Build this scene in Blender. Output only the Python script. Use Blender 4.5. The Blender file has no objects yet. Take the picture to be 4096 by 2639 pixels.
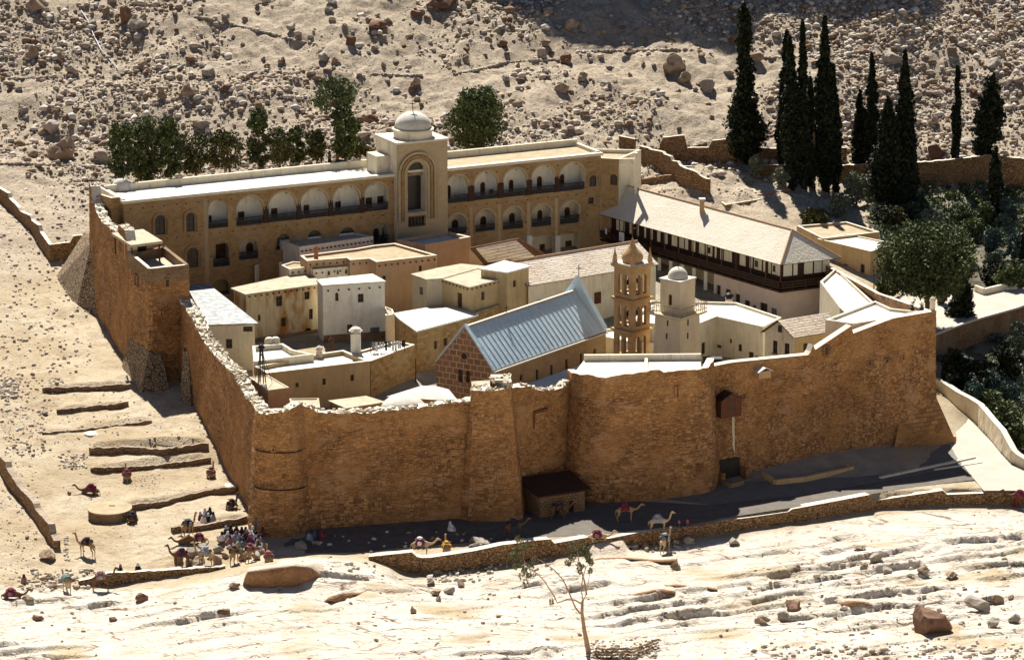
import bpy, bmesh, math, random
import numpy as np
from mathutils import Vector, Matrix, noise as mnoise
R = math.radians
random.seed(7)
scn = bpy.context.scene
col = scn.collection

# ------------------------------------------------------------------ camera
CAM_H, PITCH, FPX = 112.0, R(14.5), 13711.0
cd = bpy.data.cameras.new('camera'); cam = bpy.data.objects.new('camera', cd); col.objects.link(cam)
cam.location = (0, 0, CAM_H); cam.rotation_euler = (R(90) - PITCH, 0, 0)
cd.sensor_width = 36.0; cd.lens = 36.0 * FPX / 4096.0; cd.clip_start = 1.0; cd.clip_end = 5000.0
scn.camera = cam
# ------------------------------------------------------------------ sky and sun
SUN_EL = R(49.5); SUN_DIR = Vector((-.2, .98, 0)).normalized() * math.cos(SUN_EL) + Vector((0, 0, math.sin(SUN_EL)))
w = bpy.data.worlds.new('World'); scn.world = w; w.use_nodes = True
nt = w.node_tree; bg = nt.nodes['Background']
sky = nt.nodes.new('ShaderNodeTexSky'); sky.sky_type = 'NISHITA'; sky.sun_disc = False
sky.sun_elevation = SUN_EL; sky.sun_rotation = math.atan2(SUN_DIR.x, SUN_DIR.y); sky.altitude = 1500; sky.dust_density = .3; sky.air_density = .6
nt.links.new(sky.outputs[0], bg.inputs[0]); bg.inputs[1].default_value = .05
sl = bpy.data.lights.new('sun', 'SUN'); sl.energy = 5.0; sl.angle = R(.5); sl.color = (1, .95, .86)
so = bpy.data.objects.new('sun', sl); col.objects.link(so)
so.rotation_euler = SUN_DIR.to_track_quat('Z', 'Y').to_euler()
scn.view_settings.view_transform = 'Standard'; scn.view_settings.look = 'None'
scn.view_settings.exposure = 1.0; scn.view_settings.gamma = 1
scn.view_settings.use_curve_mapping = False
scn.cycles.max_bounces = 4; scn.cycles.diffuse_bounces = 2

# ------------------------------------------------------------------ reading places off the photograph
CR = {0: (0, 0, .5835), 1: (0, 0, 1.708), 2: (1350, 0, 1.708), 3: (2696, 0, 1.708), 4: (0, 700, 1.925), 5: (1000, 850, 2.2),
      6: (1800, 850, 2.2), 7: (2400, 900, 2.391), 8: (3096, 900, 2.2), 9: (0, 1500, 1.711), 10: (1000, 1450, 1.925),
      11: (2100, 1350, 1.925), 12: (2896, 1400, 1.925), 13: (0, 1939, 2.174), 14: (1000, 1989, 2.369), 15: (1900, 1989, 2.174),
      16: (2996, 1939, 2.174), 17: (3496, 1100, 2.567), 18: (3396, 650, 3.08), 19: (2450, 500, 2.989)}
def ray(c, x, y):
    ox, oy, s = CR[c]; a = (ox + x / s - 2048) / FPX; b = (1319.5 - oy - y / s) / FPX
    return Vector((a, math.cos(PITCH) + b * math.sin(PITCH), -math.sin(PITCH) + b * math.cos(PITCH)))
def P(c, x, y, z):
    d = ray(c, x, y); t = (z - CAM_H) / d.z
    return Vector((d.x * t, d.y * t, z))
def onplane(c, x, y, A, B):
    """(u, z) where the sight line meets the vertical plane through A and B"""
    d = ray(c, x, y); A = Vector(A[:2]); B = Vector(B[:2]); D = (B - A); L = D.length; D = D / L
    n = Vector((D.y, -D.x)); t = A.dot(n) / (d.x * n.x + d.y * n.y)
    return (Vector((d.x * t, d.y * t)) - A).dot(D), CAM_H + d.z * t

# ------------------------------------------------------------------ materials
MATS = {}
def nodes(name):
    m = bpy.data.materials.new(name); m.use_nodes = True; MATS[name] = m
    t = m.node_tree; b = t.nodes['Principled BSDF']; b.inputs['Specular IOR Level'].default_value = .25
    return m, t, b
def rgb(c): return (c[0], c[1], c[2], 1)
def mixc(t, fac, a, b, mode='MIX'):
    n = t.nodes.new('ShaderNodeMix'); n.data_type = 'RGBA'; n.blend_type = mode
    for sck, v in ((n.inputs[0], fac), (n.inputs[6], a), (n.inputs[7], b)):
        if hasattr(v, 'is_linked') or isinstance(v, bpy.types.NodeSocket): t.links.new(v, sck)
        elif isinstance(v, (int, float)): sck.default_value = v
        else: sck.default_value = rgb(v)
    return n.outputs[2]
def noisefac(t, scale, lo=.4, hi=.6, detail=4, vec=None, rough=.6, stretch=None):
    tc = t.nodes.new('ShaderNodeTexCoord'); src = tc.outputs[vec or 'Object']
    if stretch:
        mp = t.nodes.new('ShaderNodeMapping'); mp.inputs['Scale'].default_value = stretch; t.links.new(src, mp.inputs[0]); src = mp.outputs[0]
    n = t.nodes.new('ShaderNodeTexNoise'); n.inputs['Scale'].default_value = scale; n.inputs['Detail'].default_value = detail
    n.inputs['Roughness'].default_value = rough; t.links.new(src, n.inputs['Vector'])
    r = t.nodes.new('ShaderNodeMapRange'); r.inputs[1].default_value = lo; r.inputs[2].default_value = hi
    t.links.new(n.outputs[0], r.inputs[0]); return r.outputs[0]
def bump(t, b, h, strength, dist=.1):
    n = t.nodes.new('ShaderNodeBump'); n.inputs['Strength'].default_value = strength; n.inputs['Distance'].default_value = dist
    t.links.new(h, n.inputs['Height']); t.links.new(n.outputs[0], b.inputs['Normal'])
def plain(name, c, rough=.8, var=.25, scale=1.5, metal=0):
    m, t, b = nodes(name); dk = [x * (1 - var) for x in c]; lt = [min(1, x * (1 + var * .6)) for x in c]
    o = mixc(t, noisefac(t, scale), dk, lt); o = mixc(t, noisefac(t, scale * 7, .3, .7), o, [x * (1 - var * .5) for x in c]); 
    t.links.new(o, b.inputs['Base Color']); b.inputs['Roughness'].default_value = rough; b.inputs['Metallic'].default_value = metal
    return m
def plaster(name, c, stain=(.35, .2, .1), amt=.5, lo=.55, hi=.75):
    m, t, b = nodes(name)
    o = mixc(t, noisefac(t, .5, .35, .65), [x * .86 for x in c], c)
    s = noisefac(t, .9, lo, hi, 6, stretch=(1, 1, .28)); mu = t.nodes.new('ShaderNodeMath'); mu.operation = 'MULTIPLY'; mu.inputs[1].default_value = amt
    t.links.new(s, mu.inputs[0]); o = mixc(t, mu.outputs[0], o, stain)
    s2 = noisefac(t, 2.2, .5, .8, 5, stretch=(1.4, 1.4, .16)); m2 = t.nodes.new('ShaderNodeMath'); m2.operation = 'MULTIPLY'; m2.inputs[1].default_value = amt * .9; t.links.new(s2, m2.inputs[0]); o = mixc(t, m2.outputs[0], o, [x * .55 for x in c])
    f = noisefac(t, 6, .5, .75, 4); m3 = t.nodes.new('ShaderNodeMath'); m3.operation = 'MULTIPLY'; m3.inputs[1].default_value = .3; t.links.new(f, m3.inputs[0]); o = mixc(t, m3.outputs[0], o, [x * .7 for x in c]); t.links.new(o, b.inputs['Base Color'])
    b.inputs['Roughness'].default_value = .9; bump(t, b, noisefac(t, 4, .3, .7), .4, .05)
    return m
def masonry(name, cols, mortar, bw=.8, bh=.4, ms=.03, bs=.5, patch=1.0, offv=.5, rough_h=.5, dark=(.1, .05, .02), darkamt=.5, small=None):
    """courses of stone in UV space (u along the wall, v up it)"""
    m, t, b = nodes(name)
    uv = t.nodes.new('ShaderNodeUVMap'); ns = t.nodes.new('ShaderNodeTexNoise'); ns.inputs['Scale'].default_value = 1.3; t.links.new(uv.outputs[0], ns.inputs[0])
    ws = t.nodes.new('ShaderNodeVectorMath'); ws.operation = 'MULTIPLY_ADD'; ws.inputs[1].default_value = (.12, .12, 0)
    t.links.new(ns.outputs[1], ws.inputs[0]); t.links.new(uv.outputs[0], ws.inputs[2])
    def brick(bw, bh, ca, cb, seed=0):
        k = t.nodes.new('ShaderNodeTexBrick'); k.inputs['Scale'].default_value = 1; k.inputs['Brick Width'].default_value = bw; k.inputs['Row Height'].default_value = bh
        k.inputs['Mortar Size'].default_value = ms; k.inputs['Mortar Smooth'].default_value = .4; k.offset = .5; k.squash = 1
        k.inputs['Color1'].default_value = rgb(ca); k.inputs['Color2'].default_value = rgb(cb); k.inputs['Mortar'].default_value = rgb(mortar)
        t.links.new(ws.outputs[0], k.inputs['Vector']); return k
    k = brick(bw, bh, cols[0], cols[1]); o = k.outputs[0]; h = k.outputs[1]
    if small:
        k2 = brick(small[0], small[1], cols[1], cols[2]); f = noisefac(t, .13, .44, .56, 3)
        o = mixc(t, f, k.outputs[0], k2.outputs[0])
        mm = t.nodes.new('ShaderNodeMix'); t.links.new(f, mm.inputs[0]); t.links.new(k.outputs[1], mm.inputs[2]); t.links.new(k2.outputs[1], mm.inputs[3]); h = mm.outputs[0]
    f = noisefac(t, .22 * patch, .42, .62, 5); o = mixc(t, f, o, mixc(t, .6, o, cols[2]))
    f2 = noisefac(t, 1.1, .5, .75, 6, stretch=(1, 1, 1.8)); mu = t.nodes.new('ShaderNodeMath'); mu.operation = 'MULTIPLY'; mu.inputs[1].default_value = darkamt; t.links.new(f2, mu.inputs[0])
    o = mixc(t, mu.outputs[0], o, dark)
    f3 = noisefac(t, 3.2, .62, .72, 2); mu3 = t.nodes.new('ShaderNodeMath'); mu3.operation = 'MULTIPLY'; mu3.inputs[1].default_value = .45; t.links.new(f3, mu3.inputs[0])
    o = mixc(t, mu3.outputs[0], o, [min(.6, x * 1.5) for x in cols[1]])
    f5 = noisefac(t, .33, .56, .66, 4, stretch=(1, 1, 1.6)); m5 = t.nodes.new('ShaderNodeMath'); m5.operation = 'MULTIPLY'; m5.inputs[1].default_value = .5; t.links.new(f5, m5.inputs[0])
    o = mixc(t, m5.outputs[0], o, [min(.6, x * .85 + .07) for x in cols[0]])
    t.links.new(o, b.inputs['Base Color']); b.inputs['Roughness'].default_value = .95
    ad = t.nodes.new('ShaderNodeMath'); ad.operation = 'MULTIPLY_ADD'; ad.inputs[1].default_value = -1.0
    t.links.new(h, ad.inputs[0]); t.links.new(noisefac(t, 2.6, .25, .75, 5), ad.inputs[2])
    bump(t, b, ad.outputs[0], bs, .12)
    return m
masonry('fort_stone', [(.50, .275, .12), (.17, .085, .036), (.50, .25, .092)], (.10, .055, .03), 1.0, .5, .035, 1.0, small=(.5, .27), darkamt=.42, dark=(.09, .045, .02))
masonry('fort_orange', [(.50, .26, .095), (.22, .105, .04), (.52, .29, .12)], (.2, .1, .045), .5, .26, .025, .8, darkamt=.45)
masonry('rubble_stone', [(.36, .25, .15), (.28, .19, .11), (.42, .31, .2)], (.12, .08, .05), .55, .4, .07, 1.0, darkamt=.35)
masonry('garden_stone', [(.34, .22, .12), (.26, .16, .085), (.40, .28, .16)], (.1, .06, .04), .4, .28, .05, 1.0, darkamt=.3)
masonry('arcade_stone', [(.38, .245, .11), (.25, .15, .062), (.41, .28, .14)], (.24, .165, .085), .55, .28, .02, .4, darkamt=.28, dark=(.2, .1, .05))
masonry('arcade_pale', [(.44, .34, .20), (.38, .29, .165), (.46, .36, .22)], (.38, .3, .2), .6, .3, .012, .3, darkamt=.12, dark=(.25, .17, .1))
masonry('ochre_stone', [(.50, .32, .14), (.30, .18, .07), (.54, .38, .19)], (.3, .18, .08), .7, .38, .03, .8, darkamt=.5, dark=(.16, .08, .03))
masonry('church_block', [(.32, .18, .105), (.22, .12, .07), (.34, .2, .12)], (.62, .5, .33), .95, .72, .055, .4, darkamt=.15)
masonry('church_side', [(.42, .29, .15), (.36, .23, .11), (.46, .33, .18)], (.32, .21, .11), .6, .3, .015, .4, darkamt=.25, dark=(.2, .1, .04))
masonry('tower_pink', [(.50, .31, .14), (.38, .22, .09), (.52, .35, .18)], (.38, .27, .16), .8, .42, .015, .35, darkamt=.3, dark=(.25, .13, .05))
masonry('tile_pale', [(.74, .65, .52), (.66, .57, .45), (.77, .68, .55)], (.36, .2, .14), 3.5, .38, .055, .6, darkamt=.1)
masonry('tile_dorm', [(.70, .64, .52), (.64, .58, .46), (.73, .67, .55)], (.52, .41, .34), 3.0, .3, .02, .4, darkamt=.1)
masonry('lead_sheet', [(.62, .78, .84), (.54, .69, .76), (.68, .82, .87)], (.36, .46, .5), 50, 50, .02, .2, darkamt=.15, dark=(.2, .22, .25))
plaster('cream_plaster', (.79, .71, .53), amt=.7)
plaster('white_plaster', (.84, .80, .68), (.42, .3, .18), .55)
plaster('stained_plaster', (.70, .57, .35), (.42, .17, .03), 1.0, .47, .62)
plaster('ochre_plaster', (.52, .38, .2), (.3, .17, .07), .6)
plaster('pink_plaster', (.72, .57, .49), (.42, .3, .24), .4)
plaster('orange_plaster', (.50, .32, .18), (.34, .18, .08), .5)
plaster('minaret_plaster', (.76, .66, .46), (.45, .36, .22), .3)
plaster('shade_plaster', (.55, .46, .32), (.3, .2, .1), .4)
plain('roof_white', (.66, .62, .53), .9, .3, .5); plain('roof_sand', (.42, .33, .21), .95, .25, .8); plain('roof_mud', (.50, .42, .30), .95, .3, .8)
plain('roof_shade', (.5, .44, .34), .95, .2); plain('coping', (.66, .6, .48), .9, .15, 2)
plain('dark_wood', (.045, .022, .014), .7, .4, 3); plain('brown_wood', (.11, .045, .022), .7, .4, 3); plain('red_wood', (.20, .06, .03), .7, .35, 4)
plain('window_dark', (.035, .03, .028), .3, .3, 1); plain('window_frame', (.16, .10, .06), .7, .3, 3); plain('frame_white', (.6, .56, .5), .7, .15, 3)
plain('black_iron', (.02, .02, .022), .5, .3, 3); plain('grey_metal', (.36, .4, .42), .45, .3, 1.2, .3); plain('tin_roof', (.34, .36, .36), .6, .6, 1.2)
plain('door_blue', (.14, .19, .22), .7, .2, 3); plain('brick_red', (.40, .17, .09), .9, .3, 4); plain('rust_brown', (.12, .05, .035), .8, .4, 2)
plain('road_shade', (.14, .122, .10), .9, .25, .8); plain('paving', (.19, .175, .15), .9, .2, .9); plain('path_dust', (.47, .42, .35), .95, .15, .3)  # road and forecourt tones hold the front wall's shade
plain('cloth_white', (.7, .7, .7), .9, .1); plain('cloth_blue', (.05, .08, .17), .9, .2); plain('cloth_dark', (.03, .03, .045), .9, .3); plain('cloth_red', (.20, .03, .04), .9, .3, 6)
plain('cloth_pink', (.32, .14, .14), .9, .2, 6); plain('cloth_grey', (.3, .32, .35), .9, .2, 5); plain('cloth_maroon', (.16, .03, .06), .9, .3, 6); plain('cloth_yellow', (.55, .3, .05), .9, .2, 5)
plain('cloth_teal', (.12, .22, .22), .9, .3, 6); plain('skin', (.28, .15, .09), .6, .1); plain('hair', (.02, .015, .01), .7, .1)
plain('camel_tan', (.38, .25, .13), .95, .25, 3); plain('camel_dark', (.15, .085, .045), .95, .3, 3); plain('camel_pale', (.5, .37, .22), .95, .2, 3)
plain('bark', (.20, .13, .08), .95, .3, 3); plain('bark_pale', (.42, .27, .16), .9, .3, 3)
def leaf(name, c, c2):
    m, t, b = nodes(name); oi = t.nodes.new('ShaderNodeNewGeometry')
    o = mixc(t, noisefac(t, .9, .35, .65, 2), c, c2); o = mixc(t, oi.outputs['Random Per Island'], o, [x * .6 for x in c]); t.links.new(o, b.inputs['Base Color'])
    b.inputs['Roughness'].default_value = .7
    return m
leaf('leaf_cypress', (.014, .022, .009), (.042, .048, .016)); leaf('leaf_broad', (.075, .105, .035), (.19, .21, .07)); leaf('leaf_olive', (.14, .18, .12), (.24, .27, .18))
leaf('leaf_grey', (.20, .22, .15), (.34, .33, .22)); leaf('leaf_blue', (.07, .12, .10), (.14, .2, .16)); leaf('leaf_brown', (.075, .08, .024), (.14, .125, .038)); leaf('leaf_acacia', (.13, .14, .06), (.22, .2, .09))
def rockmat(name, a, b_, c, sc=.5):
    m, t, b = nodes(name); o = mixc(t, noisefac(t, sc, .38, .62, 5), a, b_); o = mixc(t, noisefac(t, sc * 6, .5, .7, 4), o, c)
    oi = t.nodes.new('ShaderNodeObjectInfo'); o = mixc(t, oi.outputs['Random'], o, mixc(t, .45, o, c)); t.links.new(o, b.inputs['Base Color'])
    b.inputs['Roughness'].default_value = .95; bump(t, b, noisefac(t, 3, .2, .8, 6), .7, .15); return m
rockmat('boulder_tan', (.40, .31, .22), (.30, .22, .15), (.22, .14, .09)); rockmat('boulder_grey', (.40, .36, .31), (.32, .28, .24), (.25, .19, .14))
rockmat('boulder_red', (.23, .135, .09), (.17, .095, .06), (.12, .065, .04))
def cobble(name, cols, mortar, sc=1.9, bs=.9):
    m, t, b = nodes(name); uv = t.nodes.new('ShaderNodeUVMap'); mp = t.nodes.new('ShaderNodeMapping'); mp.inputs['Scale'].default_value = (1, 1.45, 1); t.links.new(uv.outputs[0], mp.inputs[0])
    v = t.nodes.new('ShaderNodeTexVoronoi'); v.inputs['Scale'].default_value = sc; t.links.new(mp.outputs[0], v.inputs['Vector']); e = t.nodes.new('ShaderNodeTexVoronoi'); e.feature = 'DISTANCE_TO_EDGE'; e.inputs['Scale'].default_value = sc; t.links.new(mp.outputs[0], e.inputs['Vector'])
    sp = t.nodes.new('ShaderNodeSeparateColor'); t.links.new(v.outputs['Color'], sp.inputs[0]); o = mixc(t, sp.outputs[0], cols[0], cols[1]); r = t.nodes.new('ShaderNodeMapRange'); r.inputs[1].default_value = .02; r.inputs[2].default_value = .09; t.links.new(e.outputs['Distance'], r.inputs[0])
    o = mixc(t, noisefac(t, .5, .45, .65, 4), o, cols[2]); o = mixc(t, r.outputs[0], mortar, o); t.links.new(o, b.inputs['Base Color']); b.inputs['Roughness'].default_value = .95
    ad = t.nodes.new('ShaderNodeMath'); ad.operation = 'MULTIPLY_ADD'; ad.inputs[1].default_value = 1.2; t.links.new(r.outputs[0], ad.inputs[0]); t.links.new(noisefac(t, 4, .3, .7, 4), ad.inputs[2]); bump(t, b, ad.outputs[0], bs, .12); return m
cobble('cobble', [(.42, .32, .21), (.26, .18, .11), (.34, .25, .16)], (.09, .06, .035), 1.7); cobble('field_stone', [(.44, .27, .13), (.24, .14, .07), (.36, .22, .11)], (.1, .055, .03), 2.4)
rockmat('rubble_mat', (.43, .36, .28), (.34, .27, .2), (.24, .17, .12), 1.2)

# ------------------------------------------------------------------ mesh builder
ORG = {}
def link(o, parent=None):
    col.objects.link(o)
    if parent is not None: o.parent = parent
    return o
def org(o): return ORG.get(o.name, Vector((0, 0, 0))) if o is not None else Vector((0, 0, 0))
def tag(o, label=None, cat=None, group=None, kind=None):
    if label: o['label'] = label
    if cat: o['category'] = cat
    if group: o['group'] = group
    if kind: o['kind'] = kind
    return o
def thing(name, loc, label, cat, group=None):
    o = bpy.data.objects.new(name, None); o.empty_display_size = .3; col.objects.link(o); o.location = loc; ORG[o.name] = Vector(loc)
    return tag(o, label, cat, group)
class MB:
    def __init__(s): s.v = []; s.f = []; s.m = []; s.ms = []
    def mi(s, mat):
        if mat not in s.ms: s.ms.append(mat)
        return s.ms.index(mat)
    def face(s, pts, mat=None):
        i = len(s.v); s.v += [tuple(p) for p in pts]; s.f.append(tuple(range(i, i + len(pts)))); s.m.append(s.mi(mat) if mat else 0)
    def prism(s, poly, z0, z1, mat=None, top=True, bot=False):
        n = len(poly)
        for i in range(n):
            a, b = poly[i], poly[(i + 1) % n]; s.face([(a[0], a[1], z0), (b[0], b[1], z0), (b[0], b[1], z1), (a[0], a[1], z1)], mat)
        if top: s.face([(p[0], p[1], z1) for p in poly], mat)
        if bot: s.face([(p[0], p[1], z0) for p in reversed(poly)], mat)
    def box(s, c, ux, uy, uz, mat=None):
        """c = centre, u* = half-axis vectors"""
        c, ux, uy, uz = map(Vector, (c, ux, uy, uz))
        q = [c + a * ux + b * uy + d * uz for d in (-1, 1) for (a, b) in ((-1, -1), (1, -1), (1, 1), (-1, 1))]
        for f in ((3, 2, 1, 0), (4, 5, 6, 7), (0, 1, 5, 4), (1, 2, 6, 5), (2, 3, 7, 6), (3, 0, 4, 7)): s.face([q[i] for i in f], mat)
    def seg(s, a, b, w, h, mat=None):
        """bar from a to b, w wide (horizontally), h high, centred"""
        a, b = Vector(a), Vector(b); d = b - a; L = d.length
        if L < 1e-5: return
        d /= L; t = Vector((0, 0, 1)) if abs(d.z) < .95 else Vector((0, 1, 0)); sx = d.cross(t).normalized(); sz = sx.cross(d)
        s.box((a + b) / 2, d * L / 2, sx * w / 2, sz * h / 2, mat)
    def tube(s, pts, rs, n=8, mat=None, cap=True):
        rings = []
        for i, p in enumerate(pts):
            p = Vector(p); a = Vector(pts[max(0, i - 1)]); b = Vector(pts[min(len(pts) - 1, i + 1)]); d = (b - a).normalized()
            t = Vector((0, 0, 1)) if abs(d.z) < .9 else Vector((1, 0, 0)); x = d.cross(t).normalized(); y = d.cross(x)
            r = rs[i] if isinstance(rs, (list, tuple)) else rs
            rings.append([p + (x * math.cos(k * 2 * math.pi / n) + y * math.sin(k * 2 * math.pi / n)) * r for k in range(n)])
        for A, B in zip(rings, rings[1:]):
            for k in range(n): s.face([A[k], A[(k + 1) % n], B[(k + 1) % n], B[k]][::-1], mat)
        if cap: s.face(rings[0], mat); s.face(rings[-1][::-1], mat)
    def lathe(s, c, prof, n=24, mat=None, a0=0, sq=None):
        c = Vector(c)
        for (r0, z0), (r1, z1) in zip(prof, prof[1:]):
            for k in range(n):
                t0, t1 = a0 + k * 2 * math.pi / n, a0 + (k + 1) * 2 * math.pi / n
                q = [c + Vector((r * math.cos(t), r * math.sin(t), z)) for r, t, z in ((r0, t0, z0), (r0, t1, z0), (r1, t1, z1), (r1, t0, z1))]
                if r1 < 1e-4: q = q[:3]
                elif r0 < 1e-4: q = [q[0], q[2], q[3]]
                s.face(q, mat)
    def build(s, name, mat=None, parent=None, smooth=False, loc=None, weld=False):
        o0 = org(parent) if parent is not None else (Vector(loc) if loc is not None else Vector((0, 0, 0)))
        me = bpy.data.meshes.new(name); me.from_pydata([(x - o0.x, y - o0.y, z - o0.z) for x, y, z in s.v], [], s.f)
        for q in (s.ms or [mat]): me.materials.append(MATS[q])
        uv = me.uv_layers.new(name='UVMap')
        if s.f:
            me.polygons.foreach_set('material_index', s.m)
            me.polygons.foreach_set('use_smooth', [smooth] * len(s.f))
            buf = np.zeros(len(me.loops) * 2, np.float32); k = 0
            for f in s.f:
                a, b, c = s.v[f[0]], s.v[f[1]], s.v[f[2]]
                ux, uy, uz = b[0] - a[0], b[1] - a[1], b[2] - a[2]; vx, vy, vz = c[0] - a[0], c[1] - a[1], c[2] - a[2]
                nx, ny, nz = uy * vz - uz * vy, uz * vx - ux * vz, ux * vy - uy * vx; L = math.sqrt(nx * nx + ny * ny + nz * nz) or 1; nx /= L; ny /= L; nz /= L
                h = math.hypot(nx, ny)
                if h < .2: tx, ty, sx, sy, sz = 1, 0, 0, 1, 0
                else: tx, ty = -ny / h, nx / h; sx, sy, sz = -nz * ty, nz * tx, nx * ty - ny * tx
                for i in f:
                    p = s.v[i]; buf[k] = p[0] * tx + p[1] * ty; buf[k + 1] = p[0] * sx + p[1] * sy + p[2] * sz; k += 2
            uv.data.foreach_set('uv', buf)
        if weld:
            bm = bmesh.new(); bm.from_mesh(me); bmesh.ops.remove_doubles(bm, verts=bm.verts, dist=.002); bm.to_mesh(me); bm.free()
        o = bpy.data.objects.new(name, me); link(o, parent)
        if parent is None: o.location = o0
        ORG[o.name] = o0
        return o
# ------------------------------------------------------------------ building helpers
def V2(p): return Vector((p[0], p[1]))
def arcpts(u0, u1, z1, n=8, k=1.0):
    r = (u1 - u0) / 2; uc = (u0 + u1) / 2; zc = z1 - r * k
    return [(uc - r * math.cos(math.pi * i / n), zc + r * k * math.sin(math.pi * i / n)) for i in range(n + 1)]
def facade(mb, A, B, z0, z1, holes=(), mat=None, depth=.3, rev=None):
    """wall face from A to B (outside on the right-hand side going A>B) with real openings; holes = (u0,z0,u1,z1,kind,depth)"""
    A, B = V2(A), V2(B); D = B - A; L = D.length; D /= L; n = Vector((D.y, -D.x)); rev = rev or mat
    def W(u, z, off=0): q = A + D * u - n * off; return (q.x, q.y, z)
    hs = []
    for h in holes:
        u0, a, u1, b = max(.05, h[0]), max(z0 + .02, h[1]), min(L - .05, h[2]), min(z1 - .05, h[3])
        if u1 - u0 > .08 and b - a > .08: hs.append((u0, a, u1, b, h[4], h[5]))
    us = sorted({0.0, L} | {h[0] for h in hs} | {h[2] for h in hs}); zs = sorted({z0, z1} | {h[1] for h in hs} | {h[3] for h in hs})
    for i in range(len(us) - 1):
        for j in range(len(zs) - 1):
            um, zm = (us[i] + us[i + 1]) / 2, (zs[j] + zs[j + 1]) / 2
            if any(h[0] < um < h[2] and h[1] < zm < h[3] for h in hs): continue
            mb.face([W(us[i], zs[j]), W(us[i + 1], zs[j]), W(us[i + 1], zs[j + 1]), W(us[i], zs[j + 1])], mat)
    for (u0, a, u1, b, kind, dp) in hs:
        if kind == 'arch':
            ap = arcpts(u0, u1, b); zc = ap[0][1]; half = len(ap) // 2
            if zc < a: ap = arcpts(u0, u1, b, k=min(1, (b - a) * .7 / ((u1 - u0) / 2))); zc = ap[0][1]
            for i in range(len(ap) - 1):
                c = (u0, b) if i < half else (u1, b)
                mb.face([W(*c), W(*ap[i]), W(*ap[i + 1])], mat)
                mb.face([W(*ap[i]), W(*ap[i], dp), W(*ap[i + 1], dp), W(*ap[i + 1])], rev)
            mb.face([W(ap[half][0], b), W(u0, b), W(ap[half][0], ap[half][1])], mat) if 0 else None
            top = zc
        else:
            mb.face([W(u0, b), W(u0, b, dp), W(u1, b, dp), W(u1, b)], rev); top = b
        mb.face([W(u0, a), W(u0, a, dp), W(u0, top, dp), W(u0, top)], rev)
        mb.face([W(u1, a), W(u1, top), W(u1, top, dp), W(u1, a, dp)], rev)
        mb.face([W(u0, a), W(u1, a), W(u1, a, dp), W(u0, a, dp)], rev)
    return hs
def fill(parent, A, B, h, name='window', mat='window_dark', frame='window_frame', bars=(1, 1), ft=.09, sill=False):
    """window or door leaf set at the back of an opening; its frame is the part, the pane its sub-part"""
    A, B = V2(A), V2(B); D = (B - A).normalized(); n = Vector((D.y, -D.x)); u0, a, u1, b, kind, dp = h
    def W(u, z, off): q = A + D * u - n * off; return Vector((q.x, q.y, z))
    if kind == 'arch': out = [(u0, a), (u1, a)] + list(reversed(arcpts(u0, u1, b)))
    else: out = [(u0, a), (u1, a), (u1, b), (u0, b)]
    pm = MB(); pm.face([W(u, z, dp) for u, z in out], mat)
    if frame is None: return pm.build(name, None, parent)
    fm = MB()
    for i in range(len(out)):
        p, q = out[i], out[(i + 1) % len(out)]; fm.seg(W(*p, dp - .05), W(*q, dp - .05), .08, ft, frame)
    for k in range(bars[0]): u = u0 + (u1 - u0) * (k + 1) / (bars[0] + 1); fm.seg(W(u, a, dp - .04), W(u, b - .02, dp - .04), .05, .05, frame)
    for k in range(bars[1]): z = a + (b - a) * (k + 1) / (bars[1] + 1); fm.seg(W(u0, z, dp - .04), W(u1, z, dp - .04), .05, .05, frame)
    if sill: fm.seg(W(u0 - .1, a - .05, -.04), W(u1 + .1, a - .05, -.04), .16, .1, frame)
    fo = fm.build(name, None, parent); pm.build('leaf' if name == 'door' else 'pane', None, fo)
    return fo
def rect(A, B, c, x0, y0, x1, y1):
    xm = (x0 + x1) / 2; u0, _ = onplane(c, x0, (y0 + y1) / 2, A, B); u1, _ = onplane(c, x1, (y0 + y1) / 2, A, B); _, zt = onplane(c, xm, y0, A, B); _, zb = onplane(c, xm, y1, A, B)
    return u0, zb, u1, zt
def inset(poly, t):
    n = len(poly); out = []
    for i in range(n):
        p0, p1, p2 = V2(poly[i - 1]), V2(poly[i]), V2(poly[(i + 1) % n]); d0 = (p1 - p0).normalized(); d1 = (p2 - p1).normalized()
        n0 = Vector((-d0.y, d0.x)); n1 = Vector((-d1.y, d1.x)); k = n0 + n1; k = k / max(.3, k.dot(n0)) if k.length > .01 else n0
        out.append(p1 + k * t)
    return out
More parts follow.
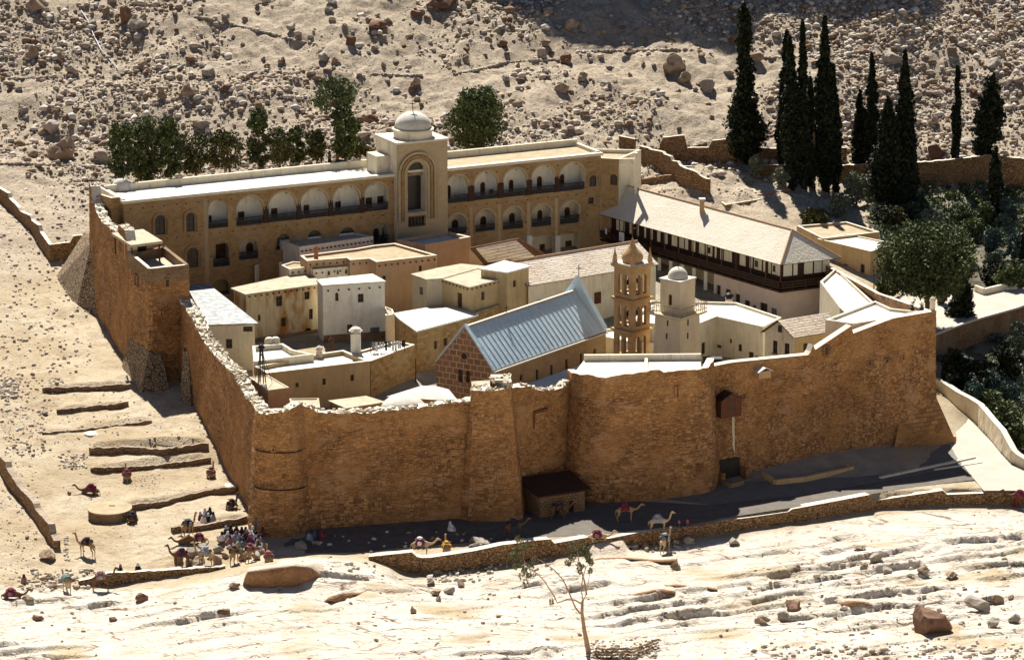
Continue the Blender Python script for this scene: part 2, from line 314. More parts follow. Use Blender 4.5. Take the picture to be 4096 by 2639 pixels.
def flat_building(name, label, poly, ztop, zbase, wall, roof, openings=(), par=(.35, .3), cop=None, dentil=(), cat='building', group=None, overhang=0, slabt=.18, rd=.25, wallroof=None):
    """poly = corners seen from above, counter-clockwise; openings = (edge, crop, x0,y0,x1,y1, kind, type)"""
    c = sum((V2(p) for p in poly), Vector((0, 0))) / len(poly)
    root = thing(name, (c.x, c.y, zbase), label, cat, group); mb = MB(); todo = []; n = len(poly)
    for e in range(n):
        A, B = poly[e], poly[(e + 1) % n]; hs = []
        for op in openings:
            if op[0] != e: continue
            u0, zb, u1, zt = rect(A, B, *op[1:6]); k = op[6] if len(op) > 6 else 'rect'; ty = op[7] if len(op) > 7 else 'window'
            hs.append((u0, zb, u1, zt, k, rd)); todo.append((A, B, ty))
        zt_ = ztop - (slabt if overhang else 0)
        got = facade(mb, A, B, zbase, zt_, hs, wall)
        for h, td in zip(got, todo[-len(hs):] if hs else []):
            if td[2] == 'window': fill(root, A, B, h)
            elif td[2] == 'open': fill(root, A, B, h, 'opening', 'window_dark', None)
            elif td[2] == 'door': fill(root, A, B, h, 'door', 'brown_wood', 'window_frame', (0, 0))
            elif td[2] == 'bluedoor': fill(root, A, B, h, 'door', 'door_blue', 'window_frame', (1, 0))
            elif td[2] == 'whitewin': fill(root, A, B, h, 'window', 'window_dark', 'frame_white', (1, 1), sill=True)
    for (e, sp, drop, ln) in dentil:
        A, B = V2(poly[e]), V2(poly[(e + 1) % n]); D = B - A; L = D.length; D /= L; nn = Vector((D.y, -D.x)); k = int(L / sp)
        for i in range(k):
            q = A + D * (L * (i + .5) / k) + nn * ln / 2; mb.box((q.x, q.y, ztop - drop), (D.x * .08, D.y * .08, 0), (nn.x * ln / 2, nn.y * ln / 2, 0), (0, 0, .09), 'brown_wood')
    rm = MB(); cop = cop or 'coping'
    if overhang:
        op_ = inset(poly, -overhang); rm.prism([(p.x, p.y) for p in op_], ztop - slabt, ztop, roof, bot=True); mb.build('wall', None, root); rm.build('roof', None, root)
        return root, poly
    h, t = par; inn = inset(poly, t)
    for i in range(n):
        a, b, c2, d = poly[i], poly[(i + 1) % n], inn[(i + 1) % n], inn[i]
        rm.face([(a[0], a[1], ztop), (b[0], b[1], ztop), (c2.x, c2.y, ztop), (d.x, d.y, ztop)], cop)
        rm.face([(c2.x, c2.y, ztop), (c2.x, c2.y, ztop - h), (d.x, d.y, ztop - h), (d.x, d.y, ztop)], wallroof or wall)
    mb.build('wall', None, root); rm.build('parapet', None, root)
    fm = MB(); fm.face([(p.x, p.y, ztop - h) for p in inn], roof); fm.build('roof', None, root)
    return root, poly
def quad(c, L, F, Rr, z):
    L, F, Rr = P(c, *L, z), P(c, *F, z), P(c, *Rr, z); return [(L.x, L.y), (F.x, F.y), (Rr.x, Rr.y), (L.x + Rr.x - F.x, L.y + Rr.y - F.y)]
def slab(mb, pts, t, mat, under=None):
    """sloping roof sheet: pts seen from above counter-clockwise"""
    q = [Vector(p) for p in pts]; n = sum((q[i].cross(q[(i + 1) % len(q)]) for i in range(len(q))), Vector()).normalized()
    if n.z < 0: q.reverse(); n = -n
    lo = [p - n * t for p in q]
    mb.face(q, mat); mb.face(lo[::-1], under or mat)
    for i in range(len(q)): j = (i + 1) % len(q); mb.face([q[j], q[i], lo[i], lo[j]], under or mat)
def skirt(P0, Q0, k): return Vector(P0) + (Vector(P0) - Vector(Q0)) * k
# ------------------------------------------------------------------ ground
def hash2(ix, iy, s):
    h = (ix.astype(np.int64) * 374761393 + iy.astype(np.int64) * 668265263 + s * 974634777) & 0x7fffffff
    h = ((h ^ (h >> 13)) * 1274126177) & 0x7fffffff
    return ((h ^ (h >> 16)) & 0xffff) / 65535.0
def vnoise(x, y, s=0):
    ix, iy = np.floor(x), np.floor(y); fx, fy = x - ix, y - iy; fx = fx * fx * (3 - 2 * fx); fy = fy * fy * (3 - 2 * fy)
    a, b, c, d = hash2(ix, iy, s), hash2(ix + 1, iy, s), hash2(ix, iy + 1, s), hash2(ix + 1, iy + 1, s)
    return a + (b - a) * fx + (c - a) * fy + (a - b - c + d) * fx * fy - .5
def fbm(x, y, o=4, s=0):
    r = 0; a = 1
    for i in range(o): r = r + a * vnoise(x * 2 ** i + 17.3 * i, y * 2 ** i - 9.1 * i, s + i); a *= .5
    return r
def worley(x, y, s=0):
    ix, iy = np.floor(x), np.floor(y); d1 = np.full(x.shape, 9.); d2 = np.full(x.shape, 9.); idv = np.zeros(x.shape); gx = np.zeros(x.shape); gy = np.zeros(x.shape)
    for i in (-1, 0, 1):
        for j in (-1, 0, 1):
            cx, cy = ix + i, iy + j; px_ = cx + hash2(cx, cy, s); py_ = cy + hash2(cx, cy, s + 5); d = np.hypot(x - px_, y - py_); h = hash2(cx, cy, s + 9)
            near = d < d1; d2 = np.where(near, d1, np.minimum(d2, d)); idv = np.where(near, h, idv); gx = np.where(near, x - px_, gx); gy = np.where(near, y - py_, gy); d1 = np.where(near, d, d1)
    return d1, d2, idv, gx, gy
CP = [(0, 600, 1250, 0), (0, 900, 1265, 0), (0, 1200, 1240, 0), (0, 1500, 1225, 0), (0, 1800, 1180, 0), (0, 2100, 1110, 0), (0, 1300, 1270, 0), (0, 1700, 1215, 0), (0, 1750, 1130, .1), (0, 2150, 1050, .2),
      (0, 1000, 1335, -1.3), (0, 1200, 1320, -1.5), (0, 1600, 1275, -1.6), (0, 2000, 1215, -1.5), (0, 2300, 1190, -1.3),
      (0, 250, 1290, 0), (0, 100, 1200, .8), (0, 450, 1300, 0), (0, 400, 1240, .2), (0, 0, 1330, .3), (0, 590, 1305, -.2), (0, 860, 1280, 0),
      (0, 700, 1310, 1.7), (0, 800, 1305, 1.2), (0, 560, 1330, 1.2), (0, 0, 1400, 0), (0, 250, 1370, -.3), (0, 480, 1350, -.2), (0, 1000, 1400, 0), (0, 900, 1330, .0),
      (0, 1200, 1380, -.6), (0, 1500, 1340, -.4), (0, 1800, 1280, -1), (0, 2100, 1260, -.4), (0, 1200, 1450, 1.5), (0, 1200, 1540, 4), (0, 2000, 1400, 2.5), (0, 2390, 1300, 1.2), (0, 2390, 1540, 5.5), (0, 0, 1540, 4), (0, 600, 1450, 3), (0, 250, 1450, 1.5), (0, 1700, 1450, 2.5), (0, 600, 1540, 4.5), (0, 1800, 1540, 5),
      (0, 300, 1150, .9), (0, 250, 1060, 2.1), (0, 580, 1175, .35), (0, 530, 1090, 1.3), (0, 440, 1030, 2.6), (0, 360, 975, 3.4), (0, 300, 850, 4.7), (0, 200, 740, 6.0), (0, 235, 700, 6.2),
      (0, 50, 1000, 3), (0, 50, 800, 5.5), (0, 100, 650, 7.5), (0, 0, 560, 9.2), (0, 130, 500, 10.2), (0, 0, 380, 12.6)]
WP = [(-50, 452, 9), (-20, 465, 10), (0, 470, 10), (20, 475, 10.5), (-60, 520, 25), (0, 525, 26.5), (60, 525, 25), (-60, 480, 12.5), (0, 490, 14.5), (60, 495, 13), (-90, 500, 20), (95, 500, 14),
      (40, 475, 8.5), (60, 470, 8), (75, 460, 7), (30, 465, 9), (45, 450, 6.5), (60, 440, 4), (75, 430, 2.5), (95, 430, 3), (90, 400, -.5), (62, 400, -1), (70, 385, -2), (62, 372, -1.2), (58, 366, -.3), (75, 360, -1), (100, 360, 0),
      (-20, 380, 2.5), (-10, 375, 2), (0, 372, 2), (20, 385, 4), (30, 390, 5.2), (35, 405, 5), (0, 400, 3), (-25, 405, 4.6), (-30, 418, 5), (-10, 430, 6), (20, 430, 5.5), (30, 415, 4.8), (-15, 395, 4),
      (0, 560, 42), (-90, 560, 42), (90, 560, 38), (0, 620, 70), (-150, 620, 75), (150, 620, 68), (0, 900, 190), (-250, 900, 190), (250, 900, 180), (-250, 450, 60), (250, 450, 50), (-120, 430, 22), (-110, 340, 12), (160, 380, 8),
      (0, 250, 16), (0, 150, 48), (0, 30, 96), (-120, 250, 25), (120, 250, 24), (-250, 200, 60), (250, 200, 60), (-100, 100, 70), (100, 100, 70)]
cp = [P(c, x, y, z)[:] for c, x, y, z in CP] + [tuple(map(float, q)) for q in WP]
cp = np.array(cp); CX, CY, CZ = cp.T; n_ = len(cp)
def kern(r): return np.sqrt(r * r + 4.0)
A_ = np.zeros((n_ + 3, n_ + 3)); A_[:n_, :n_] = kern(np.hypot(CX[:, None] - CX, CY[:, None] - CY)) + np.eye(n_) * -.05
A_[:n_, n_] = 1; A_[:n_, n_ + 1] = CX; A_[:n_, n_ + 2] = CY; A_[n_:, :n_] = A_[:n_, n_:].T
WT = np.linalg.solve(A_, np.concatenate([CZ, [0, 0, 0]]))
def base_h(x, y):
    r = WT[n_] + WT[n_ + 1] * x + WT[n_ + 2] * y
    for i in range(n_): r = r + WT[i] * kern(np.hypot(x - CX[i], y - CY[i]))
    return r
def smooth(t): t = np.clip(t, 0, 1); return t * t * (3 - 2 * t)
# front edge of the road above the rock (the retaining wall's line)
ROADW = [P(0, *q) for q in ((560, 1322, .1), (860, 1306, .2), (1000, 1310, .2), (1200, 1285, .2), (1420, 1250, .2), (1640, 1215, .2), (1870, 1180, .2), (2050, 1150, .2), (2200, 1146, .0), (2390, 1150, -.3))]
RX = np.array([p.x for p in ROADW]); RY = np.array([p.y for p in ROADW])
TERR = [  # terraces on the left: (crop, x0,y0, x1,y1, drop)
    (9, 290, 100, 900, 70, 1.0), (9, 390, 255, 880, 205, .8), (9, 290, 405, 1040, 320, .5), (9, 610, 520, 1430, 485, 1.5), (9, 620, 650, 1440, 585, .9), (9, 860, 920, 1620, 790, 1.0), (9, 1180, 1060, 1710, 990, 1.0)]
def height(x, y):
    h = base_h(x, y)
    edge = np.interp(x, RX, RY); inroad = smooth((y - edge - .15) / .5) * smooth((y - 335) / 4) * smooth((372 - y) / 8) * smooth((x + 24) / 3) * smooth((60 - x) / 5)
    h = h * (1 - inroad) + 0.0 * inroad
    tr = smooth((y - (edge - 8)) / 3.5) * (1 - smooth((y - edge - .2) / .5)) * smooth((x + 13) / 3) * smooth((y - 325) / 3); h = h * (1 - .9 * tr) + (-1.1 - .6 * smooth((x - 2) / 15)) * .9 * tr
    # foreground slabs of rounded granite
    fg = smooth((edge - 4.5 - y) / 5) * smooth((352 - y) / 4) * smooth((y - 230) / 20)
    fg = fg * np.where(x < -24, smooth((331.5 + (-24 - x) * -.05 - y) / 3), 1)
    xr = x * .9 + y * .5; yr = -x * .40 + y * .9
    wx = fbm(xr * .12, yr * .12, 4, 3) * 4; wy = fbm(xr * .12 + 40, yr * .12, 4, 7) * 3.2
    d1, d2, idv, gx, gy = worley((xr + wx) / 11, (yr + wy * .6) / 3.6, 11)
    e1, e2, idw, hx, hy = worley((xr + wx * .7) / 3.4 + 9, (yr + wy * .5) / 1.15, 23)
    amt = smooth((fbm(x * .06, y * .09, 3, 31) + .05) * 2.4)
    big = ((idv - .5) * .8 - gy * 1.1) * smooth((d2 - d1) / .11) - .1
    sm = ((idw - .5) * .25 - hy * .4) * smooth((e2 - e1) / .2)
    h = h + fg * (big * (.14 + .42 * amt) + sm * amt * .36 + fbm(x * .3, y * .3, 3, 41) * .3 + .10 * amt * fbm(x * 1.3, y * 1.6, 3, 43))
    # hillside roughness
    hill = smooth((y - 452) / 18)
    h = h + hill * (fbm(x * .08, y * .08, 5, 51) * 2.6 + np.abs(fbm(x * .4, y * .4, 4, 57)) * .9)
    left = smooth((-26 - x) / 6) * (1 - fg) * (1 - hill)
    h = h + left * (fbm(x * .2, y * .2, 4, 61) * .35 + .10 * fbm(x * 1.1, y * 1.1, 3, 63)) + (1 - hill) * (1 - fg) * (1 - inroad) * fbm(x * .5, y * .5, 3, 71) * .08
    for (c, x0, y0, x1, y1, dr) in TERR:
        z0 = 2.5; a = TP[(x0, y0)]; b = TP[(x1, y1)]; ex, ey = b[0] - a[0], b[1] - a[1]; L = math.hypot(ex, ey); ex /= L; ey /= L
        u = (x - a[0]) * ex + (y - a[1]) * ey; v = -(x - a[0]) * ey + (y - a[1]) * ex
        h = h + .45 * dr * (smooth((v + .25) / .5) * np.exp(-np.maximum(v, 0) / 3.2) - .5 * smooth((-v + .25) / .5) * np.exp(np.minimum(v, 0) / 3)) * smooth(u / 1.2) * smooth((L - u) / 1.2)
    return h
def hit_base(c, x, y):
    d = ray(c, x, y); lo, hi = 250., 640.
    for t in np.arange(280, 640, 1.0):
        k = t / d.y
        if CAM_H + d.z * k < float(base_h(np.array([d.x * k]), np.array([float(t)]))[0]): return (d.x * k, t)
    return (d.x * 450 / d.y, 450.)
TP = {}
for (c, x0, y0, x1, y1, dr) in TERR: TP[(x0, y0)] = hit_base(c, x0, y0); TP[(x1, y1)] = hit_base(c, x1, y1)
def axis(*segs):
    o = []
    for a, b, st in segs: o += list(np.arange(a, b, st))
    return np.array(o + [segs[-1][1]])
GX = axis((-320, -90, 8), (-90, -60, 1.2), (-60, 66, .28), (66, 100, 1.2), (100, 320, 8))
GY = axis((-10, 250, 6), (250, 290, 1.2), (290, 345, .18), (345, 348, .25), (348, 450, .5), (450, 545, .42), (545, 620, 3), (620, 960, 10))
XX, YY = np.meshgrid(GX, GY); ZZ = height(XX, YY)
def G(x, y):
    i = min(max(np.searchsorted(GX, x) - 1, 0), len(GX) - 2); j = min(max(np.searchsorted(GY, y) - 1, 0), len(GY) - 2)
    fx = (x - GX[i]) / (GX[i + 1] - GX[i]); fy = (y - GY[j]) / (GY[j + 1] - GY[j])
    return float(ZZ[j, i] * (1 - fx) * (1 - fy) + ZZ[j, i + 1] * fx * (1 - fy) + ZZ[j + 1, i] * (1 - fx) * fy + ZZ[j + 1, i + 1] * fx * fy)
def hit(c, x, y, ymin=285, ymax=640):
    d = ray(c, x, y); t = ymin; pt = t
    while t < ymax:
        k = t / d.y
        if CAM_H + d.z * k <= G(d.x * k, t):
            a, b = pt, t
            for _ in range(12):
                m_ = (a + b) / 2; k = m_ / d.y
                if CAM_H + d.z * k <= G(d.x * k, m_): b = m_
                else: a = m_
            k = b / d.y; return Vector((d.x * k, b, G(d.x * k, b)))
        pt = t; t += .5
    k = 450 / d.y; return Vector((d.x * k, 450, G(d.x * k, 450)))
me = bpy.data.meshes.new('ground'); nx, ny = len(GX), len(GY)
me.vertices.add(nx * ny); me.vertices.foreach_set('co', np.stack([XX, YY, ZZ], -1).astype(np.float32).ravel())
ii = (np.arange(ny - 1)[:, None] * nx + np.arange(nx - 1)[None]).ravel(); qd = np.stack([ii, ii + 1, ii + nx + 1, ii + nx], -1).astype(np.int32)
me.loops.add(qd.size); me.loops.foreach_set('vertex_index', qd.ravel()); me.polygons.add(len(qd)); me.polygons.foreach_set('loop_start', np.arange(0, qd.size, 4, dtype=np.int32))
me.polygons.foreach_set('use_smooth', np.ones(len(qd), bool)); me.update(calc_edges=True)
edge_ = np.interp(XX, RX, RY); rockm = smooth((edge_ - .5 - YY) / 3) * np.where(XX < -24, smooth((331 - YY) / 3), 1) * smooth((fbm(XX * .15, YY * .15, 3, 81) + .5) * 3)
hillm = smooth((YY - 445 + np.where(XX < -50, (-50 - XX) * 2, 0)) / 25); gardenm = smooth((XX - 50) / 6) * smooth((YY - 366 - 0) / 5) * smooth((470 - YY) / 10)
inn = smooth((XX + 22) / 2) * smooth((45 - XX) / 2) * smooth((YY - 362) / 2) * smooth((440 - YY) / 3)
at_ = me.color_attributes.new('zone', 'FLOAT_COLOR', 'POINT'); at_.data.foreach_set('color', np.stack([rockm, hillm, gardenm, inn], -1).astype(np.float32).ravel())
m, t, b = nodes('ground_mat'); at = t.nodes.new('ShaderNodeAttribute'); at.attribute_name = 'zone'; sp = t.nodes.new('ShaderNodeSeparateColor'); t.links.new(at.outputs[0], sp.inputs[0])
sand = mixc(t, noisefac(t, .12, .4, .6, 6), (.42, .33, .21), (.50, .42, .30)); sand = mixc(t, noisefac(t, 1.2, .55, .75, 6), sand, (.36, .27, .17))
sand = mixc(t, noisefac(t, .45, .5, .72, 7), sand, (.34, .25, .15)); sand = mixc(t, noisefac(t, 5, .60, .70, 3), sand, (.22, .16, .1))
rock = mixc(t, noisefac(t, .25, .35, .65, 6), (.54, .47, .385), (.64, .585, .5)); rock = mixc(t, noisefac(t, .9, .6, .75, 8), rock, (.34, .235, .15))
hillc = mixc(t, noisefac(t, .15, .38, .62, 6), (.38, .31, .225), (.49, .405, .30)); hillc = mixc(t, noisefac(t, 1.6, .5, .7, 6), hillc, (.22, .16, .11)); hillc = mixc(t, noisefac(t, 4.5, .6, .68, 2), hillc, (.13, .09, .06))
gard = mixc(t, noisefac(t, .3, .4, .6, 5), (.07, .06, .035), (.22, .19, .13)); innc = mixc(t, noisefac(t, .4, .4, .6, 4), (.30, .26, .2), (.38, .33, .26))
def cracks(scale, st, w_, seed):
    tc = t.nodes.new('ShaderNodeTexCoord'); nz = t.nodes.new('ShaderNodeTexNoise'); nz.inputs['Scale'].default_value = scale * 1.5; nz.inputs['Detail'].default_value = 5; t.links.new(tc.outputs['Object'], nz.inputs[0])
    wv = t.nodes.new('ShaderNodeVectorMath'); wv.operation = 'MULTIPLY_ADD'; wv.inputs[1].default_value = (1.1 / scale * .5,) * 3; t.links.new(nz.outputs[1], wv.inputs[0]); t.links.new(tc.outputs['Object'], wv.inputs[2])
    mp = t.nodes.new('ShaderNodeMapping'); mp.inputs['Rotation'].default_value = (0, 0, seed); mp.inputs['Scale'].default_value = (st[0], st[1], .6); t.links.new(wv.outputs[0], mp.inputs[0])
    v = t.nodes.new('ShaderNodeTexVoronoi'); v.feature = 'DISTANCE_TO_EDGE'; v.inputs['Scale'].default_value = scale; t.links.new(mp.outputs[0], v.inputs['Vector'])
    r = t.nodes.new('ShaderNodeMapRange'); r.inputs[1].default_value = w_; r.inputs[2].default_value = 0; t.links.new(v.outputs['Distance'], r.inputs[0])
    mu = t.nodes.new('ShaderNodeMath'); mu.operation = 'MULTIPLY'; t.links.new(r.outputs[0], mu.inputs[0]); t.links.new(noisefac(t, scale * .8 + .05 * seed, .45, .6, 3), mu.inputs[1]); return mu.outputs[0]
k1, k2 = cracks(.22, (.55, 1.6), .035, -.35), cracks(.7, (.6, 1.7), .05, -.5); ka = t.nodes.new('ShaderNodeMath'); ka.operation = 'MAXIMUM'; t.links.new(k1, ka.inputs[0]); t.links.new(k2, ka.inputs[1])
rock = mixc(t, ka.outputs[0], rock, (.20, .12, .065))
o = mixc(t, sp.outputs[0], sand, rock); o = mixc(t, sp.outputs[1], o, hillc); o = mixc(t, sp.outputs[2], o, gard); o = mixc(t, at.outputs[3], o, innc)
t.links.new(o, b.inputs['Base Color']); b.inputs['Roughness'].default_value = .95
hm = t.nodes.new('ShaderNodeMath'); hm.operation = 'ADD'; t.links.new(noisefac(t, 1.6, .3, .7, 8), hm.inputs[0]); t.links.new(noisefac(t, 6, .4, .8, 3), hm.inputs[1]); kb = t.nodes.new('ShaderNodeMath'); kb.operation = 'MULTIPLY'; t.links.new(ka.outputs[0], kb.inputs[0]); t.links.new(sp.outputs[0], kb.inputs[1]); kc = t.nodes.new('ShaderNodeMath'); kc.operation = 'MULTIPLY_ADD'; kc.inputs[1].default_value = -2.5; t.links.new(kb.outputs[0], kc.inputs[0]); t.links.new(hm.outputs[0], kc.inputs[2]); bump(t, b, kc.outputs[0], .6, .22)
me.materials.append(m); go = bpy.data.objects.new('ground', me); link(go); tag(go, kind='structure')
# ------------------------------------------------------------------ fortress walls
def rampart(name, label, path, prof, batter=1.0, thick=1.6, zin=2.0, mats=('fort_stone', 'fort_orange'), zsplit=99, rough=.07, jag=.25, cell=.5, flat=False, crest=None, cat='wall', sink=.5, bpow=1.6, closed_back=True, topmat='coping', zb=None):
    """battered stone wall; path = plan points with the outside on the right; prof = crest points (crop, x, y)"""
    pts = [V2(p) for p in path]; seg = [(a, b, (b - a).length) for a, b in zip(pts, pts[1:])]; L = sum(s_[2] for s_ in seg)
    us_, zs_ = [], []
    for q in prof:
        if len(q) == 2: us_.append(q[0]); zs_.append(q[1]); continue
        acc = 0; best = None
        for a, b, l in seg:
            u, z = onplane(*q, a, b); e = max(0, -u, u - l)
            if best is None or e < best[0]: best = (e, acc + min(max(u, 0), l), z)
            acc += l
        us_.append(best[1]); zs_.append(best[2])
    o = np.argsort(us_); us_ = np.array(us_)[o]; zs_ = np.array(zs_)[o]
    nu = max(2, int(L / cell)); rnd = random.Random(hash(label) % 1000 if 0 else len(label) * 7 + int(L))
    U = [L * i / nu for i in range(nu + 1)]
    def at_u(u):
        acc = 0
        for k, (a, b, l) in enumerate(seg):
            if u <= acc + l + 1e-6 or k == len(seg) - 1:
                d = (b - a) / l; return a + d * (u - acc), Vector((d.y, -d.x))
            acc += l
    cols_ = []
    for i, u in enumerate(U):
        p, n = at_u(u)
        if 0 < i < nu: _, n2 = at_u(min(L, u + 1)); _, n0 = at_u(max(0, u - 1)); n = (n0 + n2 + n).normalized()
        zt = float(np.interp(u, us_, zs_)) + (0 if flat else rnd.uniform(-jag, jag) * .6)
        cols_.append((p, n, zt))
    zbase = [(G(p.x + n.x, p.y + n.y) if zb is None else zb) - sink for p, n, _ in cols_]
    c = cols_[nu // 2][0]; root = thing(name, (c.x, c.y, min(zbase)), label, cat)
    lo, up = MB(), MB(); nr = max(3, int(max(z for _, _, z in cols_) / cell)); grid = []
    for (p, n, zt), z0 in zip(cols_, zbase):
        r_ = []
        for j in range(nr + 1):
            f = j / nr; z = z0 + (zt - z0) * f; q = p + n * (batter * (1 - f) ** bpow + (0 if flat and j == nr else rnd.uniform(-rough, rough)))
            r_.append((q.x, q.y, z))
        grid.append(r_)
    for i in range(nu):
        for j in range(nr):
            q = [grid[i][j], grid[i + 1][j], grid[i + 1][j + 1], grid[i][j + 1]]
            lo.face(q, mats[1] if (q[0][2] + q[2][2]) / 2 > zsplit else mats[0])
    tops = []
    for k, (p, n, zt) in enumerate(cols_):
        q = p - n * thick; tops.append((q.x, q.y, zt + (0 if flat else rnd.uniform(-jag, jag) * .5)))
    for i in range(nu):
        a, b = grid[i][nr], grid[i + 1][nr]; c2, d = tops[i + 1], tops[i]
        up.face([a, b, c2, d], topmat)
        if closed_back: lo.face([(d[0], d[1], zin), d, c2, (c2[0], c2[1], zin)][::-1], mats[0])
    for i, sg in ((0, 1), (nu, -1)):
        g = grid[i]; d = tops[i]
        q = [g[0]] + g[1:] + [d, (d[0], d[1], g[0][2])]; lo.face(q if sg < 0 else q[::-1], mats[0])
    lo.build('masonry', None, root); up.build('coping', None, root)
    if crest:
        cr = MB()
        for i in range(int(L * crest)):
            u = rnd.uniform(0, L); p, n = at_u(u); zt = float(np.interp(u, us_, zs_)); q = p - n * rnd.uniform(-.05, thick); s_ = rnd.uniform(.08, .22); a = rnd.uniform(0, 3)
            cr.box((q.x, q.y, zt + s_ * .3), (s_ * math.cos(a), s_ * math.sin(a), rnd.uniform(-.05, .05)), (-s_ * .8 * math.sin(a), s_ * .8 * math.cos(a), rnd.uniform(-.08, .08)), (0, .02, s_ * .55), rnd.choice(['roof_mud', 'coping', 'rubble_mat']))
        cr.build('crest_stones', None, root)['kind'] = 'stuff'
    root['_path'] = 0; del root['_path']
    return root
def wall_opening(root, A, B, off, rc, name='window', depth=.2, frame='fort_stone', pane='window_dark', kind='rect'):
    """small framed opening standing 4 cm proud of a rough wall: rc = (crop,x0,y0,x1,y1)"""
    A, B = V2(A), V2(B); D = (B - A).normalized(); n = Vector((D.y, -D.x)); A = A + n * off; B = B + n * off; u0, a, u1, b = rect(A, B, *rc)
    mb = MB()
    def W(u, z, o): q = A + D * u + n * o; return Vector((q.x, q.y, z))
    out = [(u0, a), (u1, a), (u1, b), (u0, b)] if kind == 'rect' else [(u0, a), (u1, a)] + list(reversed(arcpts(u0, u1, b)))
    for i in range(len(out)): p, q = out[i], out[(i + 1) % len(out)]; mb.seg(W(*p, .02), W(*q, .02), .22, .12, frame)
    o = mb.build(name, None, root); pm = MB(); pm.face([W(u, z, .03) for u, z in out], pane); pm.build('recess', None, o); return o

# round corner tower
cx, cy = -24.8, 348.7
arc = [(cx + 2.25 * math.cos(R(a)), cy + 2.25 * math.sin(R(a))) for a in range(190, 352, 12)]
arc = [(cx - 2.6, cy + 1.6)] + arc + [(cx + 2.7, cy + .6)]
t_ct = rampart('corner_tower', 'round corner tower of orange stone with two dark ring bands, nearest the camels', arc, [(10, 60, 385), (10, 160, 395), (10, 330, 350)], 1.0, 1.2, 10, zsplit=6, crest=5, jag=.2, cell=.4, cat='tower', bpow=1.1)
mb = MB()
for zz, rr in ((8.9, 2.62), (4.9, 2.96)):
    mb = MB(); q = [(cx + rr * math.cos(R(a)), cy + rr * math.sin(R(a)), zz - .25 * math.sin(R(a + 20))) for a in range(195, 350, 10)]; mb.tube(q, .07, 5, 'dark_wood'); mb.build('ring_band', None, t_ct)
mb = MB(); mb.prism([(cx + 1.9 * math.cos(R(a)), cy + 1.9 * math.sin(R(a))) for a in range(0, 360, 20)], 12, 12.75, 'roof_white'); mb.build('roof', None, t_ct)
wall_opening(t_ct, (cx - 2.3, cy - 2.25), (cx + 2.3, cy - 2.25), .35, (10, 165, 648, 192, 685), kind='arch')
wall_opening(t_ct, (cx - 1, cy - 2.5), (cx + 2.6, cy - 1.5), .55, (10, 250, 865, 268, 890))
mb = MB(); q = P(10, 172, 440, 12.1); mb.box((q.x, q.y + 1.2, 11.9), (.45, 0, 0), (0, .5, 0), (0, 0, .35), 'dark_wood'); mb.box((q.x, q.y + 1.05, 12.3), (.5, 0, 0), (0, .6, 0), (0, 0, .06), 'cloth_white'); mb.build('spout_box', None, t_ct)

A1, B1 = (-22.6, 349.2), (-4.2, 353.6)
t_w1 = rampart('fortress_wall', 'long ragged topped fortress wall between the round corner tower and the square buttress', [A1, B1],
    [(10, 320, 345), (10, 400, 332), (10, 470, 345), (10, 520, 378), (10, 700, 392), (10, 800, 380), (10, 900, 387), (10, 1000, 372), (10, 1150, 365), (10, 1350, 342), (10, 1590, 308)], 1.2, 1.3, 6, crest=6, zsplit=10.3, bpow=1.3)
bx = [(-4.5, 356.5), (-4.3, 352.6), (-.2, 352.6), (-.1, 356.5)]
t_bt = rampart('buttress_tower', 'square battered buttress tower with a pale stone top, halfway along the left front wall', bx,
    [(10, 1540, 208), (10, 1700, 225), (10, 1850, 215), (10, 2000, 195), (10, 2120, 165)], 1.6, 2.2, 8, crest=7, cat='tower', zsplit=11.5, bpow=1.1, jag=.15)
mb = MB(); mb.face([(-4.2, 352.9, 13.6), (-.3, 352.9, 13.8), (-.2, 356.8, 14.3), (-4.4, 356.8, 14.0)], 'roof_mud'); mb.build('roof', None, t_bt)
A2, B2 = (-.3, 356.2), (6.4, 362.2)
t_w2 = rampart('fortress_wall', 'short recessed fortress wall with a walled up window, left of the great bastion', [A2, B2],
    [(10, 1995, 195), (10, 2160, 175), (11, 75, 395), (11, 90, 410), (11, 200, 405), (11, 285, 395), (11, 335, 345)], .8, 1.3, 5, crest=6, zsplit=4)
o = wall_opening(t_w2, A2, B2, .12, (11, 75, 580, 150, 655), pane='fort_orange')
mb = MB(); D = (V2(B2) - V2(A2)).normalized(); u0, a, u1, b = rect(A2, B2, 11, 60, 555, 165, 690); n = Vector((D.y, -D.x))
p, q = V2(A2) + D * u0 + n * .2, V2(A2) + D * u1 + n * .2; mb.seg((p.x, p.y, b), (q.x, q.y, b), .14, .14, 'rust_brown'); mb.seg((p.x, p.y, a), (p.x, p.y, b), .14, .14, 'rust_brown'); mb.build('beam', None, o)
bz = [(6.1, 364), (6.5, 361.5), (7.6, 359.4), (9.8, 358.6), (13, 359.0), (17, 360.2), (20.2, 361.6), (21.6, 363), (22.4, 366.6)]
t_bs = rampart('bastion', 'massive rounded stone bastion bulging from the middle of the front wall', bz,
    [(11, 325, 245), (11, 480, 285), (11, 620, 308), (11, 700, 290), (11, 1040, 245), (11, 1065, 268), (11, 1220, 250), (11, 1390, 235)], 1.0, .8, 8, crest=0, cat='tower', zsplit=11.5, jag=.1, bpow=1.2)
mb = MB(); zr = 13.7; q = [(7.0, 363.5), (7.3, 361.6), (8.4, 360.2), (10.1, 359.6), (13, 360.0), (16.6, 361.1), (19.7, 362.4), (20.8, 363.6), (21, 368), (8, 368)]
mb.face([(x, y, zr - .35) for x, y in q], 'roof_white'); mb.build('roof', None, t_bs)
mb = MB(); mb.seg((8, 367.8, zr - .1), (21, 368.2, zr - .1), .4, .9, 'cream_plaster'); mb.seg((14.6, 360.6, zr - .2), (14.9, 367.5, zr - .2), .35, .5, 'cream_plaster'); mb.build('parapet', None, t_bs)
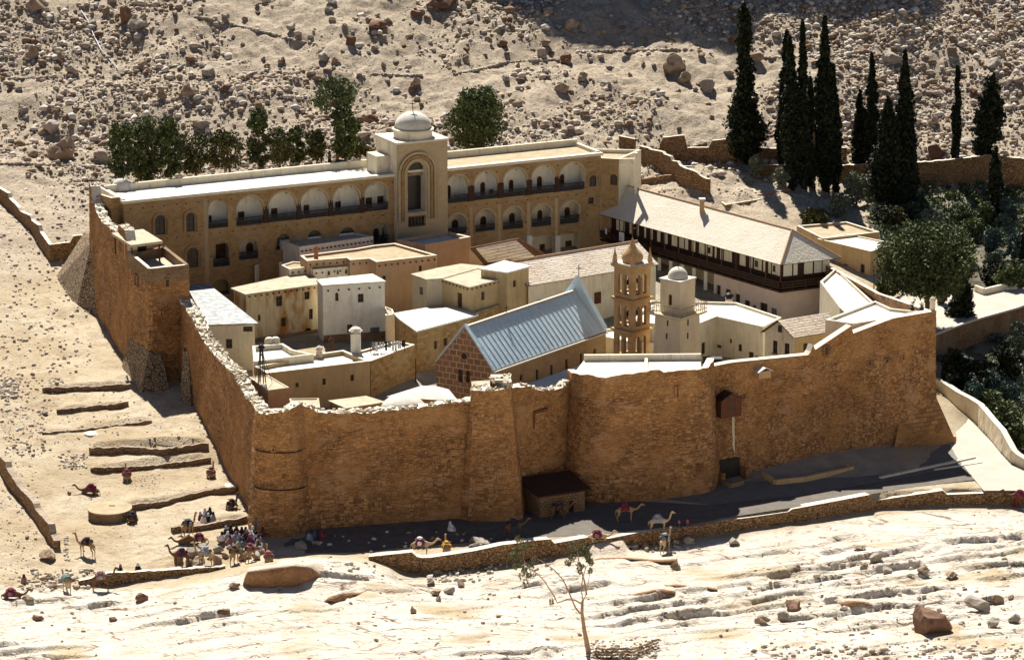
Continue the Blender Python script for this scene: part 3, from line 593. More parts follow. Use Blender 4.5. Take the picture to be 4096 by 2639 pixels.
wall_opening(t_bs, (17, 360.2), (20.2, 361.6), .22, (11, 1160, 375, 1190, 460), pane='red_wood', frame='fort_orange')
A3, B3 = (22.0, 366.4), (48.7, 381.3)
t_w3 = rampart('fortress_wall', 'long front wall stepping up to the right with a pale coping and small square windows', [A3, B3],
    [(11, 1400, 228), (11, 1600, 190), (11, 2225, 100), (11, 2226, 30), (12, 660, 35), (8, 350, 1040), (8, 690, 955), (8, 691, 880), (8, 1050, 820), (8, 1400, 760)], .9, 1.0, 5, cell=.3, rough=.05, flat=True, zsplit=11.6, bpow=2.2)
mb = MB()
for q in ((8, 825, 1195, 858, 1232), (8, 975, 1172, 1012, 1210), (8, 1122, 1152, 1152, 1185), (8, 1288, 1120, 1310, 1160), (12, 1128, 262, 1148, 310), (12, 890, 305, 908, 355), (12, 312, 325, 330, 362), (12, 612, 355, 634, 392), (12, 1290, 245, 1305, 275), (8, 440, 1065, 482, 1140), (11, 1675, 445, 1700, 470)):
    wall_opening(t_w3, A3, B3, .12, q)
# sloping apron at the right corner
def solid(name, label, bot, top, mat, cat='buttress', sub=None):
    c = sum((Vector(p) for p in bot), Vector()) / len(bot); root = thing(name, c, label, cat); mb = MB(); n = len(bot)
    for i in range(n): j = (i + 1) % n; mb.face([bot[i], bot[j], top[j], top[i]], mat)
    mb.face(top, sub or mat); mb.build('masonry', None, root); return root
solid('apron_buttress', 'low spreading stone apron at the foot of the far right wall corner', [(43.6, 376.6, -.3), (51.6, 380.8, -.3), (50.8, 386, -.3), (46, 384, -.3)], [(44.8, 379.0, 4.6), (48.9, 381.2, 5.6), (48.6, 384.5, 5.6), (46, 384, 5)], 'fort_stone')
# north-west wall
C3 = (40.2, 424); t_w4 = rampart('fortress_wall', 'cream topped side wall running back from the far right corner toward the long tiled house', [B3, (44.4, 404), C3],
    [(0, 15.5), (22, 12.4), (45, 10.8)], .6, .5, 6, flat=True, topmat='cream_plaster')
mb = MB(); q = (48.3, 381.6); mb.lathe((48.3, 381.9, 0), [(.32, 15.3), (.32, 16.6), (.38, 16.7), (.3, 17.0), (0, 17.25)], 10, 'cream_plaster'); mb.build('corner_finial', None, t_w3)
# left side
A5, B5 = (-39.2, 393.2), (-27.0, 350.8)
t_w5 = rampart('fortress_wall', 'brown left side wall sloping down from the square guard tower to the round corner tower', [A5, B5],
    [(4, 1340, 905), (4, 1400, 990), (4, 1480, 1105), (4, 1560, 1265), (4, 1650, 1385), (4, 1740, 1480), (4, 1800, 1532), (9, 1671, 131), (9, 1730, 200)], .5, 1.4, 6, crest=9, zsplit=99, bpow=1.3, rough=.03)
gt = [(-46.0, 399.6), (-42.7, 391.6), (-38.2, 394.2)]
t_gt = rampart('guard_tower', 'tall square guard tower on the left wall with a rooftop shelter', gt, [(4, 1000, 605), (4, 1150, 722), (4, 1450, 690)], .5, .45, 12, flat=True, cat='tower', cell=.6, zsplit=16.2, mats=('fort_stone', 'garden_stone'), topmat='coping')
gb = [(gt[2][0], gt[2][1]), (-42.0, 403.9), gt[0]]
mb = MB()
for a, b in zip(gb, gb[1:]):
    a, b = V2(a), V2(b); D = (b - a).normalized(); n = Vector((-D.y, D.x)); mb.prism([a[:], b[:], (b + n * .45)[:], (a + n * .45)[:]], 5, 18.05, 'garden_stone')
mb.face([(-45.6, 399.4, 17.0), (-42.6, 392.1, 17.0), (-38.6, 394.4, 17.0), (-42.0, 403.6, 17.0)], 'roof_mud'); mb.build('parapet', None, t_gt)
wall_opening(t_gt, gt[1], gt[2], .05, (4, 1270, 800, 1305, 862)); wall_opening(t_gt, gt[1], gt[2], .2, (4, 1232, 1045, 1252, 1075)); wall_opening(t_gt, gt[0], gt[1], .08, (4, 1040, 770, 1062, 850))
# shelter on the tower roof
sh = thing('roof_shelter', (-44, 399, 17), 'small brushwood roofed shelter on top of the square guard tower', 'shelter'); sm = MB()
f0, f1 = Vector((-45.4, 398.6, 17)), Vector((-42.3, 400.4, 17)); bk = Vector((-2.6, 5.6, 0))
for p in (f0, f1, f0 + bk, f1 + bk): mb = MB(); mb.seg(p, p + Vector((0, 0, 2.2)), .2, .2, 'brown_wood'); mb.build('post', None, sh)
sm.box((f0 + f1 + bk) / 2 + Vector((0, 0, 2.35)), (f1 - f0) * .58, bk * .58, (0, 0, .16), 'roof_mud'); sm.build('roof', None, sh)
mb = MB(); a, b = f0 + bk * .45, f1 + bk * .45; mb.box((a + b) / 2 + Vector((0, 0, 1.1)), (b - a) / 2, bk * .03, (0, 0, 1.1), 'orange_plaster'); mb.build('back_wall', None, sh)
mb = MB(); q = (a * .4 + b * .6); mb.box(q + Vector((0, 0, .9)) - bk * .045, (b - a) * .17, bk * .01, (0, 0, .9), 'window_dark'); mb.build('doorway', None, sh)
A6, B6 = (-53.4, 423.4), (-46.0, 399.6)
t_w6 = rampart('fortress_wall', 'stepped upper left wall climbing from the guard tower to the far corner of the arcaded building', [A6, B6],
    [(4, 700, 78), (4, 715, 200), (4, 740, 270), (4, 790, 380), (4, 835, 400), (4, 900, 450), (4, 910, 385), (4, 960, 420), (4, 1000, 600)], .6, 1.2, 6, flat=False, jag=.3, crest=4, zsplit=99, rough=.03)
solid('ramp_buttress', 'big rubble ramp buttress with a sunlit sloping back against the far left wall', [(-60.5, 433, 5.2), (-55.6, 420.5, 4.4), (-49.6, 411, 4), (-53.8, 431, 5)], [(-55, 430.5, 13.8), (-53.2, 422.6, 14.2), (-51.5, 417.5, 7.2), (-53.4, 430, 13.8)], 'cobble')
solid('rubble_buttress', 'rough cobble buttress wrapped round the foot of the guard tower', [(-47.4, 396, 2.6), (-43.9, 386.6, 2.2), (-39.8, 388.3, 2.2), (-42, 396, 2.6)], [(-45.9, 398.6, 8.2), (-42.9, 391.2, 8.2), (-41.4, 391.7, 7.8), (-42, 396, 8)], 'cobble')
solid('leaning_buttress', 'small grey leaning buttress in the shaded corner right of the guard tower', [(-38.9, 384.6, 2), (-37.2, 382.4, 2), (-36.3, 384.2, 2), (-38, 388.5, 2)], [(-38.6, 388.9, 9), (-37.9, 388, 9), (-37.6, 388.3, 9), (-38.4, 391, 9)], 'cobble')
# ------------------------------------------------------------------ buildings inside the walls
def poly(z, *ps):
    o = []
    for p in ps: q = P(p[0], p[1], p[2], z); o.append((q.x, q.y))
    return o
FB = flat_building
def plinth(root, pl, e, h0, h1, mat, t=.06):
    a, b = V2(pl[e]), V2(pl[(e + 1) % len(pl)]); D = (b - a).normalized(); n = Vector((D.y, -D.x)); m = MB()
    m.prism([(a + n * t)[:], (b + n * t)[:], (b - n * .05)[:], (a - n * .05)[:]], h0, h1, mat); m.build('plinth', None, root)
FB('store_house', 'long low house with a patched metal roof close inside the left wall', poly(10, (4, 1455, 855), (4, 1615, 1152), (4, 1960, 1142), (4, 1590, 850)), 10.1, 3.5, 'cream_plaster', 'tin_roof',
   [(1, 4, 1740, 1262, 1788, 1335), (1, 4, 1872, 1165, 1945, 1205, 'rect', 'open')], overhang=.35)
FB('low_house', 'cream flat roofed house with three small windows, behind the left front wall', poly(8, (5, 40, 1352), (5, 150, 1412), (5, 1056, 1305), (5, 822, 1208), (5, 600, 1240)), 8, 1.5, 'ochre_plaster', 'roof_white',
   [(1, 5, 400, 1497, 428, 1535), (1, 5, 638, 1460, 668, 1515), (1, 5, 884, 1427, 915, 1480)], par=(.5, .4))
FB('roof_terrace', 'small white walled terrace holding two barrels, beside the metal roofed house', poly(8.4, (5, 20, 1172), (5, 32, 1310), (5, 560, 1245), (5, 378, 1205), (5, 290, 1150)), 8.4, 2, 'cream_plaster', 'roof_white', par=(.6, .35), cat='terrace')
r_, pl = FB('stained_house', 'cream house with rusty orange streaks and five windows under a pale mud roof', poly(11, (4, 1800, 876), (4, 1895, 918), (5, 592, 634), (5, 535, 540), (5, 370, 562)), 11.1, 3.5, 'stained_plaster', 'roof_mud',
   [(1, 5, 230, 735, 285, 825), (1, 5, 480, 697, 525, 765), (1, 5, 70, 900, 92, 955), (1, 5, 275, 925, 318, 1005), (1, 5, 520, 848, 553, 940), (1, 5, 480, 1015, 545, 1112, 'arch', 'open')], overhang=.3, dentil=[(1, .8, .45, .2)])
plinth(r_, pl, 1, 3.5, 5.3, 'garden_stone')
r_, pl = FB('white_house', 'tall white house with an arched window and a blue grey door below', poly(12, (5, 592, 590), (5, 640, 637), (5, 1185, 602), (5, 1075, 540)), 12, 4, 'white_plaster', 'roof_white',
   [(1, 5, 750, 705, 780, 778, 'arch'), (1, 5, 950, 715, 1000, 790), (1, 5, 855, 985, 902, 1058), (1, 5, 1058, 1010, 1140, 1118, 'rect', 'bluedoor')], overhang=.12, dentil=[(1, 1.3, .75, .3)])
plinth(r_, pl, 1, 4, 5.6, 'garden_stone')
FB('lean_to', 'narrow white lean-to joined to the right of the tall white house', poly(8.6, (5, 1190, 825), (5, 1192, 905), (5, 1272, 895), (5, 1255, 850)), 8.6, 4, 'white_plaster', 'roof_sand', par=(.2, .2))
FB('terrace_block', 'wide pink walled block with a sandy L shaped roof terrace and white copings', poly(13, (5, 440, 378), (5, 500, 425), (5, 850, 397), (5, 880, 417), (5, 1050, 404), (5, 1110, 434), (5, 1648, 374), (5, 1275, 268), (5, 1085, 288), (5, 930, 316), (5, 720, 342)), 13, 5, 'orange_plaster', 'roof_sand',
   [(5, 5, 1485, 468, 1512, 518), (5, 5, 1165, 556, 1197, 615)], par=(.3, .35), dentil=[(5, .8, .55, .2), (3, .8, .55, .2), (1, .8, .55, .2)])
FB('ledge_house', 'little cream house with three red shuttered windows in front of the brick chimney', poly(12, (5, 275, 462), (5, 345, 497), (5, 510, 478), (5, 556, 502), (5, 925, 466), (5, 880, 445), (5, 520, 440), (5, 380, 430)), 12, 5, 'cream_plaster', 'roof_sand',
   [(3, 5, 685, 518, 706, 552), (3, 5, 764, 510, 782, 543), (3, 5, 836, 504, 857, 540)], par=(.2, .25), dentil=[(3, .7, .5, .2), (1, .7, .5, .2)])
FB('long_house', 'long white house with a row of brackets, standing close under the arcaded building', poly(13, (5, 260, 240), (5, 437, 302), (5, 1085, 208), (5, 915, 172)), 13, 5, 'white_plaster', 'roof_shade', par=(.25, .3), dentil=[(1, .6, .6, .25)])
FB('square_house', 'orange pink house with a white walled roof in front of the central portal', poly(13, (5, 1288, 240), (5, 1540, 284), (5, 1943, 212), (5, 1745, 168)), 13, 5, 'orange_plaster', 'roof_white', par=(.45, .35))
# small tiled roof building
root = thing('tiled_annex', (-1, 424, 5), 'small building with a pale tiled slope behind the square white roofed cube', 'building')
e0, e1, e2, r0, r1 = P(6, 300, 458, 11), P(6, 800, 395, 11), P(6, 850, 372, 11.4), P(6, 170, 308, 13.8), P(6, 605, 224, 13.8)
mb = MB(); mb.prism([e0[:2], e1[:2], r1[:2], r0[:2]], 5, 10.9, 'orange_plaster', top=False); mb.face([e0, r0, (r0.x, r0.y, 10.9)][::-1], 'orange_plaster'); mb.build('wall', None, root)
mb = MB(); slab(mb, [e0, e1, r1, r0], .15, 'tile_pale', 'brown_wood'); slab(mb, [e1, e2, r1], .15, 'tile_pale', 'brown_wood'); mb.build('roof', None, root)
FB('corner_house', 'cream house with a mud roof, white left side and a dark doorway', poly(12, (5, 1685, 585), (5, 1932, 660), (5, 2205, 590), (5, 2010, 500)), 12.1, 8, 'ochre_plaster', 'roof_mud',
   [(0, 5, 1822, 707, 1866, 838, 'rect', 'door'), (1, 5, 2036, 697, 2066, 770)], overhang=.15, dentil=[(0, .7, .35, .15), (1, .7, .35, .15)])
FB('passage_house', 'plain pinkish house with a long mud roof between two taller blocks', poly(12.2, (5, 1428, 540), (5, 1555, 585), (5, 1690, 575), (5, 2060, 472), (5, 1860, 452), (5, 1650, 490)), 12.2, 7, 'shade_plaster', 'roof_mud', [(0, 5, 1488, 655, 1522, 722, 'rect', 'bluedoor')], overhang=.15)
FB('cube_house', 'ochre cube house with a bright white flat roof left of the tiled refectory', poly(13.2, (6, 272, 490), (6, 500, 524), (6, 693, 470), (6, 480, 424)), 13.2, 8, 'ochre_plaster', 'roof_white', [(1, 6, 555, 597, 583, 655)], overhang=.2)
FB('terrace_house', 'house with a bright white roof above a weathered ochre stone front', poly(9, (5, 1275, 893), (5, 1330, 945), (5, 1470, 1044), (5, 1992, 907), (5, 1785, 838), (5, 1560, 845)), 9.1, 3, 'ochre_stone', 'roof_white',
   [(2, 5, 1620, 1130, 1647, 1202), (2, 5, 1705, 1105, 1737, 1172), (2, 5, 1945, 1018, 1975, 1080)], overhang=.2)
FB('stone_house', 'weathered ochre stone front with an arched doorway, directly behind the church roof', poly(9, (6, -40, 875), (6, 165, 905), (6, 640, 738), (6, 560, 650)), 9, 3, 'ochre_stone', 'roof_mud',
   [(1, 6, 360, 915, 393, 1052, 'arch', 'open'), (1, 6, 573, 828, 602, 882)], par=(.1, .3), cop='roof_mud')
FB('laundry_terrace', 'white paved terrace over a rough ochre stone wall, hung with washing', poly(7.9, (5, 880, 1238), (5, 1062, 1306), (5, 1452, 1160), (5, 1290, 1128)), 7.9, 1.5, 'ochre_stone', 'roof_white', [(1, 5, 1370, 1485, 1390, 1525)], par=(.25, .35), cat='terrace')
FB('shaded_house', 'white house with a dark doorway in the shade below the arcades', poly(10.3, (4, 1960, 700), (4, 2005, 675), (4, 2175, 668), (4, 2150, 620)), 10.3, 5, 'white_plaster', 'roof_shade', [(1, 4, 2080, 692, 2130, 790, 'rect', 'door')], par=(.2, .2))
solid('ramp_stair', 'white sided ramp leading up to the shaded house below the arcades', [tuple(P(4, 1792, 800, 6)), tuple(P(4, 2012, 800, 6)), tuple(P(4, 2012, 770, 6)), tuple(P(4, 1792, 770, 6))], [tuple(P(4, 1792, 775, 6.8)), tuple(P(4, 2005, 665, 10.3)), tuple(P(4, 2005, 635, 10.3)), tuple(P(4, 1792, 745, 6.8))], 'white_plaster', 'stair')
# front row
FB('gate_shed', 'low stone shed with a pale flat roof just behind the ragged front wall', poly(9.6, (10, 615, 292), (10, 742, 347), (10, 1030, 300), (10, 890, 258)), 9.6, 2, 'ochre_stone', 'roof_mud', overhang=.15)
FB('mud_roof_hut', 'low hut with a plain mud roof nearest the round corner tower', poly(9.8, (10, 300, 275), (10, 335, 352), (10, 540, 345), (10, 530, 272)), 9.8, 2, 'ochre_stone', 'roof_mud', par=(.12, .2), cop='roof_mud')
root = thing('domed_chapel', P(10, 1180, 360, 8), 'small chapel with a low white dome behind the left front wall', 'chapel'); c = P(10, 1180, 345, 10.3)
mb = MB(); mb.lathe((c.x, c.y, 0), [(2.3, 2), (2.3, 10.2)], 20, 'ochre_stone'); mb.build('wall', None, root)
mb = MB(); mb.lathe((c.x, c.y, 10.2), [(2.45, 0)] + [(2.45 * math.cos(R(a)), 1.45 * math.sin(R(a))) for a in range(10, 91, 10)], 28, 'roof_white'); mb.build('dome', None, root, smooth=True, weld=True)
root = thing('canopy', P(10, 1320, 250, 5), 'wide white sheet canopy in front of the church gable', 'canopy')
ps = [P(10, x, y, 9.3) for x, y in ((1050, 262), (1400, 285), (1600, 290), (1530, 205), (1430, 180), (1320, 178))]; pc = P(10, 1370, 205, 9.9); mb = MB()
for p, q in zip(ps, ps[1:] + ps[:1]): slab(mb, [p, q, pc], .08, 'roof_white', 'brown_wood')
mb.build('roof', None, root)
mb = MB(); q = [P(10, 1240, 268, 9), P(10, 1575, 282, 9), P(10, 1500, 225, 9), P(10, 1250, 235, 9)]; mb.prism([x[:2] for x in q], 3, 9.1, 'ochre_stone', top=False); mb.build('wall', None, root)
FB('wall_hut', 'small orange block hut on the inner edge of the left wall, under the derrick', poly(12.6, (10, -10, 110), (10, 138, 212), (10, 302, 190), (10, 140, 95)), 12.6, 5, 'orange_plaster', 'roof_mud', par=(.08, .2), cop='roof_mud')
# lattice derrick
dq = P(5, 105, 1500, 12.6); dk = thing('derrick', dq, 'slim dark iron derrick with guy rods, near the round corner tower', 'derrick')
mb = MB()
for k in range(4):
    a = k * math.pi / 2 + .5; mb.seg(dq + Vector((.45 * math.cos(a), .45 * math.sin(a), 0)), dq + Vector((.16 * math.cos(a), .16 * math.sin(a), 4.0)), .11, .11, 'black_iron')
for z in (.8, 1.6, 2.4, 3.2):
    for k in range(4): a, b_ = k * math.pi / 2 + .5, (k + 1) * math.pi / 2 + .5; f = .45 - .07 * z; mb.seg(dq + Vector((f * math.cos(a), f * math.sin(a), z)), dq + Vector((f * math.cos(b_), f * math.sin(b_), z)), .07, .07, 'black_iron')
mb.lathe(dq + Vector((0, 0, 3.95)), [(.4, 0), (.4, .12), (.25, .35), (0, .5)], 8, 'black_iron'); mb.build('frame', None, dk)
for k in range(3):
    mb = MB(); a = k * 2.1 + .3; mb.tube([dq + Vector((0, 0, 3.9)), dq + Vector((1.15 * math.cos(a), 1.15 * math.sin(a), 0))], .03, 5, 'black_iron'); mb.build('guy_rod', None, dk)
# chimneys
def chimney(c, x, y, z, w, h, label, mat, capm, name='chimney', cap=True):
    q = P(c, x, y, z); r = thing(name, q, label, 'chimney'); m_ = MB(); m_.box(q + Vector((0, 0, h / 2)), (w / 2, 0, 0), (0, w / 2, 0), (0, 0, h / 2), mat); m_.build('stack', None, r)
    if cap: m_ = MB(); m_.lathe(q + Vector((0, 0, h)), [(w * .45, 0), (w * .4, .25), (w * .75, .3), (w * .5, .6), (0, .85)], 10, capm); m_.build('cap', None, r)
    return r
chimney(5, 932, 1225, 7.9, 1.15, 2.3, 'stout white chimney with a dark necked cap on the laundry terrace', 'white_plaster', 'coping')
chimney(5, 583, 460, 12, .5, 1.75, 'slim red brick chimney beside the sandy roof terrace', 'brick_red', 'brick_red')
chimney(5, 610, 1270, 7.6, .7, .6, 'short white chimney on the back parapet of the cream flat roofed house', 'coping', 'coping')
chimney(5, 715, 1215, 7.6, .45, .9, 'little dark chimney behind the cream flat roofed house', 'rust_brown', 'rust_brown')
chimney(7, 1232, 805, 8.7, .85, 1.35, 'pink chimney with a black collar in front of the pink building', 'pink_plaster', 'black_iron')

# ------------------------------------------------------------------ the church
E0, E1, EL = P(6, 372, 1388, 9), P(6, 1372, 1036, 9), P(5, 1640, 1308, 9); EB = EL + (E1 - E0)
ax = V2(E1 - E0); CL = ax.length; ax.normalize(); zr = 13.4; M0 = (E0 + EL) / 2; M1 = (E1 + EB) / 2; M0.z = M1.z = zr; ax3 = Vector((ax.x, ax.y, 0))
ch = thing('church', (M0.x, M0.y, 2), 'stone church with a grey blue lead roof and a dark block gable', 'church')
mb = MB(); hs = []; side = [(755, 1380, 780, 1470), (882, 1338, 905, 1430), (1015, 1290, 1038, 1380), (1143, 1240, 1165, 1330), (1262, 1200, 1284, 1285), (615, 1425, 640, 1475)]
for q in side: hs.append((*rect(E0, E1, 6, *q), 'rect', .25))
got = facade(mb, E0, E1, 2, 8.95, hs, 'church_side'); [fill(ch, E0, E1, h) for h in got]
facade(mb, E1, EB, 2, 8.95, (), 'church_side'); facade(mb, EB, EL, 2, 8.95, (), 'church_side')
gh = [(*rect(EL, E0, 5, 1832, 1378, 1872, 1490), 'arch', .25), (*rect(EL, E0, 5, 1898, 1390, 1936, 1496), 'arch', .25), (*rect(EL, E0, 5, 1727, 1292, 1750, 1326), 'rect', .25)]
g2 = facade(mb, EL, E0, 2, 9, gh, 'church_block'); [fill(ch, EL, E0, h) for h in g2]
mb.face([EL, E0, M0 + Vector((0, 0, .35))], 'church_block'); mb.face([E1, EB, M1], 'church_side'); mb.build('wall', None, ch)
mb = MB(); gu, gz = onplane(5, 1887, 1262, EL, E0); D = (V2(E0) - V2(EL)).normalized(); n = Vector((D.y, -D.x)); c = V2(EL) + D * gu + n * .05
mb.face([(c.x + D.x * .42 * math.cos(R(a)), c.y + D.y * .42 * math.cos(R(a)), gz + .42 * math.sin(R(a))) for a in range(0, 360, 24)], 'window_dark')
for a in range(0, 360, 24): mb.seg((c.x + D.x * .45 * math.cos(R(a)), c.y + D.y * .45 * math.cos(R(a)), gz + .45 * math.sin(R(a))), (c.x + D.x * .45 * math.cos(R(a + 24)), c.y + D.y * .45 * math.cos(R(a + 24)), gz + .45 * math.sin(R(a + 24))), .1, .1, 'church_side')
mb.build('round_window', None, ch)
mb = MB(); ov = (E0 - M0) * .03
slab(mb, [E0 + ov + Vector((0, 0, .1)), E1 + ov + Vector((0, 0, .1)), M1 + Vector((0, 0, .1)), M0 + Vector((0, 0, .1))], .12, 'lead_sheet', 'grey_metal')
ob = (EL - M0) * .03; slab(mb, [EB + ob + Vector((0, 0, .1)), EL + ob + Vector((0, 0, .1)), M0 + Vector((0, 0, .1)), M1 + Vector((0, 0, .1))], .12, 'lead_sheet', 'grey_metal')
for k in range(1, 26):
    f = k / 26; a, b_ = E0 + (E1 - E0) * f, M0 + (M1 - M0) * f; up = Vector((0, 0, .15)); mb.seg(a + up, b_ + up, .04, .05, 'lead_sheet')
mb.build('roof', None, ch)
mb = MB(); mb.seg(M0 + Vector((0, 0, .22)), M1 + Vector((0, 0, .22)), .35, .16, 'coping'); mb.build('ridge_cap', None, ch)
mb = MB(); mb.seg(E0 + ov * 1.5 + Vector((0, 0, -.02)), E1 + ov * 1.5 + Vector((0, 0, -.02)), .35, .14, 'coping'); mb.build('gutter', None, ch)
for (Ea, Ma, Eb, up, w_) in ((E0, M0, EL, .55, .5), (E1, M1, EB, 1.9, .7)):
    mb = MB(); d = ax3 * w_
    for e in (Ea, Eb):
        lo0, hi0 = e + Vector((0, 0, -.1)), Ma + Vector((0, 0, 0)); t0, t1 = e + (e - Ma) * .05 + Vector((0, 0, up * .35)), Ma + Vector((0, 0, up))
        q = [lo0, hi0, t1, t0]; s = -1 if Ea is E1 else 0
        A_4 = [p + d * s for p in q]; B_4 = [p + d * (s + 1) for p in q]
        for f in (A_4, B_4[::-1]): mb.face(f, 'lead_sheet')
        mb.face([A_4[3], A_4[2], B_4[2], B_4[3]], 'lead_sheet'); mb.face([A_4[0], A_4[3], B_4[3], B_4[0]], 'lead_sheet')
    mb.build('gable_parapet', None, ch)
for M, up, k in ((M0 + (M1 - M0) * .36, .2, 1.0), (M1, 1.9, 1.3)):
    mb = MB(); q = M + Vector((0, 0, up)); mb.seg(q, q + Vector((0, 0, k)), .09, .09, 'rust_brown'); mb.seg(q + Vector((-.32, 0, k * .66)), q + Vector((.32, 0, k * .66)), .09, .09, 'rust_brown'); mb.build('cross', None, ch)
# aisle roof
n = Vector((ax.y, -ax.x)); n3 = Vector((n.x, n.y, 0)); a0, a1 = E0 + ax3 * 1.0, E1 - ax3 * .2
mb = MB(); slab(mb, [Vector((a0.x, a0.y, 4.6)) + n3 * 3.6, Vector((a1.x, a1.y, 4.6)) + n3 * 3.6, Vector((a1.x, a1.y, 5.9)), Vector((a0.x, a0.y, 5.9))], .15, 'lead_sheet', 'church_side'); mb.build('aisle_roof', None, ch)
mb = MB(); mb.prism([(a0 + n3 * 3.4)[:2], (a1 + n3 * 3.4)[:2], a1[:2], a0[:2]], 1, 4.55, 'church_side', top=False); mb.build('aisle_wall', None, ch)
vt = thing('vault', P(6, 440, 1000, 9), 'short white barrel vault poking up behind the church ridge', 'vault'); a = P(6, 420, 1010, 9.2); mb = MB()
for k in range(10):
    t0, t1 = math.pi * k / 10, math.pi * (k + 1) / 10; s_ = Vector((ax.y, -ax.x, 0)); q = lambda t, e: a + Vector((0, 0, 0)) + s_ * (.9 * math.cos(t)) * -1 + Vector((0, 0, .9 * math.sin(t))) + Vector((2.3 * ax.y, -2.3 * ax.x, 0)) * 0 + Vector((math.cos(R(-25)), math.sin(R(-25)), 0)) * 0 + ax3 * e
    mb.face([q(t0, 0), q(t0, 3), q(t1, 3), q(t1, 0)], 'roof_white')
mb.face([a + Vector((ax.y, -ax.x, 0)) * (-.9 * math.cos(math.pi * k / 10)) + Vector((0, 0, .9 * math.sin(math.pi * k / 10))) for k in range(11)], 'roof_white'); mb.build('shell', None, vt)

# ------------------------------------------------------------------ tiled refectory
E0, E1, R0, R1 = P(6, 690, 632, 11), P(6, 1812, 446, 11), P(6, 560, 428, 13.2), P(6, 1632, 254, 13.2)
rf = thing('refectory', (E0.x, E0.y, 5), 'long peach coloured hall with a ribbed pale tile roof behind the belfry', 'building')
B0 = Vector((2 * R0.x - E0.x, 2 * R0.y - E0.y, 11)); B1 = Vector((2 * R1.x - E1.x, 2 * R1.y - E1.y, 11)); mb = MB()
hs = [(*rect(E0, E1, 6, *q), 'rect', .25) for q in ((772, 765, 815, 875), (865, 745, 908, 858), (955, 728, 998, 842))]
got = facade(mb, E0, E1, 4, 10.9, hs, 'cream_plaster'); [fill(rf, E0, E1, h, bars=(1, 2)) for h in got]
facade(mb, E1, B1, 4, 10.9, (), 'cream_plaster'); facade(mb, B0, E0, 4, 10.9, (), 'orange_plaster'); facade(mb, B1, B0, 4, 10.9, (), 'cream_plaster')
mb.face([(E1.x, E1.y, 10.9), (B1.x, B1.y, 10.9), R1], 'cream_plaster'); mb.face([(B0.x, B0.y, 10.9), (E0.x, E0.y, 10.9), R0], 'orange_plaster'); mb.build('wall', None, rf)
mb = MB(); o1 = (E0 - R0) * .06; o2 = (B0 - R0) * .06; gd = (E1 - E0).normalized() * .3
slab(mb, [E0 + o1 - gd, E1 + o1 + gd, R1 + gd, R0 - gd], .14, 'tile_pale', 'brown_wood'); slab(mb, [B1 + o2 + gd, B0 + o2 - gd, R0 - gd, R1 + gd], .14, 'tile_pale', 'brown_wood'); mb.build('roof', None, rf)
mb = MB(); mb.tube([R0 - gd + Vector((0, 0, .03)), R1 + gd + Vector((0, 0, .03))], .13, 6, 'orange_plaster'); mb.build('ridge', None, rf)
mb = MB(); a, b_ = P(6, 1245, 695, 8.6), P(6, 1400, 655, 8.6); bk = Vector((-.6, 1.3, .6)); slab(mb, [a, b_, b_ + bk, a + bk], .1, 'rust_brown', 'coping'); mb.build('porch_roof', None, rf)
mb = MB(); D = (E1 - E0).normalized(); nn = Vector((D.y, -D.x, 0)); u0, z0_, u1, z1_ = rect(E0, E1, 6, 1270, 700, 1325, 800); q = E0 + D * ((u0 + u1) / 2) + nn * .06; mb.box((q.x, q.y, (z0_ + z1_) / 2), D * (u1 - u0) / 2, nn * .05, (0, 0, (z1_ - z0_) / 2), 'brown_wood'); mb.build('door', None, rf)
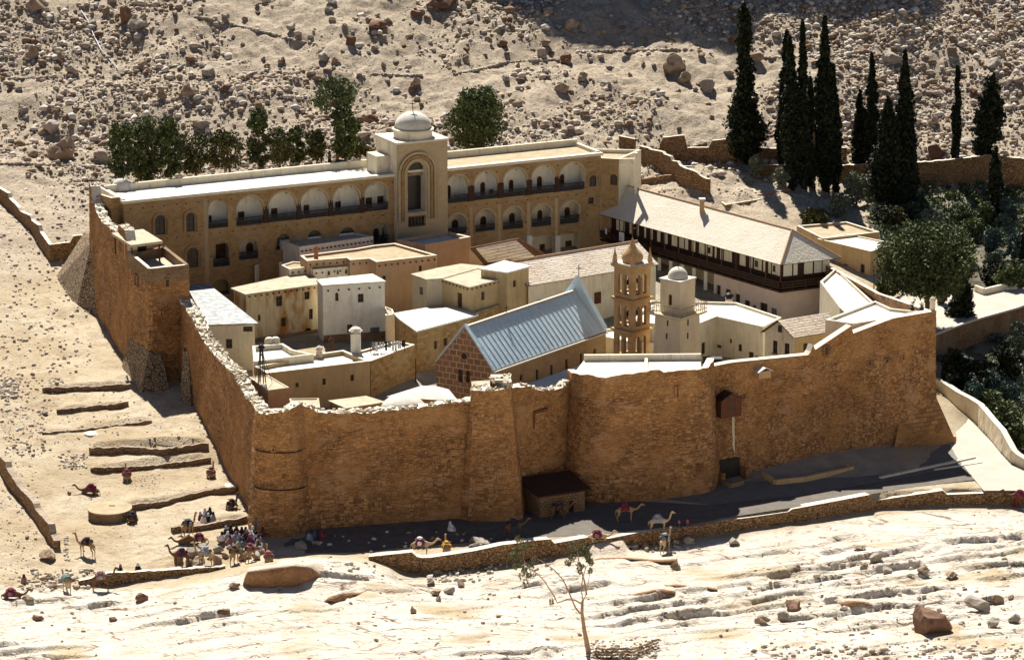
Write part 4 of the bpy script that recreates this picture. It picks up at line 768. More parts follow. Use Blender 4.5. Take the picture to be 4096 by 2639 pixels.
# ------------------------------------------------------------------ belfry
L_, F_, R_ = P(6, 1400, 458, 19), P(6, 1608, 478, 19), P(6, 1758, 443, 19); a = V2(R_ - F_).normalized(); bN = Vector((-a.y, a.x)); F2 = V2(F_); W_ = 3.0
def sq(w, c0=None): c_ = F2 + a * W_ / 2 + bN * W_ / 2; h = w / 2; return [(c_ - a * h + bN * h)[:], (c_ - a * h - bN * h)[:], (c_ + a * h - bN * h)[:], (c_ + a * h + bN * h)[:]]
bc = F2 + (a + bN) * W_ / 2; bf = thing('belfry', (bc.x, bc.y, 3), 'tall ochre stone bell tower of three open arched storeys beside the church', 'tower')
zs = [7.6, 11.3, 15.1, 19.0]; mb = MB()
p0 = sq(W_); mb.prism(p0, 3, zs[0], 'tower_pink', top=False); mb.build('base', None, bf)
for lv in range(3):
    z0, z1 = zs[lv], zs[lv + 1]; mb = MB(); inn = sq(W_ - .8)
    for i in range(4):
        A, B = V2(p0[i]), V2(p0[(i + 1) % 4]); lo, hi = z0 + .35, z0 + 2.75
        if i in (0, 1): 
            cr = {(0, 2): ((1452, 560, 1500, 705), (1525, 568, 1578, 712)), (1, 2): ((1638, 575, 1668, 705), (1685, 555, 1722, 690))}.get((i, 2))
        H = [(.62, lo, 1.32, hi, 'arch', .4), (1.68, lo, 2.38, hi, 'arch', .4)]
        facade(mb, A, B, z0, z1, H, 'tower_pink'); A2_, B2_ = V2(inn[(i + 1) % 4]), V2(inn[i])
        facade(mb, A2_, B2_, z0, z1, [(.22, lo, .92, hi, 'arch', 0), (1.28, lo, 1.98, hi, 'arch', 0)], 'tower_pink')
    mb.build('storey', None, bf)
    mb = MB(); mb.prism(inset(p0, .3), z0 - .1, z0 + .12, 'roof_white'); mb.build('floor', None, bf)
    mb = MB(); mb.prism(inset(p0, -.12), z1 - .5, z1 - .35, 'tower_pink', bot=True); mb.prism(inset(p0, -.28), z1 - .35, z1 - .15, 'tower_pink', bot=True) if lv < 2 else mb.prism(inset(p0, -.3), z1 - .35, z1, 'tower_pink', bot=True); mb.build('cornice', None, bf)
    for i in range(4):
        A, B = V2(p0[i]), V2(p0[(i + 1) % 4]); D = (B - A).normalized(); n = Vector((D.y, -D.x)); m_ = MB(); q = A + D * 1.5 + n * .02; m_.tube([(q.x, q.y, z0 + .35), (q.x, q.y, z0 + 2.2)], .16, 7, 'tower_pink'); m_.build('column', None, bf)
    if lv > 0:
        for k in (-.6, .6):
            mb = MB(); q = bc + a * k; mb.lathe((q.x, q.y, z0 + 1.4), [(.38, 0), (.3, .15), (.22, .45), (.1, .62), (0, .66)], 10, 'black_iron'); mb.build('bell', None, bf)
mb = MB(); mb.prism(inset(p0, -.2), 19.0, 19.12, 'roof_white'); mb.build('roof', None, bf)
mb = MB(); mb.lathe((bc.x, bc.y, 19.1), [(1.15, 0), (1.2, .2), (1.28, .5), (1.22, .85), (1.0, 1.2), (.62, 1.6), (.34, 2.0), (.2, 2.4), (.1, 2.8), (0, 3.0)], 20, 'tower_pink'); mb.build('onion_dome', None, bf, smooth=True, weld=True)
mb = MB(); mb.seg((bc.x, bc.y, 22), (bc.x, bc.y, 23.6), .1, .1, 'rust_brown'); mb.seg((bc.x - .35, bc.y, 23.1), (bc.x + .35, bc.y, 23.1), .1, .1, 'rust_brown'); mb.build('cross', None, bf)
for q in sq(W_ - .1):
    mb = MB(); mb.lathe((q[0], q[1], 19.1), [(.3, 0), (.3, .3), (.22, .5), (.26, .7), (.1, 1.2), (.03, 1.75), (0, 1.8)], 8, 'tower_pink'); mb.build('pinnacle', None, bf)
# ------------------------------------------------------------------ minaret
F_, R_ = P(7, 766, 546, 17.5), P(7, 901, 506, 17.5); a = V2(R_ - F_).normalized(); bN = Vector((-a.y, a.x)); U_ = 2.9; mc = V2(F_) + (a + bN) * U_ / 2
def sq2(w): h = w / 2; return [(mc - a * h + bN * h)[:], (mc - a * h - bN * h)[:], (mc + a * h - bN * h)[:], (mc + a * h + bN * h)[:]]
mn = thing('minaret', (mc.x, mc.y, 3), 'plain cream square minaret with a railed gallery and small white dome', 'tower'); mb = MB()
lo, hi = sq2(4.3), sq2(3.7)
for i in range(4):
    j = (i + 1) % 4; mb.face([(*lo[i], 3), (*lo[j], 3), (*hi[j], 13.2), (*hi[i], 13.2)], 'minaret_plaster')
mb.build('shaft', None, mn)
mb = MB()
pl = sq2(4.36); mb.prism(pl, 3, 6.2, 'ochre_plaster', top=False); mb.build('plinth', None, mn)
mb = MB(); mb.prism(sq2(4.6), 13.15, 13.3, 'ochre_plaster', bot=True); mb.prism(sq2(5.0), 13.3, 13.5, 'minaret_plaster', bot=True); mb.build('gallery_floor', None, mn)
mb = MB(); g4 = sq2(4.9)
for i in range(4):
    A, B = V2(g4[i]), V2(g4[(i + 1) % 4])
    for z in (13.85, 14.55): mb.seg((*A, z), (*B, z), .07, .08, 'roof_sand')
    for k in range(12): q = A.lerp(B, k / 12); mb.seg((*q, 13.5), (*q, 14.55), .06, .06, 'roof_sand')
mb.build('railing', None, mn)
mb = MB(); up = sq2(U_)
h_ = (*rect(up[0], up[1], 7, 655, 662, 688, 768), 'arch', .25)
for i in range(4): facade(mb, up[i], up[(i + 1) % 4], 13.5, 17.4, [h_] if i == 0 else [], 'minaret_plaster')
mb.build('chamber', None, mn); fill(mn, up[0], up[1], h_, 'door', 'brown_wood', 'window_frame', (0, 0))
mb = MB(); mb.prism(sq2(3.15), 17.4, 17.55, 'roof_white', bot=True); mb.build('roof', None, mn)
mb = MB(); mb.lathe((mc.x, mc.y, 17.5), [(1.22, 0)] + [(1.22 * math.cos(R(q)), 1.35 * math.sin(R(q))) for q in range(8, 91, 9)][:9] + [(0, 1.36)], 24, 'roof_white'); mb.build('dome', None, mn, smooth=True, weld=True)
for (i, c0, y0, y1) in ((0, 650, 910, 965), (0, 643, 1035, 1088), (1, 838, 905, 960), (1, 833, 1030, 1085)):
    A, B = V2(hi[i]), V2(hi[i + 1]); u0, z0, u1, z1 = rect(A, B, 7, c0 - 4, y0, c0 + 4, y1); D = (B - A).normalized(); n = Vector((D.y, -D.x)); q = A + D * (u0 + u1) / 2 + n * (.02 + (13.2 - z0) * .031)
    mb = MB(); mb.box((q.x, q.y, (z0 + z1) / 2), (D.x * .07, D.y * .07, 0), (n.x * .06, n.y * .06, 0), (0, 0, (z1 - z0) / 2), 'window_dark'); mb.build('slit', None, mn)
mb = MB(); mb.lathe((mc.x, mc.y, 18.8), [(.05, 0), (.05, .5), (0, .55)], 6, 'black_iron'); mb.build('finial', None, mn)
# ------------------------------------------------------------------ long arcaded building at the back
AA, AB = V2(P(4, 950, 190, 20.5)), V2(P(2, 1800, 1035, 20.5)); aD = (AB - AA).normalized(); aN = Vector((aD.y, -aD.x)); AL = (AB - AA).length
def Q(u, off=0): q = AA + aD * u + aN * off; return (q.x, q.y)      # off > 0 towards the court
def Q3(u, off, z): q = Q(u, off); return Vector((q[0], q[1], z))
ar = thing('arcade_building', (*Q(AL / 2), 5), 'long three storey stone building with white arched galleries and a domed portal', 'building')
def ra(c, x0, y0, x1, y1, kind='arch', d=.5): return (*rect(AA, AB, c, x0, y0, x1, y1), kind, d)
UL = [ra(4, 1602, 188, 1756, 408), ra(1, 1612, 1340, 1800, 1540), ra(1, 1832, 1312, 2026, 1512), ra(1, 2052, 1290, 2244, 1488), ra(1, 2272, 1268, 2460, 1466), ra(2, 182, 1250, 348, 1440)]
UR = [ra(2, 737, 1198, 893, 1385), ra(2, 932, 1172, 1095, 1362), ra(2, 1132, 1150, 1294, 1342), ra(2, 1326, 1130, 1486, 1322), ra(2, 1517, 1112, 1690, 1302)]
ML = [ra(4, 1640, 515, 1770, 705), ra(4, 1840, 492, 1990, 650), ra(5, 230, 185, 360, 330), ra(5, 505, 155, 635, 300), ra(5, 785, 128, 930, 270), ra(5, 1075, 92, 1222, 270)]
MR = [ra(2, 750, 1462, 882, 1600), ra(2, 940, 1432, 1078, 1580), ra(2, 1130, 1412, 1268, 1565), ra(2, 1326, 1395, 1462, 1548), ra(2, 1520, 1375, 1655, 1530)]
GR = [ra(6, 500, 225, 665, 400, 'rect'), ra(6, 722, 205, 912, 390, 'rect'), ra(6, 972, 185, 1140, 370, 'rect')]
GL = [ra(4, 1625, 800, 1775, 930)]
WN = [ra(4, 1195, 310, 1275, 460, 'arch', .3), ra(4, 1434, 290, 1502, 436, 'arch', .3), ra(4, 1440, 560, 1530, 715, 'arch', .3), ra(2, 1722, 1198, 1775, 1275, 'arch', .3), ra(2, 1715, 1350, 1755, 1392, 'rect', .3)]
PU0, PU1 = onplane(2, 385, 1150, AA, AB)[0], onplane(2, 732, 1150, AA, AB)[0]
mb = MB(); z0, z1 = 4, 20.0
got = facade(mb, AA, AB, z0, z1, UL + UR + ML + MR + GR + GL + WN + [(PU0 + .5, 7, PU1 - .5, 19.8, 'rect', .02)], 'arcade_stone', rev='cream_plaster')
bd = 7.2   # depth of the wing behind the facade
bl, br = Q(0, -bd), Q(AL, -bd)
facade(mb, bl, AA, z0, z1, [], 'arcade_stone'); facade(mb, br, bl, z0, z1, (), 'arcade_stone'); facade(mb, AB, br, z0, z1, (), 'arcade_stone'); mb.build('wall', None, ar)
for h in got:
    if h[5] == .3: fill(ar, AA, AB, h)
# galleries: inner wall, floor, end walls, doors; one lit room behind each storey
gd = 2.3
def gallery(H, zf, zc, doors, mat='white_plaster', rail=True, u0=None, u1=None):
    lo, hi = min(h[0] for h in H) - .4, max(h[2] for h in H) + .4; a, b_ = Q(lo, -gd), Q(hi, -gd); mb = MB()
    dh = [(*rect(a, b_, *d[:5]), d[5] if len(d) > 5 else 'rect', .25) for d in doors]; dh = [(q[0], max(q[1], zf + .02), *q[2:]) for q in dh]
    g = facade(mb, a, b_, zf, zc, dh, mat)
    mb.face([(*Q(lo, 0), zf), (*a, zf), (*a, zc), (*Q(lo, 0), zc)], mat); mb.face([(*Q(hi, 0), zf), (*Q(hi, 0), zc), (*b_, zc), (*b_, zf)], mat)
    mb.face([(*Q(lo, -.5), zf), (*Q(hi, -.5), zf), (*b_, zf), (*a, zf)], 'paving'); mb.face([(*Q(lo, -.5), zc), (*a, zc), (*b_, zc), (*Q(hi, -.5), zc)], mat)
    mb.build('gallery', None, ar)
    for q in g: fill(ar, a, b_, q, 'door', 'brown_wood', 'dark_wood', (0, 1))
    if rail:
        for h in H:
            m_ = MB()
            for zz in (zf + .1, zf + .5, zf + .95): m_.seg(Q3(h[0] + .02, -.12, zz), Q3(h[2] - .02, -.12, zz), .07, .09, 'black_iron')
            k = int((h[2] - h[0]) / .16)
            for i in range(k + 1): u = h[0] + .03 + (h[2] - h[0] - .06) * i / k; m_.seg(Q3(u, -.12, zf), Q3(u, -.12, zf + .95), .09, .05, 'black_iron')
            m_.build('railing', None, ar)
zu = sum(h[1] for h in UL[1:] + UR) / 10; zm = sum(h[1] for h in MR) / 5
gallery(UL, zu, 19.6, [(4, 1607, 312, 1630, 372), (4, 1832, 282, 1884, 372), (4, 2088, 256, 2138, 342), (1, 2075, 1400, 2113, 1500), (1, 2290, 1378, 2330, 1470), (2, 193, 1350, 237, 1440), (2, 272, 1340, 318, 1400), (2, 0, 1375, 22, 1460)])
gallery(UR, zu, 19.6, [(2, 735, 1265, 775, 1385, 'arch'), (2, 975, 1245, 1010, 1360, 'arch'), (2, 1170, 1228, 1203, 1342, 'arch'), (2, 1362, 1205, 1398, 1322, 'arch'), (2, 1520, 1190, 1550, 1302, 'arch'), (2, 1035, 1295, 1068, 1345)])
gallery(MR, zm, zm + 3.3, [(2, 780, 1500, 825, 1600, 'arch'), (2, 975, 1478, 1017, 1580, 'arch'), (2, 1172, 1455, 1213, 1565, 'arch'), (2, 1365, 1435, 1400, 1548, 'arch'), (2, 1550, 1415, 1590, 1530, 'arch')], 'cream_plaster')
gallery([ML[1]], ML[1][1], ML[1][3] + .1, [(4, 1895, 520, 1952, 632, 'arch')], 'cream_plaster'); gallery([ML[5]], ML[5][1], ML[5][3] + .1, [(5, 1085, 138, 1135, 262, 'arch'), (5, 1165, 130, 1208, 262, 'arch')], 'cream_plaster')
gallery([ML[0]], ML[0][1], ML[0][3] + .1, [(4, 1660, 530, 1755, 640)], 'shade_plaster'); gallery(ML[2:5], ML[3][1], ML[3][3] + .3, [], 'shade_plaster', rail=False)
gallery(GR, GR[1][1] - .5, GR[1][3] + .1, [(6, 788, 278, 838, 345), (6, 1015, 248, 1072, 330)], 'cream_plaster', rail=False); gallery(GL, GL[0][1], GL[0][3] + .1, [], 'arcade_pale', rail=False)
# dark lower halves of the gallery piers
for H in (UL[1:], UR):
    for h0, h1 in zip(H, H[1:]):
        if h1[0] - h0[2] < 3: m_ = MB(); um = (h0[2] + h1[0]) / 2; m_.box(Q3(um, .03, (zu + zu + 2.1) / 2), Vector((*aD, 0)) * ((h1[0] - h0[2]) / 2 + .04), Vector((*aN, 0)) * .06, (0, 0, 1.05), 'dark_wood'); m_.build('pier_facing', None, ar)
# arch surrounds
for h in UR + UL[1:] + MR:
    m_ = MB(); ap = arcpts(h[0] - .12, h[2] + .12, h[3] + .12, 10)
    for p, q in zip(ap, ap[1:]): m_.seg(Q3(p[0], .03, p[1]), Q3(q[0], .03, q[1]), .12, .24, 'arcade_pale')
    m_.build('arch_band', None, ar)
for h in WN[:4]:
    m_ = MB(); ap = arcpts(h[0] - .3, h[2] + .3, h[3] + .3, 10)
    for p, q in zip(ap, ap[1:]): m_.seg(Q3(p[0], .04, p[1]), Q3(q[0], .04, q[1]), .14, .28, 'arcade_stone')
    for u in (h[0] - .3, h[2] + .3): m_.seg(Q3(u, .04, h[1] - .1), Q3(u, .04, ap[0][1]), .14, .28, 'arcade_stone')
    m_.build('arch_band', None, ar)
# pilasters and string courses
for c, x, y in ((4, 1585, 400), (6, 935, 100), (6, 690, 120), (6, 435, 150), (6, 185, 180)):
    mb = MB(); u, _ = onplane(c, x, y, AA, AB); mb.seg(Q3(u, .06, 5), Q3(u, .06, 19.7 if c == 4 else zu - .8), .5 if c == 4 else .42, .16, 'arcade_pale'); mb.build('pilaster', None, ar)
for c, x in ((6, 942), (6, 694)):
    mb = MB(); u, z = onplane(c, x, 200, AA, AB); mb.box(Q3(u, .15, z - 2.2), Vector((*aD, 0)) * .38, Vector((*aN, 0)) * .12, (0, 0, 2.2), 'white_plaster'); mb.build('pilaster', None, ar)
# little putlog holes below the cornice
mb = MB(); rr = random.Random(3)
for u in np.arange(1, AL - 1, 1.5):
    for z in (19.2, zu - .6, zu - 3.6): mb.box(Q3(u + rr.uniform(-.2, .2), .0, z), Vector((*aD, 0)) * .09, Vector((*aN, 0)) * .05, (0, 0, .08), 'window_dark')
mb.build('putlog_holes', None, ar)['kind'] = 'stuff'
# roof with front cornice and back parapet
PU0, PU1 = onplane(2, 385, 1150, AA, AB)[0], onplane(2, 732, 1150, AA, AB)[0]
def strip(u0, u1, o0, o1, z, mat, mb): q = [Q3(u0, o1, z), Q3(u1, o1, z), Q3(u1, o0, z), Q3(u0, o0, z)]; mb.face(q, mat)
mb = MB()
for u0, u1, zz, o in ((-.2, PU0, 20.35, .28), (PU1, AL + .2, 20.35, .3)):
    mb.box(Q3((u0 + u1) / 2, -.15, zz - .18), Vector((*aD, 0)) * (u1 - u0) / 2, Vector((*aN, 0)) * .45, (0, 0, .18), 'coping')
mb.build('cornice', None, ar)
mb = MB(); strip(0, PU0, -bd + .4, -.5, 20.06, 'roof_white', mb); mb.build('roof', None, ar); mb = MB(); strip(PU1, AL, -bd + .4, -.5, 20.06, 'roof_sand', mb); mb.build('roof', None, ar)
mb = MB()
for u0, u1 in ((0, PU0 + .5), (PU1 - .5, AL)): mb.box(Q3((u0 + u1) / 2, -bd + .2, 20.4), Vector((*aD, 0)) * (u1 - u0) / 2, Vector((*aN, 0)) * .22, (0, 0, .55), 'cream_plaster')
for u in (.2, AL - .2): mb.box(Q3(u, -bd / 2, 20.2), Vector((*aD, 0)) * .22, Vector((*aN, 0)) * (bd / 2 - .35), (0, 0, .3), 'cream_plaster')
mb.build('back_parapet', None, ar)
# portal tower with dome
pm = (PU0 + PU1) / 2; pw = (PU1 - PU0) / 2; po = .9; zt = onplane(2, 560, 975, Q(0, po), Q(AL, po))[1]
pA, pB = Q(PU0, po), Q(PU1, po); mb = MB()
big = (*rect(pA, pB, 2, 480, 1108, 606, 1450), 'arch', 1.7); low = (*rect(pA, pB, 2, 484, 1478, 600, 1545), 'rect', .5)
g = facade(mb, pA, pB, z0, zt, [big, low], 'arcade_pale', rev='cream_plaster'); pbk = [Q(PU0, -5.6), Q(PU1, -5.6)]
facade(mb, pB, pbk[1], z0, zt, (), 'cream_plaster'); facade(mb, pbk[1], pbk[0], z0, zt, (), 'cream_plaster'); facade(mb, pbk[0], pA, z0, zt, (), 'cream_plaster')
mb.build('portal', None, ar)
big = g[0] if g[0][4] == 'arch' else g[1]; low = g[1] if big is g[0] else g[0]
mb = MB(); q = MB()
a, b_ = big[0] , big[2]; zs_ = arcpts(a, b_, big[3])[0][1]
def PQ(u, off, z): w_ = V2(pA) + aD * u + aN * off; return Vector((w_.x, w_.y, z))
mb.face([PQ(a, -1.7, big[1]), PQ(b_, -1.7, big[1]), PQ(b_, -1.7, big[3]), PQ(a, -1.7, big[3])], 'shade_plaster'); mb.face([PQ(a, -1.68, big[1]), PQ(b_, -1.68, big[1]), PQ(b_, -1.68, zs_ - .9), PQ(a, -1.68, zs_ - .2)], 'window_dark'); mb.build('back_wall', None, ar)  # slanted dark panel paints the shadow across the portal's back wall
mb = MB(); mb.box(PQ((a + b_) / 2, -.8, zs_), Vector((*aD, 0)) * (b_ - a) / 2, Vector((*aN, 0)) * .12, (0, 0, .14), 'coping')
mb.box(PQ((a + b_) / 2, -.9, zs_ + .9), Vector((*aD, 0)) * (b_ - a) * .46, Vector((*aN, 0)) * .05, (0, 0, .75), 'window_dark'); mb.build('fanlight', None, ar)
for k, (ex, of) in enumerate(((.35, .06), (.8, .12), (1.25, .2))):
    m_ = MB(); ap = arcpts(a - ex, b_ + ex, big[3] + ex, 14)
    for p, r_ in zip(ap, ap[1:]): m_.seg(PQ(p[0], of, p[1]), PQ(r_[0], of, r_[1]), .26, .3, 'arcade_stone' if k % 2 else 'arcade_pale')
    for u in (a - ex, b_ + ex): m_.seg(PQ(u, of, big[1] - 1), PQ(u, of, ap[0][1]), .3, .26, 'arcade_stone' if k % 2 else 'arcade_pale')
    m_.build('portal_arch', None, ar)
m_ = MB()
for k in range(6): u = low[0] + (low[2] - low[0]) * k / 5; m_.seg(PQ(u, -.05, low[1]), PQ(u, -.05, low[3]), .1, .1, 'window_frame')
m_.seg(PQ(low[0], -.05, low[1]), PQ(low[2], -.05, low[1]), .12, .14, 'window_frame'); m_.seg(PQ(low[0], -.05, low[3]), PQ(low[2], -.05, low[3]), .12, .14, 'window_frame'); wf = m_.build('window', None, ar)
m_ = MB(); m_.face([PQ(low[0], -.5, low[1]), PQ(low[2], -.5, low[1]), PQ(low[2], -.5, low[3]), PQ(low[0], -.5, low[3])], 'window_dark'); m_.build('pane', None, wf)
mb = MB(); top = [pA, pB, pbk[1], pbk[0]]; mb.prism(inset(top, -.15), zt, zt + .25, 'coping', bot=True); mb.build('portal_roof', None, ar)
dc = Q3(pm, -1.9, zt + .2); mb = MB(); mb.lathe(dc, [(2.55, 0), (2.55, .85), (2.75, 1.0), (2.75, 1.2), (2.5, 1.3)], 28, 'cream_plaster'); mb.build('drum', None, ar)
mb = MB(); mb.lathe(dc + Vector((0, 0, 1.3)), [(2.35, 0), (2.37, .2)] + [(2.37 * math.cos(R(q)), .2 + 1.85 * math.sin(R(q))) for q in range(10, 90, 10)] + [(0, 2.06)], 28, 'roof_white'); mb.build('dome', None, ar, smooth=True, weld=True)
mb = MB(); q = dc + Vector((0, 0, 3.3)); mb.seg(q, q + Vector((0, 0, 1.6)), .09, .09, 'rust_brown'); mb.seg(q + Vector((-.35, 0, 1.1)), q + Vector((.35, 0, 1.1)), .09, .09, 'rust_brown'); mb.build('cross', None, ar)
mb = MB(); q = Q3(PU0 - .9, -3.0, 0); mb.box((q.x, q.y, 21.2), Vector((*aD, 0)) * .9, Vector((*aN, 0)) * 1.6, (0, 0, 1.3), 'cream_plaster'); mb.build('stair_head', None, ar)
# small roof dome at the left end, corner turret
mb = MB(); q = P(4, 935, 100, 20.3); mb.lathe((q.x, q.y, 20.1), [(1.25, 0)] + [(1.25 * math.cos(R(k)), .25 + 1.25 * math.sin(R(k))) for k in range(0, 90, 10)] + [(0, 1.5)], 20, 'roof_white'); mb.build('roof_dome', None, ar, smooth=True, weld=True)
c0 = V2((-53.3, 423.3)); mb = MB(); pl_ = [c0[:], Q(-1.2, -1.2), Q(0, -1.2), Q(0, -bd), (-53.2, 428.5)]; mb.prism(pl_, 5, 20.6, 'arcade_stone', top=False); ip = inset(pl_, .35)
for i in range(5): j = (i + 1) % 5; mb.face([(*pl_[i], 20.6), (*pl_[j], 20.6), (*ip[j], 20.6), (*ip[i], 20.6)], 'coping'); mb.face([(*ip[i], 20.6), (*ip[j], 20.6), (*ip[j], 19.9), (*ip[i], 19.9)], 'cream_plaster')
mb.face([(*p, 19.9) for p in ip], 'roof_white'); mb.build('corner_block', None, ar)
for (cc, x0, y0, x1, y1) in ((4, 838, 190, 852, 260), (4, 884, 208, 902, 290), (4, 930, 232, 950, 318)):
    A, B = V2(Q(-1.2, -1.2)), V2(c0); 
    q = P(cc, (x0 + x1) / 2, (y0 + y1) / 2, 17.5)
# right end wing, stepping towards the tiled house
q0, q1 = P(2, 1802, 1062, 20), P(2, 2035, 1064, 20.0); wl = thing('end_wing', (q0.x, q0.y, 6), 'plain orange end wing with one small arched window, right of the arcades', 'building')
pl_ = [Q(AL + .03, .05), (q1.x - 2.2, q1.y - .3), (q1.x + 1.0, q1.y + 6), Q(AL + .03, -bd)]
mb = MB(); h_ = (*rect(pl_[0], pl_[1], 2, 1862, 1190, 1912, 1265), 'arch', .25); g = facade(mb, pl_[0], pl_[1], 5, 19.6, [h_], 'arcade_stone')
for i in (1, 2, 3): facade(mb, pl_[i], pl_[(i + 1) % 4], 5, 19.6, (), 'cream_plaster')
mb.build('wall', None, wl); fill(wl, pl_[0], pl_[1], g[0])
mb = MB(); ip = inset(pl_, .35)
for i in range(4): j = (i + 1) % 4; mb.face([(*pl_[i], 19.6), (*pl_[j], 19.6), (*ip[j], 19.6), (*ip[i], 19.6)], 'coping'); mb.face([(*ip[i], 19.6), (*ip[j], 19.6), (*ip[j], 19.1), (*ip[i], 19.1)], 'cream_plaster')
mb.face([(*p, 19.1) for p in ip], 'roof_sand'); mb.build('roof', None, wl)
mb = MB(); mb.seg((q1.x + .1, q1.y, 12), (q1.x + .1, q1.y, 20.4), .4, .4, 'cream_plaster'); mb.seg((q1.x - 2.2, q1.y - .25, 19.3), (q1.x + .2, q1.y, 19.3), .35, .7, 'cream_plaster'); mb.build('corner_post', None, wl)

# ------------------------------------------------------------------ balconied guest house
F0, R0_, L0 = P(7, 1740, 365, 12), P(7, 2220, 310, 12), P(0, 1370, 487, 12); F, Rr, L = V2(F0), V2(R0_), V2(L0); dl = (L - F).normalized(); dw = (Rr - F).normalized(); LL = (L - F).length; LW = (Rr - F).length
gh = thing('guest_house', (F.x, F.y, 4), 'long tile roofed guest house with dark wooden balconies over a pink ground floor', 'building')
e = .35; wF, wR, wL, wB = F + dl * e + dw * e, Rr + dl * e - dw * e, L + dw * e, L + dw * (LW - e)
wF, wR, wL, wB = [p[:] for p in (wF, wR, wL, wB)]
mb = MB(); PH = [(*rect(wL, wF, 7, *q), 'rect', .25) for q in ((1113, 575, 1153, 675), (1200, 615, 1250, 735), (1293, 660, 1338, 755), (1382, 720, 1432, 885), (1463, 765, 1490, 845), (1530, 745, 1600, 870), (1636, 795, 1690, 905))]
uu = onplane(7, 1090, 460, wL, wF)[0]; g = facade(mb, V2(wL).lerp(V2(wF), uu / (V2(wF) - V2(wL)).length)[:], wF, 3.5, 8.5, [(h[0] - uu, h[1], h[2] - uu, h[3], *h[4:]) for h in PH], 'pink_plaster')
As = V2(wL).lerp(V2(wF), uu / (V2(wF) - V2(wL)).length)[:]; facade(mb, wF, wR, 3.5, 8.5, (), 'pink_plaster'); facade(mb, wR, wB, 3.5, 11.9, (), 'pink_plaster'); facade(mb, wB, wL, 3.5, 11.9, (), 'pink_plaster'); mb.build('wall', None, gh)
for k, h in enumerate(g): fill(gh, As, wF, h, 'door' if k in (1, 3, 6) else 'window', 'door_blue' if k == 6 else 'window_dark', 'window_frame', (0, 0) if k in (1, 3) else (1, 1))
# recessed ground floor under the left part, with white posts
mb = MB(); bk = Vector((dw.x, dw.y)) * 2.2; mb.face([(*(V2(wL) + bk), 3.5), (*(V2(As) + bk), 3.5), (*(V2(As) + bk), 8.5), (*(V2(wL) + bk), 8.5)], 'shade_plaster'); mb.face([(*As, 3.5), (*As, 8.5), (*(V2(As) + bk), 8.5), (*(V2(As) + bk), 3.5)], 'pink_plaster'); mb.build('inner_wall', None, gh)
for k in range(11):
    m_ = MB(); p = V2(wL).lerp(V2(As), (k + .3) / 11); m_.box((p.x, p.y, 6), (.22, 0, 0), (0, .22, 0), (0, 0, 2.5), 'white_plaster'); m_.build('post', None, gh)
# upper floor: dark timber wall with pale panels between the posts
mb = MB(); up0, up1 = wL, wF; facade(mb, wL, wF, 8.5, 11.95, (), 'dark_wood'); facade(mb, wF, wR, 8.5, 11.95, (), 'dark_wood'); mb.build('timber_wall', None, gh)
def panel(A, B, c, x0, x1, y0, y1, name='panel', mat='cream_plaster', t=.06):
    A_, B_ = V2(A), V2(B); D = (B_ - A_).normalized(); n = Vector((D.y, -D.x)); u0 = onplane(c, x0, y0, A_, B_)[0]; u1 = onplane(c, x1, y0, A_, B_)[0]
    q = A_ + D * (u0 + u1) / 2 + n * t / 2; m_ = MB(); m_.box((q.x, q.y, (y0_z + y1_z) / 2), (D.x * (u1 - u0) / 2, D.y * (u1 - u0) / 2, 0), (n.x * t / 2, n.y * t / 2, 0), (0, 0, (y1_z - y0_z) / 2), mat); return m_.build(name, None, gh)
y0_z, y1_z = 10.15, 11.7
for c, lst in ((7, ((1652, 1728), (1566, 1590), (1615, 1640), (1478, 1550), (1436, 1462), (1340, 1394), (1240, 1262), (1188, 1236), (1154, 1172), (1100, 1115), (1015, 1075), (950, 1000), (880, 912), (815, 842), (755, 803), (688, 738), (615, 645), (548, 576), (483, 502), (425, 438), (352, 370), (283, 300), (190, 235))), (6, ((1196, 1240), (1395, 1418), (1465, 1485), (1325, 1345), (1265, 1285)))):
    for x0, x1 in lst: panel(wL, wF, c, x0, x1, 300, 0)
for x0, x1 in ((1755, 1835), (1850, 1888), (1952, 2032), (2048, 2118), (2128, 2195)): panel(wF, wR, 7, x0, x1, 400, 0, mat='white_plaster')
y0_z, y1_z = 10.5, 11.3
for x0, x1 in ((1485, 1515), (1658, 1682), (1035, 1058)): panel(wL, wF, 7, x0, x1, 370, 0, 'window', 'window_dark', .1)
# balcony
mb = MB(); n = Vector((-(V2(wF) - V2(wL)).y * -1, 0)); Df = (V2(wF) - V2(wL)).normalized(); nf = Vector((Df.y, -Df.x)); De = (V2(wR) - V2(wF)).normalized(); ne = Vector((De.y, -De.x))
o = [V2(wL) + nf * .9, V2(wF) + nf * .9 + ne * .9, V2(wR) + ne * .9]; i_ = [V2(wL), V2(wF), V2(wR)]
mb.prism([o[0][:], o[1][:], i_[1][:], i_[0][:]], 8.35, 8.6, 'dark_wood', bot=True); mb.prism([o[1][:], o[2][:], i_[2][:], i_[1][:]], 8.35, 8.596, 'dark_wood', bot=True); mb.build('balcony_floor', None, gh)
mb = MB()
for A, B in ((o[0], o[1]), (o[1], o[2])):
    for z in (8.95, 9.3, 9.65): mb.seg((*A, z), (*B, z), .06, .24, 'dark_wood')
    k = int((B - A).length / 1.6)
    for j in range(k + 1): q = A.lerp(B, j / k); mb.seg((*q, 8.5), (*q, 9.8), .12, .12, 'dark_wood')
mb.build('balcony_rail', None, gh)
for j in range(15):
    A, B = (o[0], o[1]); q = A.lerp(B, j / 14); m_ = MB(); m_.seg((*q, 9.75), (*q, 11.85), .12, .12, 'brown_wood'); m_.build('balcony_post', None, gh)
